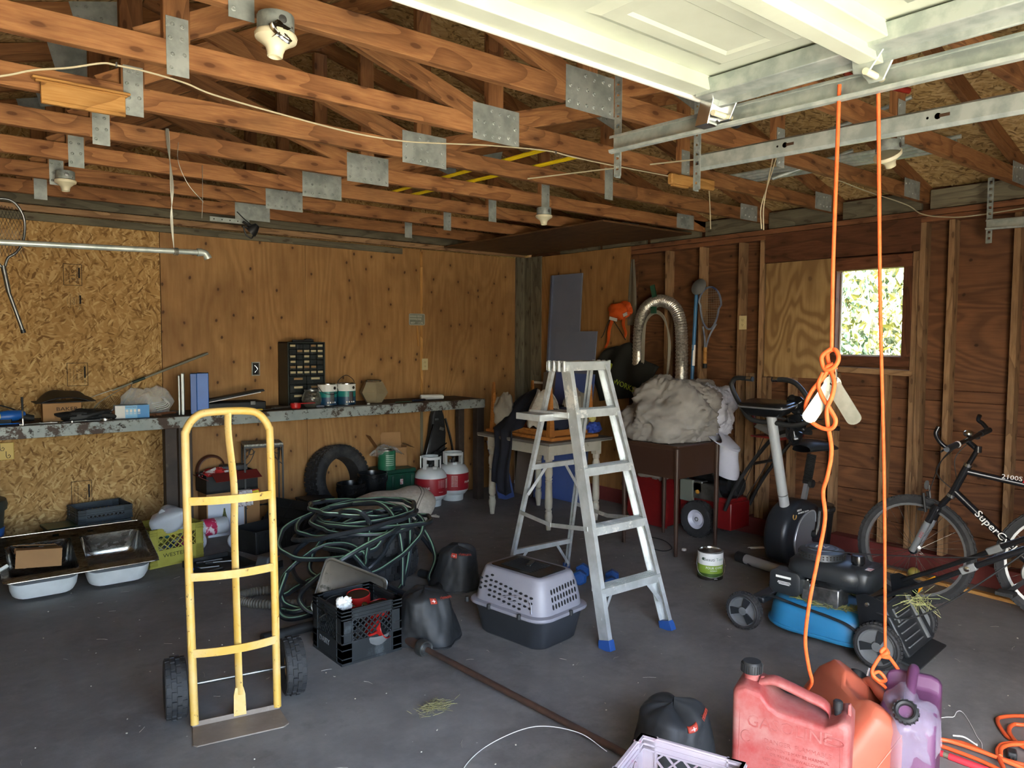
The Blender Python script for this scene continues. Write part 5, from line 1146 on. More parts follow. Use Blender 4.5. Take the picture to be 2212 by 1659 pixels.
# baking tray behind it
bt = thing('baking_tray', 'dirty metal baking tray leaning behind the black crate', 'tray', (0, 0, 0))
xd = V((.35, -.06, -.19)).normalized(); yd = V((.13, .08, .21)); yd = (yd-xd*yd.dot(xd)).normalized(); zd = xd.cross(yd)
m_ = MX((xd, yd, zd)).transposed().to_4x4(); m_.translation = V((1.811, 3.79, .415))+xd*.205-yd*.325; bt.matrix_world = m_
TRAYM = mat('dirty_tray_metal', '#8b8377', .45, .5, '#776f63', 5, chip=('#3c3a2c', 9, .60, .68))
ro = [[(p[0], p[1]+.17, z) for p in rrect(.40*s, .30*s, .035)] for s, z in ((1.0, .016), (.985, .020), (.97, .016), (.93, .002))]
obj('pan', G().loft(ro, cap=False).add(ro[-1], [tuple(range(len(ro[-1])))]), TRAYM, bt, fix=False, solid=.0015, ang=50)
obj('rolled_rim', G().tube([(p[0], p[1]+.17, .017) for p in rrect(.40, .30, .035)], .004, 6, closed=True), STEEL, bt)
# ------------------------------------------------------------- two tyres under the garden hose
for z, x, y, lb in ((.09, 2.52, 4.52, 'lower car tyre of the stack under the garden hose'), (.255, 2.50, 4.53, 'upper car tyre of the stack under the garden hose')):
    t = thing('car_tyre', lb, 'tyre', (x, y, z), 20*z*50); obj('tread', tyre(G(), .30, .195, .165, MX.Identity(4), 44, 3, .007), RUB, t)
HOSE = mat('hose_dark_grey', '#262b30', .4, 0, '#1f2428', 9); STRIPE = mat('hose_green_stripe', '#7f9f84', .4, 0, '#6b8f74', 6)
hz = thing('garden_hose', 'long dark hose with a pale green stripe heaped over the tyres', 'hose', (0, 0, 0))
rr = random.Random(21)
loops = []
# closed-ish coils draped over the tyres
def coil(cx, cy, rx, ry, z0, amp, ph, tilt, n=26, wob=.03):
    out = []
    for i in range(n):
        a = i/n*6.283+ph
        x = cx+rx*math.cos(a)+rr.uniform(-wob, wob)*.5; y = cy+ry*math.sin(a)+rr.uniform(-wob, wob)*.5
        d = math.hypot((x-2.51), (y-4.52)); sup = .345 if d < .29 else .345*max(0, 1-(d-.29)/.10)
        z = max(z0+amp*math.sin(a+tilt), sup+.014, .014)
        out.append((x, y, z))
    return out
specs = [(2.45, 4.50, .36, .33, .39, .03, .2, 0), (2.40, 4.55, .40, .30, .40, .05, 1.2, 1), (2.50, 4.58, .33, .34, .42, .03, 2.1, 2), (2.36, 4.46, .42, .33, .37, .07, .5, 2.6), (2.30, 4.50, .45, .30, .34, .10, 1.7, .6),
         (2.52, 4.50, .40, .36, .37, .04, 3.3, 4), (2.44, 4.62, .32, .26, .44, .04, 0, 5), (2.22, 4.38, .33, .30, .26, .16, .8, 1.1), (2.00, 4.22, .26, .20, .16, .13, 0, .8), (1.93, 4.18, .22, .19, .08, .06, .4, 1.6), (2.35, 4.30, .38, .25, .28, .15, 2.2, .9)]
for q, s in enumerate(specs):
    g = G(); p = spline(coil(*s), 4, True); g.tube(p, .0155, 8, closed=True); obj('hose_coil', g, HOSE, hz)
    if q % 4 != 3:
        gs = G(); gs.tube([V(e)+V((-.35, -.45, .82)).normalized()*.0125 for e in p], .0050, 6, closed=True); obj('hose_stripe', gs, STRIPE, hz)
runs = [[(2.60, 4.25, .38), (2.35, 4.02, .40), (2.10, 3.95, .36), (1.88, 3.98, .25), (1.78, 4.06, .12), (1.82, 4.00, .03), (2.0, 3.93, .016), (2.2, 3.86, .016)],
        [(2.28, 4.55, .42), (2.22, 4.40, .49), (2.28, 4.28, .50), (2.34, 4.26, .42), (2.30, 4.2, .30), (2.22, 4.12, .16)],
        [(2.62, 4.55, .40), (2.66, 4.38, .46), (2.64, 4.26, .40), (2.58, 4.16, .22), (2.45, 4.04, .06), (2.3, 3.95, .016)],
        [(2.72, 4.45, .38), (2.80, 4.32, .28), (2.78, 4.16, .14), (2.66, 4.04, .03), (2.78, 3.90, .016), (2.68, 3.96, .016)],
        [(2.85, 4.6, .26), (2.97, 4.60, .14), (3.06, 4.56, .016), (3.16, 4.50, .016), (3.10, 4.42, .016), (2.98, 4.46, .016)],
        [(1.78, 4.25, .2), (1.70, 4.18, .08), (1.68, 4.08, .018), (1.74, 4.0, .016), (1.95, 4.03, .016)],
        [(2.05, 4.3, .30), (2.12, 4.08, .30), (2.22, 3.98, .16), (2.45, 3.92, .016), (2.66, 3.94, .016)],
        [(2.42, 4.62, .47), (2.5, 4.42, .50), (2.52, 4.24, .42), (2.50, 4.12, .24), (2.44, 4.02, .05)]]
for q, r_ in enumerate(runs):
    p = spline(r_, 7); obj('hose_run', G().tube(p, .0155, 8), HOSE, hz)
    obj('hose_stripe', G().tube([e+V((-.35, -.45, .82)).normalized()*.0125 for e in p], .0052, 6), STRIPE, hz)
# vacuum hose
vh = thing('vacuum_hose', 'ribbed grey vacuum hose curling on the floor behind the hand truck', 'hose', (0, 0, 0))
p = spline([(2.05, 4.42, .03), (1.85, 4.50, .032), (1.68, 4.55, .032), (1.575, 4.50, .032), (1.60, 4.38, .032), (1.70, 4.26, .032), (1.86, 4.16, .032)], 26)
obj('ribbed_tube', G().tube(p, [.029 if i % 3 else .023 for i in range(len(p))], 12), mat('vacuum_grey', '#5d584f', .55, 0, '#4b473f', 6), vh)
t = thing('black_pipe', 'black plastic pipe lying on the floor behind the black crate', 'pipe', (0, 0, .034)); obj('tube', G().tube(spline([(1.47, 3.78, 0), (1.75, 3.80, 0), (2.1, 3.72, 0), (2.5, 3.80, 0), (2.72, 4.02, .0), (2.70, 4.22, .0)], 8), .028, 12), BLK, t)
obj('collar', G().tube([(1.45, 3.78, 0), (1.56, 3.785, 0)], .033, 14), BLK, t)
# ------------------------------------------------------------- sack
sa = thing('burlap_sack', 'full pale burlap sack lying on the floor in front of the propane', 'sack', (3.12, 5.48, 0), -10)
def sk_(u, v):
    a = u*2*math.pi; x = -.46+.92*v; s = (1-abs(2*v-1)**3.2)**.5; q = .18+.05*math.cos(2*v); y = .24*math.cos(a)*(s*.9+.1); zc = .15+.05*v
    z = zc*(1+.0*v)+q*math.sin(a)*s*(.75+.35*v); n_ = NZ.noise(V((x*4, y*5, z*5)))*.03
    return (x+.12*math.sin(a)*v*s, y+n_, max(.004, z+n_-.03))
obj('sack_body', G().grid(sk_, 30, 26, cu=True), mat('burlap', '#bdb3a5', .9, 0, '#aaa092', 30, bump=.4, bsc=150), sa, sub=1)
obj('seam', G().tube([V(sk_(q/30*.5-.02+.0, .70+.08*math.sin(q/30*3.1)))+V((0, 0, .003)) for q in range(31)], .003, 5).tube([V(sk_(q/30*.5-.02, .73+.08*math.sin(q/30*3.1)))+V((0, 0, .003)) for q in range(31)], .002, 5), mat('dark_stitching', '#4f4a45', .8), sa)
obj('frayed_corner', [g for g in [G()] for i in range(9) if g.tube([(.44, -.05+.006*i, .08), (.50+.006*(i % 3), -.07+.01*i, .07+.004*(i % 4))], .0025, 4)][-1], mat('frayed_thread', '#b5ab9c', .9), sa)
tag(obj('round_lid', G().lathe([(0, .016), (.15, .014), (.155, 0), (0, 0)], 30, TR(2.68, 5.30, .001)), mat('dull_pink_plastic', '#8d7c75', .6)), 'flat round pinkish lid on the floor behind the garden hose', 'lid')
# ------------------------------------------------------------- black weather-cover bags
def cover_bag(label, x, y, rz, r, h, seed, logo):
    t = thing('black_bag', label, 'bag', (x, y, 0), rz)
    def f(u, v):
        a = u*2*math.pi; z = h*v; s = (1-.30*v**1.6) if v < .80 else (1-.30*.70)*(1-((v-.80)/.2)**2.2)**.5 if v < 1 else .02
        d = V((math.cos(a), math.sin(a), 0)); w1 = abs(NZ.noise(V((d.x*1.8+seed, d.y*1.8, z*3)))); w2 = abs(NZ.noise(V((d.x*4.2-z*6, d.y*4.2+z*4, seed+z*3))))
        n_ = 1.03+.20*NZ.noise(V((d.x*1.3+seed, d.y*1.3, z*4)))-.30*max(0, .16-w1)-.26*max(0, .14-w2)
        return (r[0]*math.cos(a)*s*n_+.03*v*math.sin(seed), r[1]*math.sin(a)*s*n_+.02*v, max(.003, z*(1+.12*NZ.noise(V((d.x*1.5, d.y*1.5, seed)))*v)))
    obj('cloth', G().grid(f, 64, 30, cu=True), mat('black_cordura', '#1b1d1f', .6, 0, '#222426', 12), t, ang=80)
    obj('hem', G().tube([V(f(i/48, .03))+V((0, 0, .002)) for i in range(48)], .004, 6, closed=True), BLK, t)
    LG = mat('red_orange_print', '#9a3526', .6)
    def patch(u0, u1, v0, v1, name, m, off):
        obj(name, G().grid(lambda a, b: V(f(u0+(u1-u0)*a, v0+(v1-v0)*b))+V((math.cos(6.283*u0), math.sin(6.283*u0), .6)).normalized()*off, 6, 4), m, t, solid=.001)
    u0 = logo[0]; patch(u0, u0+.055, .80, .90, 'logo_mark', LG, .003); patch(u0+.012, u0+.04, .845, .853, 'logo_line', WHT, .005); patch(u0+.026, u0+.030, .82, .88, 'logo_line', WHT, .005)
    p = V(f(u0+.115, .885)); e = V(f(u0+.17, .885))-V(f(u0+.06, .885)); n_ = V((p.x, p.y, .10)).normalized(); xd = (e-n_*e.dot(n_)).normalized(); yd = n_.cross(xd)
    m = MX((xd, yd, n_)).transposed().to_4x4(); m.translation = p+n_*.008; text('rimum', .030, LG, t, None, None, mat4=m, ext=.0006, sx=1.2)
    return t
cover_bag('black cloth cover with red lettering between the hose and the pet carrier', 2.76, 3.92, -38, (.15, .13), .27, 2, (.70,))
cover_bag('black cloth cover with a red logo in front of the barbell end', 2.17, 3.30, -30, (.165, .14), .275, 5, (.78,))
cover_bag('black cloth cover partly behind the pink-white crate at the bottom edge', 2.22, 1.74, -42, (.16, .15), .235, 9, (.80,))
# ------------------------------------------------------------- barbell
RUST = mat('rusty_bar', '#4b3d38', .5, .5, '#5d463b', 9, dust=('#7a6f68', 5, .6, .8))
bb = thing('barbell', 'long rusty barbell lying diagonally across the floor', 'barbell', (0, 0, .034))
a_, b_ = V((2.045, 3.16, 0)), V((2.12, 1.80, -.012)); d_ = (b_-a_).normalized()
obj('bar', G().tube([a_, b_], .0145, 14), RUST, bb)
obj('sleeve', G().tube([a_-d_*.26, a_], .025, 16), RUST, bb)
mm = d_.to_track_quat('Z', 'Y').to_matrix().to_4x4(); mm.translation = a_
obj('end_collar', G().lathe([(.016, .025), (.026, .022), (.030, .012), (.034, .012), (.040, .016), (.042, .008), (.042, -.028), (.038, -.034), (.024, -.034), (.024, .025)], 28, mm), STEEL, bb)
# ------------------------------------------------------------- pet carrier
LILAC = mat('lilac_grey_plastic', '#87868f', .45, 0, '#7d7c86', 4, dust=('#8a7f72', 4, .62, .85))
CARB = mat('dark_carrier_base', '#33363b', .5, 0, '#2c2f34', 5, dust=('#6a6b6e', 9, .66, .8))
pc = thing('pet_carrier', 'pet carrier with a lilac-grey top and black base by the ladder', 'pet carrier', (2.648, 3.055, 0), 7)
# local: x short side (.40), y long side (.55)
def ring(w_, d_, r_, z, oy=0): return [(p[0], p[1]+oy, z) for p in rrect(w_, d_, r_, 6)]
obj('base_tub', G().loft([ring(.31, .44, .07, .0), ring(.335, .465, .08, .012), ring(.385, .52, .085, .15), ring(.40, .54, .09, .155), ring(.40, .54, .09, .17)]), CARB, pc, ang=50)
obj('rim', G().loft([ring(.425, .565, .09, .166), ring(.43, .57, .09, .172), ring(.425, .565, .09, .182), ring(.38, .52, .085, .186)]), LILAC, pc, ang=50)
sec = [(.375, .52, .085, .18, 0), (.365, .51, .08, .22, 0), (.335, .475, .07, .30, 0), (.30, .44, .06, .352, 0), (.285, .42, .055, .364, 0), (.255, .39, .05, .366, 0)]
top = obj('top_shell', G().loft([ring(a, b, r_, z) for a, b, r_, z, o in sec]), LILAC, pc, ang=60)
obj('top_hatch', G().prism(rrect(.225, .36, .02), .006, TR(0, .0, .367)), SHINY, pc, bevel=.002)
obj('hatch_grille', [g for g in [G()] for i in range(9) if g.box((-.075+.019*i, .02, .3715), (.006, .22, .004))][-1], BLK, pc); obj('hatch_latch', G().box((.02, .0, .378), (.09, .03, .012), rot=(0, 0, 25)), SHINY, pc, bevel=.004)
HOLE = mat('vent_dark', '#101114', .9)
# ventilation openings, a dark slot let into the side facing the room and the end
def side_pt(y, z):   # the long wall at -x
    q = ((.18, .1875), (.22, .1825), (.30, .1675), (.352, .15))
    for (a, b), (e, f) in zip(q[:-1], q[1:]):
        if z <= e: break
    return -(b+(f-b)*(z-a)/(e-a))-.0015
g = G()
for j in range(5):
    for i in range(11):
        y = .19-.037*i; z = .315-.026*j-.004*i+(.022*max(0, i-3)**0 if i < 3 else 0)-(.018*(2-i) if i < 2 else 0)
        if j > 2 and i < 2 or z < .205: continue
        tt_ = (z-.18)/.172
        if abs(y) > .24-.035*tt_-.02: continue
        g.lathe([(0, .003), (.0085, .003), (.0085, -.002)], 8, MX.Translation((side_pt(y, z)-.0005, y, z)) @ Euler((0, R(-90+12), 0)).to_matrix().to_4x4() @ MX.Diagonal((.75, 1.25, 1, 1)))
v_ = obj('side_vent_holes', g, HOLE, pc); v_['kind'] = 'stuff'
g = G()
for j in range(3):
    for i in range(9):
        x = -.09+.0235*i; z = .30-.038*j+.0015*i; tt_ = (z-.18)/.172; y = side_pt(0, z)-.0725
        g.lathe([(0, .003), (.006, .003), (.006, -.002)], 8, MX.Translation((x, y-.0005, z)) @ Euler((R(90-12), 0, 0)).to_matrix().to_4x4() @ MX.Diagonal((.7, 2.2, 1, 1)))
v_ = obj('end_vent_slots', g, HOLE, pc); v_['kind'] = 'stuff'
g = G()
for q in range(2):
    g.tube(spline([(side_pt(0, .23)-.004, .02-.0*q, .20+.04*q), (side_pt(0, .24)-.003, -.08, .235+.03*q), (side_pt(0, .25)-.002, -.17, .225+.035*q), (side_pt(0, .2)-.003, -.195, .20)], 6), .003, 6)
obj('moulded_rib', g, LILAC, pc)
for (x, y) in ((-.214, .09), (-.214, -.13), (.02, -.284), (-.214, .26)): obj('rim_latch', G().lathe([(0, .012), (.010, .012), (.012, .0), (.012, -.014), (0, -.014)], 12, TR(x, y, .178)), BLK, pc)
# ------------------------------------------------------------- step ladder
ALU = N('aluminium'); v_ = ALU.co(True); ALU.set('Base Color', ALU.mix(ALU.ramp(ALU.noise(v_, 9, 6, .7), .4, .7), c('#d2d7d8'), c('#a8acac'))); ALU.set('Metallic', .5); ALU.set('Roughness', .34); ALU = ALU.m
SPLAT = mat('paint_splashed_aluminium', '#c3c8c8', .4, .4, '#adb1b0', 12, chip=('#e3e2dc', 7, .58, .64), dust=('#7c2d26', 3.1, .70, .74))
BLUEF = mat('blue_foot_plastic', '#2a5296', .5)
ld = thing('step_ladder', 'paint-splashed aluminium step ladder with blue feet, open in the middle', 'ladder', (0, 0, 0))
FB = [V((2.80, 2.62, 0)), V((3.295, 2.60, 0))]; FT = [V((2.84, 2.98, 1.455)), V((3.15, 2.98, 1.455))]
BB = [V((3.10, 3.80, 0)), V((3.635, 3.77, 0))]; BT = [V((2.83, 3.08, 1.44)), V((3.15, 3.08, 1.44))]
for i in range(2):
    s = 1 if i == 0 else -1; u = (FT[i]-FB[i]).normalized(); sd = V((s, 0, 0)); dp = u.cross(V((1, 0, 0))).normalized()*(-1)
    # C channel: web + two flanges
    pr = [(-.0, -.034), (.028, -.034), (.028, -.030), (.004, -.030), (.004, -.008), (.007, -.006), (.007, .006), (.004, .008), (.004, .030), (.028, .030), (.028, .034), (0, .034)]
    rg = lambda o: [o+sd*p[0]+dp*p[1] for p in pr]
    obj('front_rail', G().loft([rg(FB[i]), rg(FT[i])]), SPLAT if i == 0 else ALU, ld, smooth=False)
    f = FB[i]; rgf = lambda o, e: [o+sd*p[0]+dp*p[1] for p in ((-.004-e, -.040-e), (.034, -.040-e), (.034, .040+e), (-.004-e, .040+e))]
    obj('foot', G().loft([rgf(f-u*.004+V((0, 0, .0)), .003), rgf(f+u*.03, .001), rgf(f+u*.05+dp*.0, -.002)]), BLUEF, ld, bevel=.002)
    ub = (BT[i]-BB[i]).normalized(); db = V((0, 1, 0))
    pr2 = [(0, -.014), (.022, -.014), (.022, -.011), (.003, -.011), (.003, .011), (.022, .011), (.022, .014), (0, .014)]
    rg2 = lambda o: [o+sd*p[0]+db*p[1] for p in pr2]
    obj('rear_rail', G().loft([rg2(BB[i]), rg2(BT[i])]), ALU, ld, smooth=False)
    obj('foot', G().loft([[BB[i]+sd*p[0]+db*p[1]+V((0, 0, z)) for p in ((-.004, -.02), (.028, -.02), (.028, .02), (-.004, .02))] for z in (0, .035)]), BLUEF, ld)
    # spreader
    P = FB[i]+u*.62; Q = BB[i]+ub*.60; md = (P+Q)/2+V((0, 0, -.03))
    obj('spreader', G().beam(P-sd*.004, md-sd*.004, .004, .024).beam(md-sd*.008, Q-sd*.008, .004, .024), SPLAT, ld)
for k in range(4):
    q = .305*(k+1)/1.455; a, b = FB[0].lerp(FT[0], q), FB[1].lerp(FT[1], q); w_ = (b-a).length
    m = MX.Translation((a+b)/2+V((0, 0, 0))) @ MX.Rotation(math.atan2((b-a).y, (b-a).x), 4, 'Z')
    g = G().box((0, 0, .0), (w_-.008, .076, .004)).box((0, -.038, -.020), (w_-.008, .004, .044)).box((0, .038, -.012), (w_-.008, .004, .028))
    for j in range(6): g.box((0, -.030+.012*j, .003), (w_-.01, .004, .003))
    obj('step', g, SPLAT, ld, smooth=False, mw=m)
    if k == 0:
        for e, sx in ((a, 1), (b, -1)): obj('step_brace', G().beam(e+V((sx*.10, -.02, -.03)), e+V((sx*-.004, -.045, -.16)), .003, .022), ALU, ld)
for q in (.16, .58, ):
    a, b = BB[0].lerp(BT[0], q), BB[1].lerp(BT[1], q); obj('rear_bar', G().beam(a, b, .026, .03), SPLAT, ld)
    for e, sx in ((a, 1), (b, -1)): obj('step_brace', G().beam(e+V((sx*.13, 0, -.01)), e+V((-sx*.0, .02, -.17)), .003, .02), ALU, ld)
obj('top_cap', G().box((2.995, 3.03, 1.478), (.36, .15, .006)).box((2.995, 2.957, 1.455), (.36, .004, .05)).box((2.995, 3.103, 1.455), (.36, .004, .05)), SPLAT, ld, bevel=.002)
obj('cap_bracket', [g for g in [G()] for x in (2.82, 3.17) for i in range(4) if g.box((x, 2.965+.04*i, 1.455), (.018, .014, .06))][-1], ALU, ld, bevel=.003)
a, b = FB[0].lerp(FT[0], .815), FB[1].lerp(FT[1], .815)
obj('pail_shelf', G().box((2.90, 3.16, 1.185), (.34, .20, .006)).box((2.90, 3.06, 1.17), (.34, .004, .035)).box((2.73, 3.16, 1.17), (.004, .20, .035)).box((3.07, 3.16, 1.17), (.004, .20, .035)), SPLAT, ld)
obj('shelf_arm', G().beam((2.83, 2.94, 1.19), (2.83, 3.26, 1.185), .004, .03).beam((3.14, 2.94, 1.19), (3.14, 3.26, 1.185), .004, .03), ALU, ld)
# ------------------------------------------------------------- blue dumbbell behind the ladder leg
BLUED = mat('blue_vinyl', '#1d4a8a', .45, 0, '#193f78', 9)
for i, (x, y, a, lb) in enumerate(((3.50, 3.50, -22, 'blue hex dumbbell lying behind the front ladder leg, at the left'), (3.56, 3.28, -18, 'blue hex dumbbell lying behind the front ladder leg, at the right'))):
    t = thing('dumbbell', lb, 'dumbbell', (x, y, .045), 60+a)
    obj('handle', G().tube([(-.05, 0, 0), (.05, 0, 0)], .015, 12), BLUED, t)
    for s in (1, -1): obj('head', G().lathe([(0, -.03), (.036, -.03), (.05, -.02), (.05, .02), (.036, .03), (0, .03)], 6, TR(s*.075, 0, 0, 0, 90, 0)), BLUED, t, smooth=False)
# ------------------------------------------------------------- grass, string, litter
rr = random.Random(4); g = G()
for i in range(150):
    a = rr.uniform(0, 6.28); p = V((1.77+rr.gauss(0, .035), 2.66+rr.gauss(0, .02), .002+rr.random()*.015)); L = rr.uniform(.015, .05)
    g.tube([p, p+V((math.cos(a)*L, math.sin(a)*L, rr.uniform(-.002, .012)))], .0008, 3)
tag(obj('grass_clump', g, mat('dry_grass', '#6f7046', .8, 0, '#8d865c', 90)), 'small clump of dry grass on the floor between hand truck and barbell', 'grass', None, 'stuff')
tag(obj('string', G().tube(spline([(1.50, 2.10, .003), (1.62, 2.22, .003), (1.80, 2.28, .004), (1.95, 2.20, .05), (2.05, 2.06, .05), (2.1, 1.95, .003)], 10), .0016, 5), WHT), 'white string curving over the barbell near the bottom edge', 'string')
rr = random.Random(77); g = G()
for i in range(330):
    x, y = rr.uniform(.2, 5.2), rr.uniform(.9, 6.0); k_ = rr.random()
    if k_ < .55:
        a = rr.uniform(0, 3.14); L = rr.uniform(.012, .07); p = V((x, y, .0015)); q = p+V((math.cos(a)*L, math.sin(a)*L, 0)); g.tube([p, (p+q)/2+V((rr.uniform(-.006, .006), rr.uniform(-.006, .006), .001)), q], .0007, 3)
    else: g.add(G().box((x, y, .0015), (rr.uniform(.003, .008), rr.uniform(.003, .006), .003), rot=(0, 0, rr.uniform(0, 90))).v, G().box((0, 0, 0), (1, 1, 1)).f)
tag(obj('floor_litter', g, mat('pale_litter', '#a39d8c', .8, 0, '#c4c0b4', 30, rnd=False), fix=False), 'straw and paint chips strewn over the concrete floor', 'litter', None, 'stuff')
for x, y, lb in ((3.245, 4.40, 'white bottle cap on the floor left of the ladder'), (4.62, 3.52, 'pale round cap on the floor beside the exercise bike')):
    tag(obj('plastic_disc', G().lathe([(0, .014), (.017, .014), (.018, 0), (0, 0)], 16, TR(x, y, .001)), WHT), lb, 'cap')
# ------------------------------------------------------------- far right corner: panels, table, cloths
BLUEG = mat('blue_grey_panel', '#70788c', .5, 0, '#6a7286', 3); BLUEP = mat('blue_panel', '#4e629c', .5, 0, '#465a92', 3); BEIGEB = mat('taupe_board', '#6f645a', .7)
def leaning(label, y0, y1, z1, x_top, x_bot, m, z0=.004, th=.016, strip=None):
    t = thing('leaning_panel', label, 'panel', (0, 0, 0))
    g = G(); vs = []
    for (x, z) in ((x_bot, z0), (x_top, z1)):
        vs += [(x, y0, z), (x, y1, z), (x+th, y1, z), (x+th, y0, z)]
    g.add(vs, [(0, 1, 2, 3), (4, 5, 6, 7), (0, 1, 5, 4), (1, 2, 6, 5), (2, 3, 7, 6), (3, 0, 4, 7)]); obj('sheet', g, m, t, smooth=False)
    if strip: obj('edge_strip', G().beam((x_bot-.002, strip, z0+.01), (x_top-.002, strip, z1-.002), .004, .05, up=(1, 0, 0)), mat('panel_strip', '#626a80', .5), t)
    return t
leaning('tall blue-grey panel leaning against the corner plywood', 5.46, 5.93, 2.275, 5.43, 5.30, BLUEG, strip=5.88)
leaning('shorter blue-grey panel leaning in front of the tall one', 5.20, 5.78, 1.685, 5.38, 5.22, BLUEG)
leaning('blue panel with a low top edge leaning in front of the blue-grey ones', 5.12, 5.66, 1.265, 5.27, 5.12, BLUEP)
leaning('taupe board edge showing left of the low blue panel', 5.67, 5.86, 1.26, 5.28, 5.14, BEIGEB)
t = thing('leaning_panel', 'tilted blue board under the white table', 'panel', (4.78, 5.95, .26), 0, None, (64, 0, 20)); obj('sheet', G().box((0, 0, 0), (.27, .62, .014), rot=(0, 0, -18)), BLUEP, t)
leaning('taupe board standing under the white table', 5.72, 5.98, .50, 5.03, 4.98, BEIGEB); leaning('narrow blue board standing under the white table at the right', 5.50, 5.70, .55, 5.05, 5.0, BLUEP)
t = thing('picture_frame', 'small white frame leaning by the corner boards', 'frame', (5.36, 6.02, 1.03), -90)
obj('moulding', G().box((-.10, 0, 0), (.022, .02, .24)).box((.10, 0, 0), (.022, .02, .24)).box((0, 0, .11), (.22, .02, .022)).box((0, 0, -.11), (.22, .02, .022)), WHITE_P, t); obj('backing', G().box((0, .006, 0), (.2, .006, .22)), CARD_D, t)
t = thing('wall_shelf_box', 'dark box in the corner behind the clothes, holding up the white frame', 'box', (5.34, 6.0, .45)); obj('carton', G().box((0, 0, 0), (.16, .36, .9)), CARD_D, t)
# white table with turned legs
TWH = mat('chipped_white_paint', '#b9b4a6', .6, 0, '#aba595', 5, chip=('#7d766a', 12, .62, .68)); TTOP = mat('grey_table_top', '#6b6863', .6, 0, '#5c5955', 6)
wt = thing('white_table', 'chipped white table with turned legs behind the ladder', 'table', (4.515, 5.01, 0), 0)
obj('table_top', G().box((0, 0, .738), (.76, .98, .024)), TTOP, wt, bevel=.004); obj('top_edge', G().box((0, 0, .724), (.75, .97, .008)), TWH, wt)
for s in (1, -1): obj('apron', G().box((0, s*.405, .675), (.60, .022, .09)), TWH, wt, bevel=.002); obj('apron', G().box((s*.305, 0, .675), (.022, .80, .09)), TWH, wt, bevel=.002)
legp = [(.0, 0), (.019, 0), (.024, .05), (.031, .09), (.033, .12), (.026, .15), (.030, .16), (.022, .175), (.031, .19), (.033, .24), (.030, .34), (.028, .40), (.032, .41), (.026, .42), (.032, .435), (.026, .445), (.034, .47), (.033, .52), (.024, .55), (.030, .56), (.030, .60), (0, .60)]
for sx in (1, -1):
    for sy in (1, -1): obj('leg', G().lathe(legp, 18, TR(sx*.283, sy*.383, 0)).box((sx*.283, sy*.383, .66), (.062, .062, .13)), TWH, wt)
OAK = wood('honey_oak', '#b3763a', '#9a602c', '#6b3f1b', grain=(1, 12, 12), knots=.1)
us = thing('upturned_stool', 'honey-coloured wooden table lying upside down on the white table', 'small table', (4.49, 5.02, .752), 0)
obj('slab', G().box((0, 0, .016), (.56, .90, .03)), OAK, us, bevel=.008); obj('frame_rail', G().box((0, .36, .055), (.46, .02, .05)).box((0, -.36, .055), (.46, .02, .05)).box((.22, 0, .055), (.02, .72, .05)).box((-.22, 0, .055), (.02, .72, .05)), OAK, us)
for sx in (1, -1):
    for sy in (1, -1): obj('leg', G().box((sx*.235, sy*.385, .245), (.058, .05, .43), top=(.36, .36)), OAK, us, bevel=.002)
def drape(name, label, pts_fn, m, nu=18, nv=14, cat='cloth', th=.006):
    t = thing(name, label, cat, (0, 0, 0)); obj('cloth', G().grid(pts_fn, nu, nv), m, t, solid=th, ang=80); return t
NAVYC = mat('navy_black_cloth', '#10131d', .85, 0, '#151926', 8); TAUPE = mat('taupe_cloth', '#8f877a', .85, 0, '#7d766a', 6); OFFW = mat('off_white_towel', '#b8b3a8', .9, 0, '#a39d92', 30)
def dr1(u, v):   # black coat over the slab edge and down
    y = 5.30-.30*v+.02*math.sin(u*9); L = u*.86
    wv = .018*math.sin(v*16+u*3)
    if L < .32: return (4.56-L, y, 1.08-.26*(L/.32)**1.4+.06*math.sin(v*3.1)+wv)
    return (4.155-.03*math.sin(v*3)+wv, y-.05*math.sin((L-.32)*5)*(.5-v), .82-(L-.32)+.05*math.sin(v*5+1)*(u**3))
drape('black_coat', 'black garment hanging over the left side of the white table', dr1, NAVYC, 26, 16)
t = thing('fabric_bag', 'taupe cloth bundle beside the black garment on the table', 'bag', (4.32, 5.34, .95)); obj('cloth', bag_lumps((0, 0, 0), (.09, .10, .16), 1, 3, .3, 1.6, -.16), TAUPE, t)
def dr2(u, v):
    a = (u-.5)*2; x = 4.33+.02*math.sin(v*8); y = 4.72+.18*v+.015*math.sin(u*14)
    return (x+.13*a, y, 1.16-.30*abs(a)**1.6+.012*math.sin(v*20))
drape('white_towel', 'ribbed off-white towel draped over an upturned table leg', dr2, OFFW, 22, 16)
for i, (cx, r_, m_, sd, lb) in enumerate((((4.55, 5.0, .93), (.15, .15, .14), NAVYC, 4, 'dark clothing heaped between the upturned table legs'), ((4.44, 4.75, .90), (.11, .09, .11), mat('navy_cloth', '#181d30', .85), 7, 'navy clothing bundle near the front corner of the white table'), ((4.62, 4.70, .90), (.10, .09, .10), mat('grey_green_cloth', '#7d7f70', .85, 0, '#5f6a52', 9), 12, 'grey-green cloth bundle behind the ladder'), ((4.72, 4.82, .98), (.11, .10, .18), TAUPE, 15, 'pale grey clothing hung over the right of the upturned table'), ((4.74, 4.60, .83), (.07, .05, .05), mat('blue_bag', '#27408f', .6), 20, 'small blue bag at the right end of the upturned table'), ((4.70, 4.585, .93), (.035, .03, .04), mat('pale_yellow', '#b7b06a', .7), 22, 'pale yellow glove on top of the small blue bag'))):
    t = thing('clothing', lb, 'clothes', cx); obj('cloth', bag_lumps((0, 0, 0), r_, 1, sd, .42, 1.9, -(cx[2]-.79)), m_, t)
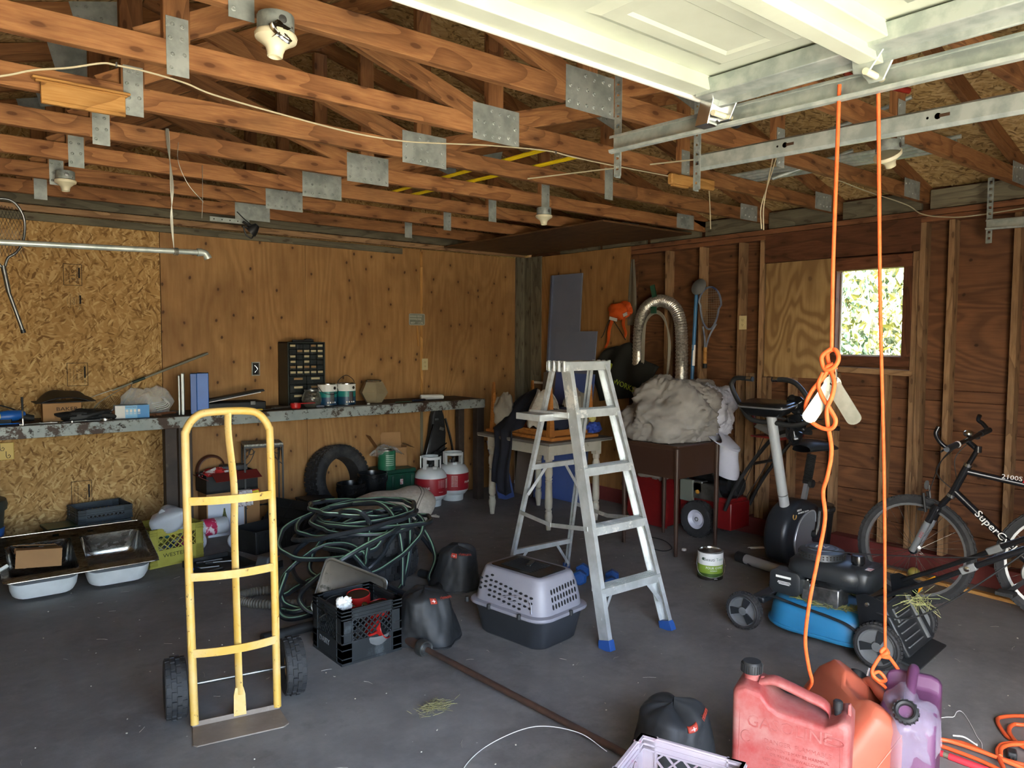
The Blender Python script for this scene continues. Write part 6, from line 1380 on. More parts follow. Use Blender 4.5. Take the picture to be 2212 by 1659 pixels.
t = thing('red_strap', 'thin red strap lying across the upturned table', 'strap', (0, 0, 0)); obj('band', G().tube(spline([(4.30, 5.42, .95), (4.42, 5.33, .90), (4.52, 5.25, .85)], 5), .008, 8, flat=.4), REDP, t)
# brown cabinet with cloth pile
BRN = mat('dark_brown_metal', '#3b2820', .45, 0, '#352319', 5)
cb = thing('brown_cabinet', 'dark brown metal cabinet on thin legs under the cloth pile', 'cabinet', (4.685, 3.715, 0), 0)
obj('body', G().box((0, 0, .69), (.47, .49, .24)), BRN, cb, bevel=.004); obj('cabinet_top', G().box((0, 0, .816), (.53, .55, .014)), BRN, cb, bevel=.004); obj('door_seam', G().box((-.236, .0, .69), (.003, .45, .19)), mat('brown_door_face', '#33211a', .4), cb)
for sx in (1, -1):
    for sy in (1, -1): obj('leg', G().tube([(sx*.245, sy*.255, .80), (sx*.245, sy*.255, .25), (sx*.243, sy*.255, 0)], [.019, .018, .013], 14), BRN, cb)
def crumple(cx, r, seed, amp, zmin, nu=110, nv=64):
    g = G()
    def f(u, v):
        a = u*2*math.pi; b = (v-.5)*math.pi; d = V((math.cos(a)*math.cos(b), math.sin(a)*math.cos(b), math.sin(b)))
        s = V((seed, seed*.3, -seed)); q = 1+amp*NZ.noise(d*1.6+s)
        wv = V((NZ.noise(d*2+s), NZ.noise(d*2-s), NZ.noise(d*2.3+s*2)))*.55
        for k_, am in ((2.2, .075), (4.6, .05), (9.0, .026)):
            e = d+wv; ridge = 1-abs(NZ.noise(V((e.x*k_*.55+e.z*k_*.3, e.y*k_*.6-e.x*k_*.2, e.z*k_*1.7))+s*k_))*2.6
            q += am*(max(-1.0, ridge)**3 if ridge > 0 else ridge*.35)
        return (cx[0]+d.x*r[0]*q, cx[1]+d.y*r[1]*q, max(zmin, cx[2]+d.z*r[2]*q))
    return g.grid(f, nu, nv, cu=True)
CLO = mat('taupe_cotton', '#8a8682', .85, 0, '#7b7774', 4); CLO2 = mat('pale_blue_grey_cotton', '#a9abb8', .8, 0, '#9b9ca8', 4)
cp = thing('cloth_pile', 'big crumpled heap of taupe and whitish cloth on the brown cabinet', 'cloth', (0, 0, 0))
obj('main_heap', crumple((4.72, 3.74, 1.0), (.34, .34, .285), 3, .30, .826), CLO, cp, ang=80)
obj('upper_fold', crumple((4.90, 3.68, 1.10), (.30, .24, .19), 8, .32, .83), CLO, cp, ang=80)
obj('white_fold', crumple((5.03, 3.60, 1.06), (.17, .20, .20), 14, .35, .83), CLO2, cp, ang=80)
def slv(u, v):
    a = v*6.283; p = V((4.90, 3.50, .89)).lerp(V((5.08, 3.46, .80)), min(1, u*1.6)); 
    if u > .62: p = V((5.08, 3.46, .80)).lerp(V((5.06, 3.45, .54)), (u-.62)/.38)
    r_ = .098+.014*math.sin(u*15)+.010*math.sin(a*3+u*8)
    return (p.x+r_*math.cos(a)*.9, p.y+r_*math.sin(a)*.9, p.z+r_*.75*math.sin(a)*(1 if u < .62 else .3))
obj('hanging_sleeve', G().grid(slv, 22, 16, cv=True), CLO2, cp, sub=1)
t = thing('cloth_rag', 'pale cloth hanging over the snowblower under the cabinet', 'cloth', (5.1, 4.15, .47)); obj('cloth', crumple((0, 0, 0), (.20, .13, .06), 5, .3, -.07, 30, 18), CLO, t)
# duct hose, cords, vest, cover, racket
FOIL = N('foil_duct'); v_ = FOIL.co(False); FOIL.set('Base Color', FOIL.mix(FOIL.ramp(FOIL.noise(v_, 60, 4, .7), .35, .65), c('#e6e3db'), c('#8f8b82'))); FOIL.set('Metallic', .75); FOIL.set('Roughness', .3); FOIL.bump(FOIL.noise(v_, 90, 3), .8, .004); FOIL = FOIL.m
dh = thing('duct_hose', 'silver foil duct hose hung in an upside-down U on the wall', 'duct', (5.385, 0, 0))
pth = spline([(0, 4.665, 1.10), (0, 4.665, 1.40), (0, 4.66, 1.66), (0, 4.63, 1.82), (0, 4.56, 1.91), (0, 4.42, 1.955), (0, 4.28, 1.91), (0, 4.20, 1.80), (0, 4.17, 1.62), (0, 4.165, 1.40), (0, 4.165, 1.10)], 16)
obj('corrugated_tube', G().tube(pth, [.057 if i % 2 else .051 for i in range(len(pth))], 20), FOIL, dh)
g = G()
for i in range(3): g.tube(spline([(-.03, 4.60-.012*i, 1.35-.06*i), (-.03, 4.59-.012*i, 1.65), (-.03, 4.54, 1.80-.01*i), (-.03, 4.44, 1.865-.012*i), (-.03, 4.34, 1.80-.012*i), (-.03, 4.29-.008*i, 1.6), (-.03, 4.30-.010*i, 1.3+.04*i), (-.02, 4.33, 1.20)], 8), .006, 8)
tag(obj('cord_loop', g, mat('grey_cord', '#8a857a', .6), loc=(5.385, 0, 0)), 'thin grey cords looped inside the silver duct hose', 'cord')
tag(obj('green_tape', G().box((5.33, 4.45, 2.04), (.01, .05, .11), rot=(-15, 0, 0)).box((5.325, 4.44, 1.87), (.012, .06, .06)), mat('green_tape', '#1f4a3a', .5)), 'dark green tape holding the top of the silver duct', 'tape')
VEST = mat('hi_vis_orange', '#cc5418', .7, 0, '#b8470f', 8); SILV = mat('reflective_silver', '#c9c9c4', .35)
vs_ = thing('orange_vest', 'crumpled orange safety vest with silver stripes hung on a nail', 'vest', (5.42, 4.93, 1.82))
obj('cloth', crumple((0, 0, .06), (.05, .13, .085), 2, .4, -.2, 34, 20), VEST, vs_)
for (a, b, w_) in (((0, .06, .02), (0, .16, -.30), .055), ((0, -.07, .02), (0, -.09, -.20), .05)): obj('strap', G().grid(lambda u, v, a=a, b=b, w_=w_: (-.03+.012*math.sin(u*9), a[1]+(b[1]-a[1])*u+w_*(v-.5)*(1-.5*u)+.012*math.sin(u*7), a[2]+(b[2]-a[2])*u), 12, 4), VEST, vs_, solid=.004)
obj('silver_stripe', G().box((-.052, .04, -.02), (.006, .10, .03), rot=(12, 0, 0)).box((-.05, -.11, .02), (.006, .05, .03), rot=(-20, 0, 0)), SILV, vs_)
obj('hanging_cord', G().tube(spline([(-.03, .22, -.20), (-.03, .19, -.17), (-.03, .10, -.02), (-.03, .0, -.10), (-.03, -.10, -.22)], 6), .004, 6), BLK, vs_)
bgx = thing('black_cape', 'black cover with a lime triangle mark hanging below the vest', 'cover', (5.42, 4.83, 1.40))
def cape(u, v):
    y = .34-.74*u; top = .16-.52*max(0, abs(u-.42)-.12)**1.1+.02*math.sin(u*14); bot = -.40+.10*u
    z = top+(bot-top)*v; return (-.035-.05*math.sin(v*3.1)-.018*math.sin(u*17+v*4), y+.02*math.sin(v*6), z)
obj('cloth', G().grid(cape, 26, 16), mat('black_cover_cloth', '#131614', .7), bgx, solid=.008, ang=80)
LIME = mat('lime_print', '#a3b53a', .6)
text('YARDWORKS', .075, LIME, bgx, (-.098, .05, -.20), (90, 16, -90), ext=.0012)
obj('logo_badge', G().prism([(-.035, .03), (.0, .045), (.035, .03), (.028, -.015), (0, -.045), (-.028, -.015)], .003, TR(-.098, .135, -.06, 90, 0, -90)), LIME, bgx)
obj('logo_spokes', G().box((0, .0, .012), (.003, .026, .006), rot=(30, 0, 0)).box((0, .0, .012), (.003, .026, .006), rot=(-30, 0, 0)).box((0, 0, -.012), (.003, .006, .03)), BLK, bgx, loc=(-.101, .135, -.06))
rk = thing('racket', 'blue-framed racket hung upside down on a stud', 'racket', (5.43, 3.96, 0))
hd = [(.0, -.045+.115*math.cos(a/30*6.283)*(1 if math.sin(a/30*6.283) > 0 else .82), 1.90+.155*math.sin(a/30*6.283)+(.0 if math.sin(a/30*6.283) > 0 else -.05*abs(math.sin(a/30*6.283))**2)) for a in range(30)]
RKB = mat('racket_blue', '#28345f', .35, 0, '#8d97a5', 6)
obj('hoop', G().tube(hd, .0085, 8, closed=True), RKB, rk); g = G()
for i in range(-5, 6): w_ = math.sqrt(max(0, 1-(i/6)**2)); g.tube([(0, -.045+.018*i, 1.90-.17*w_), (0, -.045+.018*i, 1.90+.15*w_)], .0008, 4)
for i in range(-7, 7): w_ = math.sqrt(max(0, 1-(i/8)**2)); g.tube([(0, -.045-.105*w_, 1.895+.02*i), (0, -.045+.105*w_, 1.895+.02*i)], .0008, 4)
q_ = obj('strings', g, mat('racket_string', '#8f8a7a', .6), rk); q_['kind'] = 'stuff'
obj('throat', G().tube(spline([(0, .02, 1.72), (0, .0, 1.62), (0, -.005, 1.52)], 5), .008, 8).tube(spline([(0, -.115, 1.74), (0, -.05, 1.64), (0, -.01, 1.52)], 5), .008, 8), RKB, rk); obj('grip', G().tube([(0, -.008, 1.54), (0, -.008, 1.40)], .016, 10), W_PALE, rk); obj('end_cap', G().tube([(0, -.008, 1.40), (0, -.008, 1.36)], .019, 10), BLK, rk)
t = thing('blue_pole', 'blue metal pole standing against the wall beside the racket', 'pole', (5.40, 4.03, 0)); obj('tube', G().tube([(-.03, .02, 1.0), (0, 0, 2.07)], .016, 14), mat('pole_blue', '#2f6a97', .4), t); obj('lower_tube', G().tube([(-.06, .035, .0), (-.03, .02, 1.0)], .016, 14), mat('pole_blue_low', '#2f6a97', .4), t); obj('paper_label', G().tube([(-.018, .012, 1.38), (-.013, .010, 1.56)], .0172, 14), WHT, t); obj('grey_head', G().lathe([(0, .02), (.06, .012), (.075, 0), (0, 0)], 18, TR(.0, -.02, 2.06, 0, -70, 0)), GREYP, t)
t = thing('smoke_sheet', 'limp translucent grey plastic strip hanging at the plywood edge', 'plastic strip', (5.455, 4.86, 2.0)); obj('film', G().grid(lambda u, v: (-.012-.012*math.sin(v*6), -.06+.14*(v-.5)*(.3+1.2*u*(1-.55*u)), .36-.62*u), 14, 8), mat('grey_film', '#726b5e', .4, 0, alpha=.7), t, solid=.002)
# ------------------------------------------------------------- snowblower
SRED = mat('snowblower_red', '#6d1517', .35, 0, '#5e1113', 4); DKMET = mat('dark_engine', '#1b1d1f', .5)
sb = thing('snowblower', 'red snowblower with black engine standing behind the brown cabinet', 'snowblower', (5.22, 3.70, 0), 0)
for s in (1, -1):
    wz = bpy.data.objects.new('wheel', None); C.objects.link(wz); wz.parent = sb; wz.location = (s*.185, 0, .15)
    obj('tyre', tyre(G(), .15, .078, .10, TR(0, 0, 0, 0, 90, 0), 16, 4, .014), RUB, wz); obj('rim', G().lathe([(0, -.02), (.02, -.022), (.05, -.012), (.075, -.036), (.08, -.036), (.08, .036), (.075, .036), (.05, .012), (0, .02)], 28, TR(0, 0, 0, 0, 90, 0)), mat('wheel_grey_white', '#b4b6c4', .4), wz); obj('hub', G().lathe([(.012, -.03), (.018, -.026), (.018, .026), (.012, .03), (.012, -.03)], 12, TR(0, 0, 0, 0, 90, 0)), STEEL, wz)
obj('axle', G().tube([(-.2, 0, .15), (.2, 0, .15)], .012, 10), STEEL, sb)
obj('chassis', G().box((0, -.02, .20), (.26, .50, .22)).box((0, -.17, .22), (.25, .16, .24)), SRED, sb, bevel=.01)
# auger housing: two cheeks and a curved back
ck = [(.28, .02), (.66, .02), (.72, .10), (.70, .30), (.60, .42), (.42, .46), (.30, .36), (.26, .20)]
for s in (1, -1): obj('auger_cheek', G().prism(ck, .006, TR(s*.235, 0, 0, 90, 0, 90)), SRED, sb)
obj('auger_housing', G().loft([[(x, y, z) for (y, z) in ((.30, .03), (.28, .18), (.33, .34), (.44, .44), (.56, .44), (.55, .435), (.44, .43), (.345, .33), (.295, .18), (.31, .03))] for x in (-.235, .235)], cap=True), SRED, sb); obj('auger', [g for g in [G()] if g.tube([(-.22+.44*q/40, .48+.12*math.cos(q*.8), .19+.12*math.sin(q*.8)) for q in range(41)], .012, 6).tube([(-.23, .48, .19), (.23, .48, .19)], .015, 8)][-1], DKMET, sb)
obj('chute', G().lathe([(.075, 0), (.08, .10), (.07, .24), (.065, .24), (.075, .10), (.07, 0), (.075, 0)], 18, TR(0, .36, .42)), DKMET, sb)
en = bpy.data.objects.new('engine', None); C.objects.link(en); en.parent = sb
obj('engine_block', G().box((-.02, -.02, .37), (.24, .26, .14)).box((-.10, .06, .40), (.08, .12, .10)), STEEL, en, bevel=.01); obj('fan_shroud', G().lathe([(0, .05), (.09, .045), (.12, .02), (.125, -.05), (0, -.05)], 26, TR(.0, -.20, .44, 90, 0, 0)), SHINY, en); obj('fuel_tank', G().box((.0, .02, .52), (.26, .26, .12)), SHINY, en, bevel=.03); obj('fuel_cap', G().lathe([(0, .02), (.024, .018), (.026, 0), (0, 0)], 14, TR(.02, .06, .58)), BLK, en); obj('muffler_guard', G().box((-.13, .15, .36), (.05, .13, .18)), mat('olive_grey_guard', '#5f645c', .5), en, bevel=.006); obj('choke_knob', G().lathe([(0, .008), (.018, .006), (.018, 0), (0, 0)], 12, TR(-.145, .04, .36, 0, -90, 0)), mat('brass_knob', '#a3772f', .4), en); obj('pull_cord_housing', G().lathe([(0, .02), (.07, .016), (.085, 0), (.085, -.02), (0, -.02)], 24, TR(-.02, -.265, .44, 90, 0, 0)), BLK, en)
for s in (1, -1): obj('handle_bar', G().tube(spline([(s*.17, -.24, .26), (s*.18, -.33, .45), (s*.18, -.50, .70), (s*.19, -.68, .90), (s*.20, -.82, .95), (s*.20, -.92, .95)], 6), .014, 12), BLK, sb); obj('hand_grip', G().tube([(s*.20, -.86, .95), (s*.20, -.96, .95)], .018, 12), BLK, sb); obj('clutch_lever', G().tube(spline([(s*.19, -.62, .90), (s*.18, -.70, 1.0), (s*.17, -.84, 1.01)], 5), .007, 8), BLK, sb)
obj('cross_brace', G().tube([(-.18, -.47, .66), (.18, -.47, .66)], .012, 10), BLK, sb)
obj('control_panel', G().box((0, -.60, .935), (.42, .20, .05), rot=(22, 0, 0), top=(.9, .8)), GREYP, sb, bevel=.01); obj('red_cross_panel', G().box((0, -.66, .88), (.44, .03, .05)).box((0, -.56, .88), (.42, .16, .012)), SRED, sb, bevel=.003); obj('red_lever', G().tube([(-.12, -.46, .96), (-.10, -.42, 1.06)], .012, 8), SRED, sb)
obj('shift_label', G().box((-.04, -.62, .966), (.20, .04, .002), rot=(22, 0, 0)), SRED, sb); obj('scale_marks', [g for g in [G()] for i in range(6) if g.box((-.15+.025*i, -.57, .983), (.012, .02, .002), rot=(22, 0, 0))][-1], WHT, sb)
g = G()
for s in (-.12, .1): g.tube(spline([(s, -.55, .9), (s*.9, -.42, .6), (s*.6, -.28, .34)], 6), .003, 6)
obj('control_cable', g, BLK, sb)
# ------------------------------------------------------------- exercise bike
EXB = mat('exercise_bike_black', '#1e2227', .38, 0, '#23272d', 5); EXS = mat('exercise_bike_silver', '#7d8086', .35, .4); POST = mat('post_silver', '#b4b9bd', .35, .3)
ex = thing('exercise_bike', 'black and silver exercise bike by the right wall', 'exercise bike', (0, 0, 0))
obj('front_stabiliser', G().tube([(4.672, 3.02, .042), (4.592, 2.56, .042)], .034, 18), POST, ex); obj('end_cap', G().tube([(4.684, 3.09, .042), (4.671, 3.015, .042)], .039, 18), BLK, ex); obj('end_cap', G().tube([(4.592, 2.56, .042), (4.58, 2.50, .042)], .039, 18), BLK, ex)
obj('rear_stabiliser', G().tube([(5.30, 3.0, .04), (5.30, 2.58, .04)], .03, 14), BLK, ex)
shl = [(4.70, .07), (4.64, .16), (4.625, .26), (4.66, .37), (4.74, .445), (4.86, .485), (4.98, .475), (5.10, .42), (5.19, .33), (5.22, .2), (5.16, .09), (4.95, .055)]
o2 = spline([(p[0], 0, p[1]) for p in shl], 4, True); cx0 = V((4.92, 0, .26))
obj('flywheel_shell', G().loft([[(cx0+(p-cx0)*s+V((0, y, 0))) for p in o2] for y, s in ((2.69, .86), (2.70, .95), (2.73, 1.0), (2.83, 1.0), (2.86, .95), (2.87, .86))]), EXB, ex, ang=50)
cvr = spline([(p[0], 0, p[1]) for p in ((4.80, .08), (4.735, .19), (4.745, .27), (4.80, .36), (4.90, .41), (4.99, .40), (5.0, .30), (4.96, .2), (5.08, .16), (5.14, .12), (5.0, .075))], 4, True)
obj('side_cover', G().loft([[p+V((0, y, 0)) for p in cvr] for y in (2.695, 2.679)]), EXS, ex, bevel=.003)
obj('cover_edge', G().tube([p+V((0, 2.679, 0)) for p in cvr[:24]], .005, 6), mat('bright_trim', '#a9adb3', .3, .5), ex)
obj('crank', G().tube(spline([(4.97, 2.655, .245), (4.98, 2.645, .30), (4.985, 2.64, .40), (4.985, 2.635, .43)], 5), .011, 10), CHROME, ex); obj('pedal', G().box((4.985, 2.59, .435), (.10, .08, .025)), BLK, ex, bevel=.006); obj('crank_boss', G().lathe([(0, .03), (.024, .028), (.026, 0), (0, 0)], 16, TR(4.97, 2.68, .245, 90, 0, 0)), BLK, ex)
text('BIKE 8', .020, WHT, ex, (4.79, 2.685, .435), (90, 0, 0), ext=.0006); text('MAGNETIC SYSTEM', .016, WHT, ex, (4.845, 2.685, .415), (90, 0, 0), ext=.0006); obj('gold_emblem', G().tube([(4.735+.02*math.cos(a/10*4.2+2.4), 2.686, .40+.02*math.sin(a/10*4.2+2.4)) for a in range(11)], .004, 6), mat('gold_print', '#b58a3a', .4), ex)
obj('upright_post', G().tube([(4.78, 2.785, .42), (4.615, 2.81, 1.09)], .034, 24), POST, ex); obj('post_joint', G().tube([(4.753, 2.789, .53), (4.751, 2.7893, .536)], .0352, 24), STEEL, ex); obj('post_flange', G().box((4.615, 2.81, 1.085), (.12, .16, .012), rot=(0, 14, 0)), STEEL, ex, bevel=.004)
cs = thing_ = bpy.data.objects.new('console', None); C.objects.link(cs); cs.parent = ex; cs.location = (4.60, 2.83, 1.14); cs.rotation_euler = (0, R(-8), 0)
obj('console_body', G().loft([[(p[0]*s, p[1]*s2, z) for p in rrect(.20, .36, .05)] for z, s, s2 in ((-.05, .45, .5), (-.035, .8, .75), (.01, 1, 1), (.035, 1, 1), (.045, .92, .95))]), SHINY, cs, ang=50); obj('console_trim', G().tube([(p[0]*1.01, p[1]*1.01, .022) for p in rrect(.20, .36, .05)], .006, 6, closed=True), EXS, cs)
Lh = [(4.62, 2.81, 1.045), (4.61, 2.92, 1.045), (4.60, 2.98, 1.07), (4.60, 3.05, 1.16), (4.60, 3.115, 1.27), (4.60, 3.10, 1.325), (4.60, 3.06, 1.337), (4.60, 2.985, 1.335)]
Rh = [(4.62, 2.81, 1.045), (4.64, 2.68, 1.035), (4.66, 2.585, 1.06), (4.67, 2.545, 1.12), (4.67, 2.58, 1.22), (4.67, 2.66, 1.31), (4.66, 2.74, 1.337), (4.66, 2.80, 1.335)]
for h in (Lh, Rh):
    obj('handlebar', G().tube(spline(h, 6), .0165, 14), BLK, ex); e = V(h[-1]); d = (V(h[-1])-V(h[-2])).normalized(); obj('pulse_sensor', G().tube([e-d*.01, e+d*.03], .0172, 14), CHROME, ex); obj('bar_cap', G().tube([e+d*.028, e+d*.036], .018, 14), BLK, ex)
obj('seat_post', G().tube([(5.02, 2.79, .42), (5.08, 2.79, .60)], .022, 4), EXS, ex, smooth=False); pz = [(5.07+.0012*i, 2.79, .57+.0042*i) for i in range(50)]; obj('post_bellows', G().tube(pz, [.034 if i % 2 else .029 for i in range(50)], 16), BLK, ex); obj('adjust_knob', G().lathe([(0, .03), (.028, .03), (.032, .01), (.016, 0), (0, 0)], 16, TR(5.06, 2.765, .58, 90, 0, 0)), BLK, ex)
def seat_(u, v):
    a = v*6.283; w_ = .07+.085*min(1, u*1.8)**1.2*(1 if u < .9 else (1-u)/.1*.6+.4); h = .065*(1-.3*u)
    return (4.98+.27*u, 2.79+w_*math.cos(a), .825+.012*math.sin(u*3)+(h if math.sin(a) > 0 else .03)*math.sin(a)*math.sin(math.pi*min(.97, max(.03, u)))**.25)
obj('saddle', G().grid(seat_, 16, 18, cv=True), EXB, ex)
for i, (cx, r_, sd, lb) in enumerate((((4.72, 2.70, 1.17), (.06, .07, .055), 3, 'crumpled black plastic bag behind the exercise bike console, upper'), ((4.74, 2.69, 1.05), (.05, .09, .055), 6, 'crumpled black plastic bag hanging on the exercise bike bar, middle'), ((4.78, 2.73, .95), (.045, .055, .065), 9, 'crumpled black plastic bag hanging on the exercise bike bar, lower'))):
    t = thing('plastic_bag', lb, 'plastic bag', cx); obj('film', crumple((0, 0, 0), r_, sd, .5, -.2, 34, 22), SHINY, t, sub=1)
t = thing('trash_can', 'small dark round bin behind the exercise bike', 'bin', (5.33, 2.86, 0)); obj('tub', G().lathe([(0, .005), (.10, .005), (.13, .33), (.14, .335), (.14, .36), (.125, .36), (.12, .33), (.095, .02), (0, .02)], 24), BLK, t); obj('lid', G().lathe([(.142, .355), (.13, .38), (0, .39)], 24), EXB, t)
paintcan('paint_can', 'white and green paint can standing on the floor by the exercise bike', 4.225, 3.0, 0, .083, .19, None, ((.006, .05, mat('dark_green_band', '#3d5a20', .5)), (.05, .105, mat('olive_green_label', '#7f9a35', .5)), (.105, .184, WHT)))
pt_ = [o for o in bpy.data.objects if o.get('label', '').startswith('white and green paint can')][0]; pt_.rotation_euler = (0, 0, R(-48))
for s, sz, z, a, m_ in (('Beauti', .030, .145, -12, mat('label_green_black', '#2f4638', .5)), ('Tone', .028, .145, 40, mat('label_grey_green', '#7c9a86', .5)), ('POUR GYPSE', .021, .088, 14, WHT), ('INTERIEUR', .010, .070, 10, WHT), ('3,78 L', .010, .016, 20, WHT)):
    text(s, sz, m_, pt_, None, None, bend=.0842, ext=.0004, mat4=TR(0, 0, z, 0, 0, a) @ TR(0, -.0842, 0, 90, 0, 0))
obj('round_mark', G().lathe([(0, .002), (.010, .002), (.010, 0)], 8, TR(0, 0, .147, 0, 0, -40) @ TR(0, -.083, 0, 90, 0, 0)), mat('label_green_black2', '#2f4638', .5), pt_); obj('dark_base_band', G().lathe([(.0838, .006), (.0842, .006), (.0842, .026), (.0838, .026)], 36), INK, pt_)
obj('bail_handle', G().tube(spline([(-.084, 0, .15), (-.092, -.03, .10), (-.075, -.075, .05), (0, -.105, .03), (.075, -.075, .05), (.092, -.03, .10), (.084, 0, .15)], 7), .002, 6), CHROME, pt_)
t = thing('plastic_scrap', 'torn clear and pink packet on the stabiliser of the exercise bike', 'packet', (4.74, 2.98, .0)); obj('film', crumple((0, 0, .02), (.10, .05, .02), 4, .4, .002, 24, 14), mat('clear_pink_packet', '#7d5a60', .4, 0, '#3a3c40', 9), t)
tag(obj('paper_scrap', G().grid(lambda u, v: (5.05+.10*u, 3.22-.06*u+.03*v, .003+.012*math.sin(v*3)), 4, 3), WHT, solid=.002), 'narrow white paper scrap on the floor near the snowblower', 'paper')
tag(obj('cord', G().tube(spline([(4.66, 3.95, .02), (4.72, 3.80, .004), (4.60, 3.62, .004), (4.48, 3.60, .004), (4.46, 3.72, .004)], 8), .004, 6), BLK), 'black cord curled on the floor under the brown cabinet', 'cord')
t = thing('floor_strip', 'pale wooden strip lying on the floor along the right wall', 'wood strip', (0, 0, .012)); board('lath', (5.315, 2.35, 0), (5.215, .9, 0), .045, .022, W_PALE, t, bevel=.002)
tag(obj('apple', G().ell((5.28, 2.12, .04), (.04, .04, .038), 16, 10), mat('green_apple', '#8a8a3a', .5, 0, '#a08a45', 20)), 'greenish ball behind the front bicycle wheel', 'ball')
# ------------------------------------------------------------- bicycle
FRM = mat('bicycle_black', '#141518', .25, 0, '#1a1b1f', 6); RIM = mat('rim_alloy', '#a5a8aa', .3, .8)
bk = thing('bicycle', 'black mountain bike with silver fork leaning by the right wall', 'bicycle', (0, 0, 0))
def bwheel(hub, d, lean_):
    w_ = bpy.data.objects.new('wheel', None); C.objects.link(w_); w_.parent = bk
    d = V(d).normalized(); up = (V((lean_, 0, 1))-d*V((lean_, 0, 1)).dot(d)).normalized(); ax = d.cross(up)
    m = MX((d, up, ax)).transposed().to_4x4(); m.translation = hub; w_.matrix_local = m
    obj('tyre', tyre(G(), .333, .285, .05, MX.Identity(4), 52, 4, .006), RUB, w_)
    obj('rim', G().lathe([(.270, -.012), (.285, -.013), (.288, -.010), (.288, .010), (.285, .013), (.270, .012), (.270, -.012)], 56), RIM, w_)
    g = G()
    for i in range(32):
        a = i/32*6.283; b = a+(.38 if i % 4 < 2 else -.38); s = 1 if i % 2 else -1
        g.tube([(.022*math.cos(b), .022*math.sin(b), s*.03), (.272*math.cos(a), .272*math.sin(a), 0)], .0011, 4)
    obj('spokes', g, CHROME, w_)['kind'] = 'stuff'
    obj('hub', G().lathe([(.008, -.05), (.012, -.05), (.014, -.034), (.026, -.033), (.026, -.028), (.014, -.022), (.014, .022), (.026, .028), (.026, .033), (.014, .034), (.012, .05), (.008, .05)], 18), CHROME, w_)
    return w_
FH = V((4.79, 1.925, .333)); RH = V((5.10, 1.25, .333))
fw_ = bwheel(FH, (.10, -1, 0), .02); bwheel(RH, (.43, -.9, 0), .06)
obj('amber_reflector', G().box((.10, -.17, .012), (.075, .028, .012), rot=(0, 0, 38)).box((.035, -.235, .012), (.045, .028, .012), rot=(0, 0, 60)), mat('amber_reflector', '#d08a1a', .25), fw_, bevel=.003)
HT, HB, CR = V((4.80, 1.660, .868)), V((4.80, 1.730, .705)), V((4.80, 1.81, .60))
BBk, ST = V((4.97, 1.33, .30)), V((5.02, 1.17, .80))
for nm, a, b, r_ in (('head_tube', HB-(HT-HB)*.05, HT+(HT-HB)*.08, .021), ('down_tube', HB+(HT-HB)*.12, BBk, .021), ('top_tube', HT-(HT-HB)*.12, ST-V((0, 0, .05)), .018), ('seat_tube', BBk, ST, .017), ('seat_post', ST, ST+V((.02, -.04, .16)), .013)):
    obj(nm, G().tube([a, b], r_, 14), FRM, bk)
for s in (1, -1):
    e = V((s*.055, s*.024, 0)); obj('chain_stay', G().tube([BBk+e*.5, RH+e], .010, 8), FRM, bk); obj('seat_stay', G().tube([ST-V((0, 0, .06))+e*.3, RH+e], .008, 8), FRM, bk)
obj('headset', G().tube([HT+(HT-HB)*.06, HT+(HT-HB)*.16], .024, 14).tube([HB-(HT-HB)*.12, HB-(HT-HB)*.02], .024, 14), CHROME, bk)
SIL = mat('fork_silver', '#9aa0a4', .3, .6)
axf = V((1, .1, 0)).normalized()
obj('fork_crown', G().beam(CR-axf*.065, CR+axf*.065, .05, .05, up=(HT-HB)).tube([HB, CR], .018, 12), FRM, bk, bevel=.01)
for s in (1, -1):
    a = CR+axf*s*.052; b = FH+axf*s*.056; mid = a.lerp(b, .28); obj('fork_boot', G().tube([a+(a-b)*.12, mid], .020, 12), FRM, bk); obj('fork_leg', G().tube([mid, b], [.021, .017], 14), SIL, bk); obj('brake_arm', G().tube([CR+axf*s*.05+V((0, .05, -.02)), CR+axf*s*.035+V((0, .07, .09))], .008, 8), BLK, bk); obj('brake_pad', G().box(CR+axf*s*.04+V((0, .07, -.01)), (.02, .05, .014)), BLK, bk)
obj('front_reflector', G().lathe([(0, .01), (.026, .008), (.028, 0), (0, 0)], 18, TR(4.80, 1.87, .735, -90, 0, 0)).tube([(4.80, 1.86, .735), (4.80, 1.85, .66)], .004, 6), GREYP, bk)
obj('stem', G().tube([HT, V((4.80, 1.605, .985))], .014, 12).tube([V((4.80, 1.605, .98)), V((4.80, 1.668, 1.03))], .016, 12), FRM, bk); obj('stem_joint', G().tube([V((4.80, 1.605, .965)), V((4.80, 1.605, 1.0))], .020, 12), FRM, bk)
hbL, hbR = V((4.515, 1.664, 1.002)), V((5.06, 1.636, 1.072)); hc = (hbL+hbR)/2
obj('handlebar', G().tube([hbL, hc, hbR], .0125, 14), FRM, bk)
hd_ = (hbR-hbL).normalized()
for e, s in ((hbL, 1), (hbR, -1)):
    obj('grip', G().tube([e, e+hd_*s*.12], .0175, 12), BLK, bk); obj('grip_end', G().tube([e-hd_*s*.004, e], .016, 12), CHROME, bk)
    b1 = e+V((0, .06, .08 if s == 1 else .055)); b2 = e+V((s*.01, .05, .12 if s == 1 else .085)); obj('bar_end', G().tube(spline([e+hd_*s*.01, e+V((0, .035, .035)), b1, b2], 5), .0125, 10), FRM, bk)
    obj('brake_lever', G().tube(spline([e+hd_*s*.17+V((0, .02, -.005)), e+hd_*s*.12+V((0, .045, -.02)), e+hd_*s*.05+V((0, .05, -.03))], 5), .006, 8), SIL if s == -1 else BLK, bk); obj('shifter', G().box(e+hd_*s*.15+V((0, .01, -.012)), (.04, .035, .03)), BLK, bk, bevel=.008)
obj('grip_ring', G().tube([hbL+hd_*.125, hbL+hd_*.135], .0185, 12), WHT, bk)
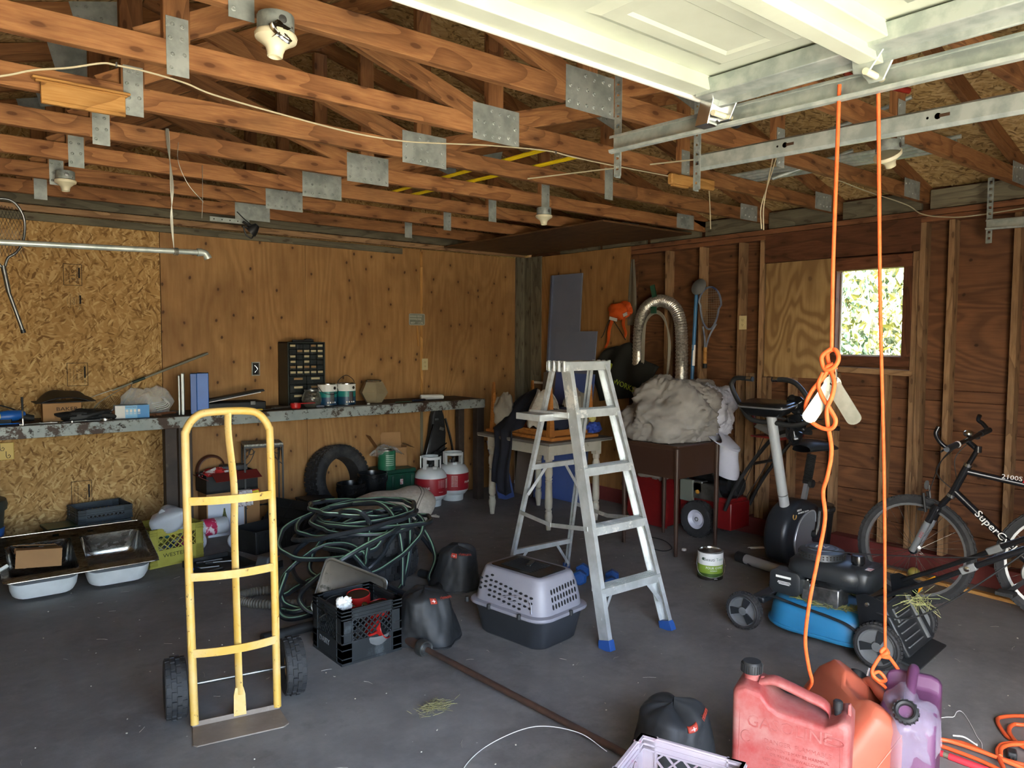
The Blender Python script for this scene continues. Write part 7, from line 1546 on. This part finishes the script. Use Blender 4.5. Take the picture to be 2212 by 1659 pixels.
obj('bell', G().ell(hc+V((.02, .01, .03)), (.028, .028, .022), 16, 10), CHROME, bk)
g = G()
for a, b, c_ in ((hbL+hd_*.16, (4.76, 1.78, .90), (4.80, 1.86, .69)), (hbL+hd_*.15, (4.74, 1.80, .84), (4.81, 1.70, .70)), (hbR-hd_*.16, (4.86, 1.74, .92), (4.82, 1.72, .80))): g.tube(spline([a, b, c_], 8), .0028, 6)
obj('brake_cable', g, BLK, bk)
dt = (BBk-HB).normalized(); vw = V((0, 0, 1.6))-(HB+BBk)/2
def tube_text(s, size, a, b, q, r_, m_, flip=1):
    d = (b-a).normalized(); n_ = (V((0, 0, 1.6))-(a+(b-a)*q)); n_ = (n_-d*n_.dot(d)).normalized(); u_ = n_.cross(d)
    m = MX((d, u_, n_)).transposed().to_4x4(); m.translation = a+(b-a)*q+n_*r_*.93; text(s, size, m_, bk, None, None, mat4=m, ext=.0015, sx=1.15)
tube_text('SuperCycle', .058, HB+(HT-HB)*.12, BBk, .52, .021, WHT); tube_text('2100S', .036, HT-(HT-HB)*.12, ST, .42, .018, WHT); obj('red_flash', G().tube([HT.lerp(ST, .52)+V((-.006, 0, -.012)), HT.lerp(ST, .72)+V((-.006, 0, -.042))], [.017, .018], 10), REDP, bk)
tube_text('RST', .022, CR-axf*.052, FH-axf*.056, .58, .019, REDP)
obj('crank_set', G().lathe([(.02, -.004), (.085, -.004), (.09, 0), (.085, .004), (.02, .004), (.02, -.004)], 30, MX.Translation(BBk+V((-.05, -.02, 0))) @ Euler((0, R(90), R(25))).to_matrix().to_4x4()), STEEL, bk); obj('crank_arm', G().beam(BBk+V((-.07, 0, 0)), BBk+V((-.10, .11, -.12)), .014, .024), FRM, bk); obj('pedal', G().box(BBk+V((-.15, .11, -.12)), (.08, .09, .022)), BLK, bk, bevel=.004)
obj('saddle', G().loft([[(5.05+.0+x_*.5+q*math.cos(a), 1.12+y_, .97+.012*math.sin(a)) for a in [k/10*6.283 for k in range(10)]] for x_, y_, q in ((0, .12, .02), (0, .05, .03), (.0, -.08, .07), (.0, -.14, .05))]), BLK, bk)
# ------------------------------------------------------------- lawn mower
MBLU = mat('mower_blue', '#2f7fae', .4, 0, '#2a739e', 4, dust=('#6b7a5a', 3.4, .64, .86)); MGRY = mat('mower_dark_plastic', '#1e2124', .45, 0, '#25292c', 6, dust=('#5a5a52', 7, .62, .85))
mw = thing('lawn_mower', 'blue push mower with a black engine, grass clippings on its deck', 'lawn mower', (3.90, 1.985, 0), 5)
def mring(w_, l_, r_, z, oy=0): return [(p[0], p[1]+oy, z) for p in rrect(w_, l_, r_, 6)]
obj('deck', G().loft([mring(.45, .60, .17, .050), mring(.46, .61, .18, .060), mring(.455, .605, .18, .085), mring(.44, .59, .18, .15), mring(.41, .56, .17, .185), mring(.33, .47, .14, .205)]), MBLU, mw, ang=50)
obj('deck_lip', G().loft([mring(.475, .625, .185, .060), mring(.48, .63, .19, .067), mring(.475, .625, .185, .074)]), MBLU, mw, ang=60)
g = G(); rr = random.Random(31)
for i in range(900):
    a = rr.uniform(0, 6.28); q = rr.uniform(.55, 1)**.5; p = V((.175*q*math.cos(a), .235*q*math.sin(a), .206+rr.uniform(0, .012))); t_ = rr.uniform(0, 6.28); L = rr.uniform(.02, .05)
    g.tube([p, p+V((math.cos(t_)*L, math.sin(t_)*L, rr.uniform(-.004, .012)))], .0013, 3)
obj('grass_clippings', g, mat('clippings', '#7d7548', .85, 0, '#5b6a35', 60), mw)['kind'] = 'stuff'
for x, y, r_ in ((-.255, .375, .105), (.255, .375, .105), (-.26, -.335, .115), (.26, -.335, .115)):
    q = bpy.data.objects.new('wheel', None); C.objects.link(q); q.parent = mw; q.location = (x, y, r_); s = -1 if x < 0 else 1
    obj('tyre', tyre(G(), r_, r_*.74, .055, TR(0, 0, 0, 0, 90, 0), 34, 3, .006), RUB, q)
    obj('wheel_disc', G().lathe([(0, .020), (.022, .022), (.028, .012), (r_*.5, .006), (r_*.68, .012), (r_*.76, .026), (r_*.76, -.02), (0, -.02)], 30, TR(0, 0, 0, 0, s*90, 0)), GREYP, q)
    obj('spoke', [g for g in [G()] for k in range(3) if g.prism([(-.012, .02), (.012, .02), (.022, r_*.70), (-.022, r_*.70)], .010, TR(s*.016, 0, 0, 0, 0, 0) @ MX.Rotation(R(120*k+20), 4, 'X') @ TR(0, 0, 0, 90, 0, 90))][-1], MGRY, q)
obj('axle_plate', G().box((-.225, .375, .14), (.02, .12, .09)).box((.225, .375, .14), (.02, .12, .09)), MGRY, mw, bevel=.006)
en = bpy.data.objects.new('engine', None); C.objects.link(en); en.parent = mw; en.location = (.0, .02, 0)
obj('engine_block', G().box((-.09, -.02, .255), (.13, .20, .10)).box((-.125, -.03, .265), (.06, .10, .08)), mat('cast_aluminium', '#8f9294', .35, .85, '#6f7274', 30), en, bevel=.008)
obj('carburettor', G().tube([(-.13, .10, .285), (-.13, .0, .30)], .014, 10).tube([(-.15, .05, .33), (-.14, .02, .26)], .006, 8).box((-.14, .06, .30), (.04, .05, .05)).tube([(-.16, .09, .34), (-.16, .09, .30)], .007, 8), CHROME, en)
obj('air_filter_cover', G().loft([[(x, .155+p[0], .295+p[1]) for p in rrect(.17*s, .125*s, .03)] for x, s in ((-.20, .9), (-.195, 1), (-.11, 1), (-.10, .95))]), MGRY, en, ang=50)
obj('warning_label', G().box((-.2015, .16, .325), (.001, .085, .012)).box((-.2015, .155, .30), (.001, .07, .003)).box((-.2015, .155, .293), (.001, .075, .003)).box((-.2015, .155, .286), (.001, .06, .003)), WHT, en)
obj('engine_shroud', G().loft([mring(.30, .40, .09, .335, -.02), mring(.32, .42, .10, .36, -.02), mring(.31, .41, .10, .40, -.02), mring(.27, .36, .10, .425, -.02)]), MGRY, en, ang=50)
obj('fuel_tank', G().loft([mring(.20, .20, .05, .29, -.14), mring(.24, .24, .06, .31, -.14), mring(.25, .25, .06, .40, -.14), mring(.22, .22, .06, .42, -.14)]), MGRY, en, ang=50)
obj('starter_cover', G().lathe([(.0, .475), (.075, .475), (.115, .462), (.12, .42), (.13, .40)], 36, TR(.0, .04, 0)), MGRY, en); obj('starter_badge', G().lathe([(0, .4765), (.085, .4745), (.085, .470)], 30, TR(.0, .04, 0)), mat('badge_blue_grey', '#4d5560', .4), en); text('RV', .06, WHT, en, (0, .04, .4775), (0, 0, -75), ext=.0005)
g = G()
for i in range(40):
    for j in range(2): a = i/40*6.283; g.box((.0+.119*math.cos(a), .04+.119*math.sin(a), .438+.012*j), (.004, .006, .006), rot=(0, 0, math.degrees(a)))
obj('vent_slots', g, INK, en)['kind'] = 'stuff'
obj('fuel_cap', G().lathe([(0, .478), (.03, .476), (.034, .465), (.034, .435), (.028, .43), (.028, .40)], 20, TR(-.02, -.16, 0)), SHINY, en); obj('engine_label', G().box((-.126, -.16, .36), (.001, .05, .035)), WHT, en); obj('shroud_sticker', G().box((-.05, -.23, .4215), (.05, .03, .001)), mat('red_blue_sticker', '#b5503a', .5, 0, '#d8d8d8', 40), en)
obj('guard_bar', G().tube(spline([(-.18, .33, .16), (-.20, .26, .205), (-.225, .10, .20), (-.238, -.10, .185), (-.245, -.20, .165), (-.25, -.27, .11), (-.25, -.30, .06)], 6), .010, 10, flat=.7), MGRY, mw)
obj('front_guard', G().box((0, .33, .165), (.40, .08, .035)), MGRY, mw, bevel=.01)
for s in (1, -1):
    obj('handle_bracket', G().prism([(-.06, .05), (.05, .10), (.075, .28), (.03, .30), (-.075, .27), (-.06, .17)], .006, TR(s*.236, -.29, .055, 90, 0, 90)), SHINY, mw, bevel=.002)
    obj('bracket_bolt', [g for g in [G()] for (yy, zz) in ((-.31, .13), (-.28, .15), (-.255, .11), (-.27, .30)) if g.lathe([(0, .008), (.010, .006), (.011, 0), (0, 0)], 10, TR(s*.240, yy, zz, 0, s*90, 0))][-1], CHROME, mw)
    hp = spline([(s*.225, -.28, .32), (s*.225, -.52, .46), (s*.225, -.72, .585)], 4); obj('lower_handle', G().tube(hp, .012, 12), SHINY, mw)
    hq = [(s*.225, -.70, .575), (s*.225, -1.0, .76), (s*.225, -1.35, .95)]; obj('upper_handle', G().tube(hq, .014, 12), SHINY, mw); obj('handle_joint', G().box((s*.225, -.70, .573), (.03, .07, .034), rot=(-31, 0, 0)), GREYP, mw, bevel=.004); obj('joint_bolt', G().lathe([(0, .01), (.012, .008), (.012, 0)], 10, TR(s*.243, -.70, .575, 0, s*90, 0)), CHROME, mw)
obj('handle_top', G().tube([(-.225, -1.35, .95), (.225, -1.35, .95)], .014, 12), SHINY, mw)
obj('control_cable', G().tube(spline([(-.235, -.92, .70), (-.24, -.75, .52), (-.245, -.58, .36), (-.25, -.45, .28), (-.24, -.33, .27), (-.2, -.24, .28)], 7), .004, 6).tube(spline([(-.20, -1.0, .73), (-.18, -.72, .62), (-.14, -.2, .52), (-.12, .1, .49)], 7), .003, 6), BLK, mw)
fl = bpy.data.objects.new('rear_flap', None); C.objects.link(fl); fl.parent = mw; fl.location = (0, -.385, .18); fl.rotation_euler = (R(-30), 0, 0)
obj('flap_panel', G().box((0, 0, 0), (.38, .03, .26)), MGRY, fl, bevel=.01); obj('rib', [g for g in [G()] for i in range(5) if g.box((-.06, -.018, -.09+.035*i), (.20, .008, .006))][-1], GREYP, fl); obj('rib_frame', G().box((.1, -.02, 0), (.02, .012, .22)).box((-.13, -.02, .06), (.006, .008, .07)).box((-.10, -.02, .09), (.06, .008, .006)).box((-.10, -.02, .03), (.06, .008, .006)), GREYP, fl)
obj('trailing_shield', G().box((0, -.45, .045), (.42, .12, .012), rot=(12, 0, 0)), MGRY, mw, bevel=.003)
g = G(); rr = random.Random(9)
for i in range(60):
    p = V((.03+rr.gauss(0, .05), -.42+rr.gauss(0, .04), .30+rr.uniform(-.02, .02))); a = rr.uniform(0, 6.28); L = rr.uniform(.04, .10); g.tube([p, p+V((math.cos(a)*L, math.sin(a)*L, rr.uniform(-.05, .03)))], .0013, 3)
obj('grass_tuft', g, mat('pale_green_grass', '#8a9a5a', .8, 0, '#b0a878', 90), mw)['kind'] = 'stuff'
# ------------------------------------------------------------- fuel cans
GASR = mat('faded_red_plastic', '#8c3634', .6, 0, '#7f2f2d', 4, dust=('#9c7871', 3.4, .42, .80)); GASO = mat('faded_orange_red_plastic', '#99432f', .55, 0, '#a65a43', 2.4, dust=('#ab8068', 4, .55, .9)); GASP = mat('faded_purple_plastic', '#4d2a48', .55, 0, '#5a3755', 3, dust=('#93839a', 6, .60, .85))
def hull(o_, r_): return o_
rc = thing('fuel_can', 'upright faded red fuel can with raised GASOLINE lettering in the right foreground', 'fuel can', (2.425, 1.362, 0), -69.3)
out = [(-.195, 0), (.195, 0), (.195, .315), (.185, .330), (.165, .332), (.14, .315), (.115, .30), (-.04, .318), (-.07, .335), (-.10, .372), (-.155, .385), (-.185, .37), (-.195, .352)]
def slab_can(par, outl, D, m, bev):
    k = len(outl); rg = []
    for y, s in ((-D/2, .93), (-D/2+.012, .985), (-D/2+.03, 1.0), (D/2-.03, 1.0), (D/2-.012, .985), (D/2, .93)):
        cx = sum(p[0] for p in outl)/k; cz = .17; rg.append([(cx+(p[0]-cx)*s, y, max(.0, cz+(p[1]-cz)*s)) for p in outl])
    return obj('can_body', G().loft(rg), m, par, bevel=bev, seg=3, ang=42)
slab_can(rc, out, .18, GASR, .014)
obj('handle', G().loft([[(V(p)+V((0, math.cos(a)*.030, 0))+V((0, 0, math.sin(a)*.016))) for a in [k/12*6.283 for k in range(12)]] for p in spline([(-.115, 0, .372), (-.07, 0, .388), (-.02, 0, .378), (.05, 0, .357), (.095, 0, .344), (.118, 0, .325), (.122, 0, .295)], 4)]), GASR, rc, ang=60)
obj('spout_neck', G().lathe([(.026, .36), (.026, .392), (.029, .394), (.029, .40), (.026, .402), (.026, .41)], 24, TR(-.145, 0, .0)), GASR, rc); obj('spout_cap', G().lathe([(.034, .402), (.036, .404), (.036, .435), (.031, .442), (0, .442)], 24, TR(-.145, 0, 0)), BLK, rc)
g = G()
for i in range(24): a = i/24*6.283; g.box((-.145+.0365*math.cos(a), .0365*math.sin(a), .419), (.004, .004, .028), rot=(0, 0, math.degrees(a)))
obj('cap_ribs', g, BLK, rc)['kind'] = 'stuff'
obj('vent_cap', G().lathe([(.012, .315), (.012, .335), (.016, .337), (.016, .362), (.012, .366), (0, .366)], 18, TR(.145, 0, 0)), BLK, rc); obj('corner_lug', G().box((.182, 0, .338), (.014, .03, .05), top=(.7, .7)).box((-.105, .0, .385), (.016, .016, .02)), GASR, rc, bevel=.004)
obj('emboss_ring', G().tube([(.145+.030*math.cos(a/20*6.283), -.0895, .26+.013*math.sin(a/20*6.283)) for a in range(20)], .003, 6, closed=True).tube([(-.14+.017*math.cos(a/20*6.283+.6), -.0895, .205+.02*math.sin(a/20*6.283+.6)) for a in range(17)], .003, 6), GASR, rc)
obj('mould_seam', G().tube([(.165, -.0885, .27), (.165, -.0895, .02)], .0025, 6).tube([(-.165, -.0885, .29), (-.165, -.0895, .02)], .002, 6), GASR, rc)
text('GASOLINE', .060, GASR, rc, (.0, -.0885, .262), (90, 0, 0), ext=.003, sx=1.0, name='raised_lettering')
for s, sz, z, x in (('DANGER  FLAMMABLE', .022, .205, .03), ('CONTENTS MAY BE HARMFUL', .015, .180, .03), ('OR FATAL IF SWALLOWED', .015, .160, .03), ('KEEP OUT OF REACH OF CHILDREN', .013, .14, .02), ('VAPORS CAN EXPLODE', .013, .122, .0), ('DO NOT STORE IN VEHICLE', .013, .104, .0)): text(s, sz, GASR, rc, (x, -.0895, z), (90, 0, 0), ext=.0015, name='raised_lettering')
# orange can: lies with its long side away from the camera, tipped on to the red one
oc = thing('fuel_can', 'faded orange-red fuel can tipped over between the red and the purple can', 'fuel can', (2.66, 1.205, .155))
fwd = V((.60, .80, 0)).normalized(); rt = V((.80, -.60, 0)).normalized(); upo = (rt*.60+V((0, 0, 1))*.80).normalized(); sdo = fwd.cross(upo)
oc.matrix_world = MX.Translation((2.72, 1.26, .185)) @ MX((fwd, sdo, upo)).transposed().to_4x4()
oo = [(-.19, -.16), (.26, -.16), (.26, .07), (.21, .135), (.10, .13), (.05, .085), (-.06, .08), (-.11, .11), (-.16, .105), (-.19, .07)]
rg = []
for y, s in ((-.115, .86), (-.105, .95), (-.08, 1.0), (.08, 1.0), (.105, .95), (.115, .86)): rg.append([(p[0]*s, y, p[1]*s) for p in oo])
obj('can_body', G().loft(rg), GASO, oc, bevel=.018, seg=3, ang=42)
obj('handle', G().tube(spline([(.13, 0, .10), (.10, 0, .145), (.02, 0, .135), (-.06, 0, .125), (-.10, 0, .09)], 6), .019, 14), GASO, oc); obj('vent_cap', G().lathe([(.012, 0), (.017, .01), (.017, .03), (0, .032)], 16, TR(-.14, -.02, .10)), BLK, oc); obj('spout_cap', G().lathe([(.024, 0), (.03, .01), (.03, .045), (.022, .05), (0, .05)], 20, TR(.165, .0, .10, 0, 25, 0)), BLK, oc)
obj('mould_seam', G().tube([(p[0]*1.004, 0, p[1]*1.004) for p in oo], .003, 6, closed=True), GASO, oc); obj('paper_tag', G().box((.10, -.03, .17), (.05, .002, .03), rot=(20, 0, 40)), WHT, oc)
pu = thing('fuel_can', 'faded purple can with torn film round its open spout at the bottom edge', 'fuel can', (2.79, 1.115, 0), 17)
# local x runs away from the camera, the spout end is at -x
po = [(-.15, 0), (.15, 0), (.15, .33), (.12, .375), (.075, .385), (.05, .34), (-.03, .32), (-.09, .33), (-.13, .30), (-.15, .26)]
rg = []
for y, s in ((-.09, .88), (-.08, .96), (-.055, 1.0), (.055, 1.0), (.08, .96), (.09, .88)): rg.append([(p[0]*s, y, max(0, .17+(p[1]-.17)*s) if p[1] > 0 else 0) for p in po])
obj('can_body', G().loft(rg), GASP, pu, bevel=.016, seg=3, ang=42); obj('handle', G().tube(spline([(.10, 0, .37), (.06, 0, .405), (-.0, 0, .385), (-.05, 0, .355), (-.07, 0, .32)], 6), .018, 14), GASP, pu)
rm = TR(-.135, 0, .315, 0, -50, 0)
obj('spout_collar', G().lathe([(.022, .0), (.034, .0), (.038, .020), (.038, .044), (.031, .050), (.024, .046), (.022, .0)], 24, rm), BLK, pu); obj('spout_hole', G().lathe([(.0235, .026), (.0235, .004), (0, .004)], 20, rm), GASP, pu); obj('collar_ribs', [g for g in [G()] for i in range(16) if g.add(G().box((.037*math.cos(i/16*6.283), .037*math.sin(i/16*6.283), .032), (.008, .008, .024)).v, G().box((0, 0, 0), (1, 1, 1)).f, rm)][-1], BLK, pu)
t = thing('plastic_film', 'torn crumpled clear film wrapped round the spout of the purple can', 'film', pu.location, 17)
def film(u, v):
    a = u*6.283; q = .034+v*(.050+.05*abs(math.sin(a*1.5+.8))+.03*NZ.noise(V((math.cos(a)*2, math.sin(a)*2, 4))))
    p = V((q*math.cos(a), q*math.sin(a)*.8, .008-.5*q*v+.012*NZ.noise(V((u*9, v*6, 1)))+.010*math.sin(a*7)*v)); return rm @ p+V((0, 0, -.06*v*v if math.cos(a) < 0 else 0))+V((-.006, 0, 0))
obj('film', G().grid(film, 40, 8, cu=True), mat('cloudy_film', '#8f889a', .2, 0, alpha=.26), t, solid=.001)
# ------------------------------------------------------------- orange ropes from the door
def rope(name, label, pts, n=8, r_=.0054, closed=False):
    t = thing(name, label, 'rope', (0, 0, 0)); obj('cord', G().tube(spline(pts, n), r_, 10), ORANGE, t); return t
r1 = rope('rope', 'orange rope hanging from the track, knotted at a bent metal strip, trailing to the floor', [(2.06, 1.07, 2.31), (2.06, 1.071, 2.124), (2.06, 1.073, 1.83), (2.06, 1.070, 1.57)])
ky = 1.066
obj('knot', G().tube(spline([(2.06, 1.069, 1.580), (2.052, 1.094, 1.555), (2.05, 1.083, 1.520), (2.05, 1.058, 1.525), (2.052, 1.045, 1.55), (2.06, 1.06, 1.575), (2.066, 1.085, 1.565), (2.066, 1.078, 1.53), (2.058, 1.062, 1.52)], 8), .0062, 10).tube(spline([(2.055, 1.06, 1.535), (2.05, 1.078, 1.525), (2.058, 1.082, 1.51), (2.066, 1.07, 1.512), (2.064, 1.058, 1.525)], 8), .0062, 10), ORANGE, r1)
obj('slack_loop', G().tube(spline([(2.055, 1.070, 1.53), (2.05, 1.088, 1.495), (2.045, 1.118, 1.455), (2.043, 1.134, 1.41), (2.046, 1.122, 1.372), (2.05, 1.09, 1.352), (2.052, 1.06, 1.352), (2.05, 1.047, 1.375), (2.048, 1.062, 1.405), (2.045, 1.085, 1.44), (2.045, 1.098, 1.475), (2.05, 1.088, 1.51)], 9), .0062, 10), ORANGE, r1)
obj('tail', G().tube(spline([(2.06, 1.075, 1.525), (2.045, 1.052, 1.485), (2.043, 1.056, 1.445), (2.045, 1.07, 1.41), (2.048, 1.070, 1.37), (2.115, 1.09, 1.28), (2.144, 1.115, 1.20), (2.172, 1.142, 1.14), (2.221, 1.159, 1.05), (2.25, 1.192, .921), (2.285, 1.236, .756), (2.335, 1.275, .600), (2.40, 1.295, .48), (2.47, 1.32, .40), (2.53, 1.37, .33), (2.56, 1.42, .24)], 8), .0062, 10), ORANGE, r1)
sb_ = thing('bent_bracket', 'bent aluminium strip hanging as a weight on the orange rope', 'bracket', (2.062, 1.066, 1.478)); 
ton = [(-.021, 0), (-.021, .108)]+[(-.021*math.cos(a/8*math.pi), .108+.016*math.sin(a/8*math.pi)) for a in range(1, 8)]+[(.021, .108), (.021, 0)]
fm_ = Euler((0, 0, R(-62))).to_matrix().to_4x4()
ST_M = mat('aluminium_strip', '#8f8f84', .4, .6, '#757569', 14)
for q, s in enumerate((1, -1)): obj('strip_arm', G().prism(ton, .0022, TR(0, .003*s, -.004) @ fm_ @ MX.Rotation(R(180+s*31), 4, 'Y') @ TR(0, 0, 0, 90, 0, 0) @ MX.Rotation(R(-14*s), 4, 'Y')), ST_M, sb_)
obj('strip_fold', G().lathe([(.007, -.0016), (.024, -.0016), (.024, .0016), (.007, .0016), (.007, -.0016)], 20, TR(0, 0, 0) @ fm_ @ TR(0, 0, 0, 90, 0, 0)), ST_M, sb_)
obj('hook', G().tube(spline([(0, 0, .060), (0, .008, .055), (0, .010, .03), (0, .006, .008), (0, -.004, .0), (0, -.010, .012), (0, -.008, .045), (0, 0, .060)], 5), .0035, 8), CHROME, sb_)
r2 = rope('rope', 'taut orange rope from the track down to a knot on the tipped fuel can', [(2.085, .975, 2.31), (2.349, 1.07, 1.72), (2.6, 1.15, 1.10), (2.812, 1.221, .462)])
kn = V((2.812, 1.221, .455))
obj('knot', G().tube(spline([kn+V(p) for p in ((0, 0, .01), (-.012, .008, -.005), (.010, -.006, -.012), (.014, .004, .0), (-.008, -.01, -.004), (-.012, .006, -.02), (.012, -.006, -.028), (0, .01, -.02))], 8), .0075, 10), ORANGE, r2)
obj('tie', G().tube(spline([kn, kn+V((-.03, .018, -.045)), kn+V((-.055, .02, -.075)), kn+V((-.048, .0, -.10)), kn+V((-.015, -.012, -.105)), kn+V((-.02, .01, -.08)), kn+V((-.05, .02, -.09)), kn+V((-.03, -.01, -.12)), kn+V((-.01, -.015, -.14))], 7), .0065, 10), ORANGE, r2); obj('loose_end', G().tube(spline([kn+V((0, 0, -.005)), kn+V((.03, -.02, -.05)), kn+V((.07, -.05, -.12)), kn+V((.085, -.07, -.15)), kn+V((.078, -.075, -.165))], 6), .0065, 10), ORANGE, r2)
# ------------------------------------------------------------- pink-white crate, extension cord, sticks
PNK = mat('pinkish_white_crate', '#a89da1', .5, 0, '#a0939a', 5, chip=('#a85f78', 7, .60, .68))
milk_crate('pink-stained white milk crate cut off by the bottom edge', (1.825, 1.40, 0), -70, .345, .29, .285, PNK, 4, (.12, .82))
EXO = mat('orange_cord', '#d4582c', .5)
ec = thing('extension_cord', 'orange extension cord coiled on the floor at the bottom right', 'cord', (0, 0, 0))
g = G()
for p in ([(3.10, 1.19, .01), (3.165, 1.172, .01), (3.232, 1.091, .01), (3.219, .973, .01), (3.245, .859, .01), (3.26, .7, .01)], [(3.09, 1.18, .01), (3.135, 1.160, .01), (3.146, 1.012, .01), (3.129, .90, .01), (3.13, .7, .01)], [(3.10, 1.185, .024), (3.17, 1.14, .024), (3.19, 1.04, .024), (3.19, .93, .024), (3.2, .75, .012)]): g.tube(spline(p, 6), .008, 10)
obj('cord_run', g, EXO, ec)
g = G()
for p in ([(3.80, .86, .01), (3.67, 1.01, .01), (3.589, 1.066, .01), (3.534, 1.066, .01), (3.441, 1.011, .01), (3.409, .969, .01), (3.379, .89, .01), (3.4, .75, .01)], [(3.70, .84, .02), (3.562, .979, .02), (3.534, 1.007, .02), (3.476, 1.006, .02), (3.421, .981, .02), (3.362, .931, .024), (3.33, .82, .02)], [(3.113, .91, .026), (3.216, .965, .026), (3.271, .979, .026), (3.32, .974, .026), (3.388, .928, .026), (3.5, .84, .02)], [(3.199, .95, .03), (3.275, .968, .03), (3.351, .936, .03), (3.43, .86, .02)]): g.tube(spline(p, 7), .008, 10)
obj('cord_loop', g, EXO, ec)
pl_ = bpy.data.objects.new('plug', None); C.objects.link(pl_); pl_.parent = ec; pl_.location = (3.276, .935, .018); pl_.rotation_euler = (0, 0, R(20)); obj('plug_body', G().box((0, 0, 0), (.05, .032, .028)), BLK, pl_, bevel=.006); obj('prong', G().box((-.033, .006, 0), (.018, .002, .007)).box((-.033, -.006, 0), (.018, .002, .007)), CHROME, pl_)
t = thing('red_stick', 'red pole with a bare gap lying on the floor beside the orange cord', 'pole', (0, 0, .013)); obj('pole', G().tube([(3.075, 1.16, 0), (3.080, 1.105, 0)], .012, 12).tube([(3.080, 1.085, 0), (3.09, .90, 0)], .013, 12), mat('pinkish_red', '#b02c38', .5), t); obj('bare_gap', G().tube([(3.080, 1.11, 0), (3.080, 1.08, 0)], .0105, 12), W_GREY, t)
st_ = thing('white_string', 'thin white string in loops on the floor above the orange cord', 'string', (0, 0, .003))
obj('strand', G().tube(spline([(3.357, 1.252, 0), (3.42, 1.221, 0), (3.447, 1.203, 0), (3.502, 1.211, 0), (3.524, 1.204, 0), (3.499, 1.177, 0), (3.415, 1.121, 0), (3.348, 1.081, 0), (3.304, 1.049, 0), (3.249, 1.028, 0)], 8), .0014, 5), WHT, st_); obj('white_tie', G().tube(spline([(3.203, 1.118, .036), (3.225, 1.084, .036), (3.198, 1.03, .036)], 5), .003, 6), WHT, st_)
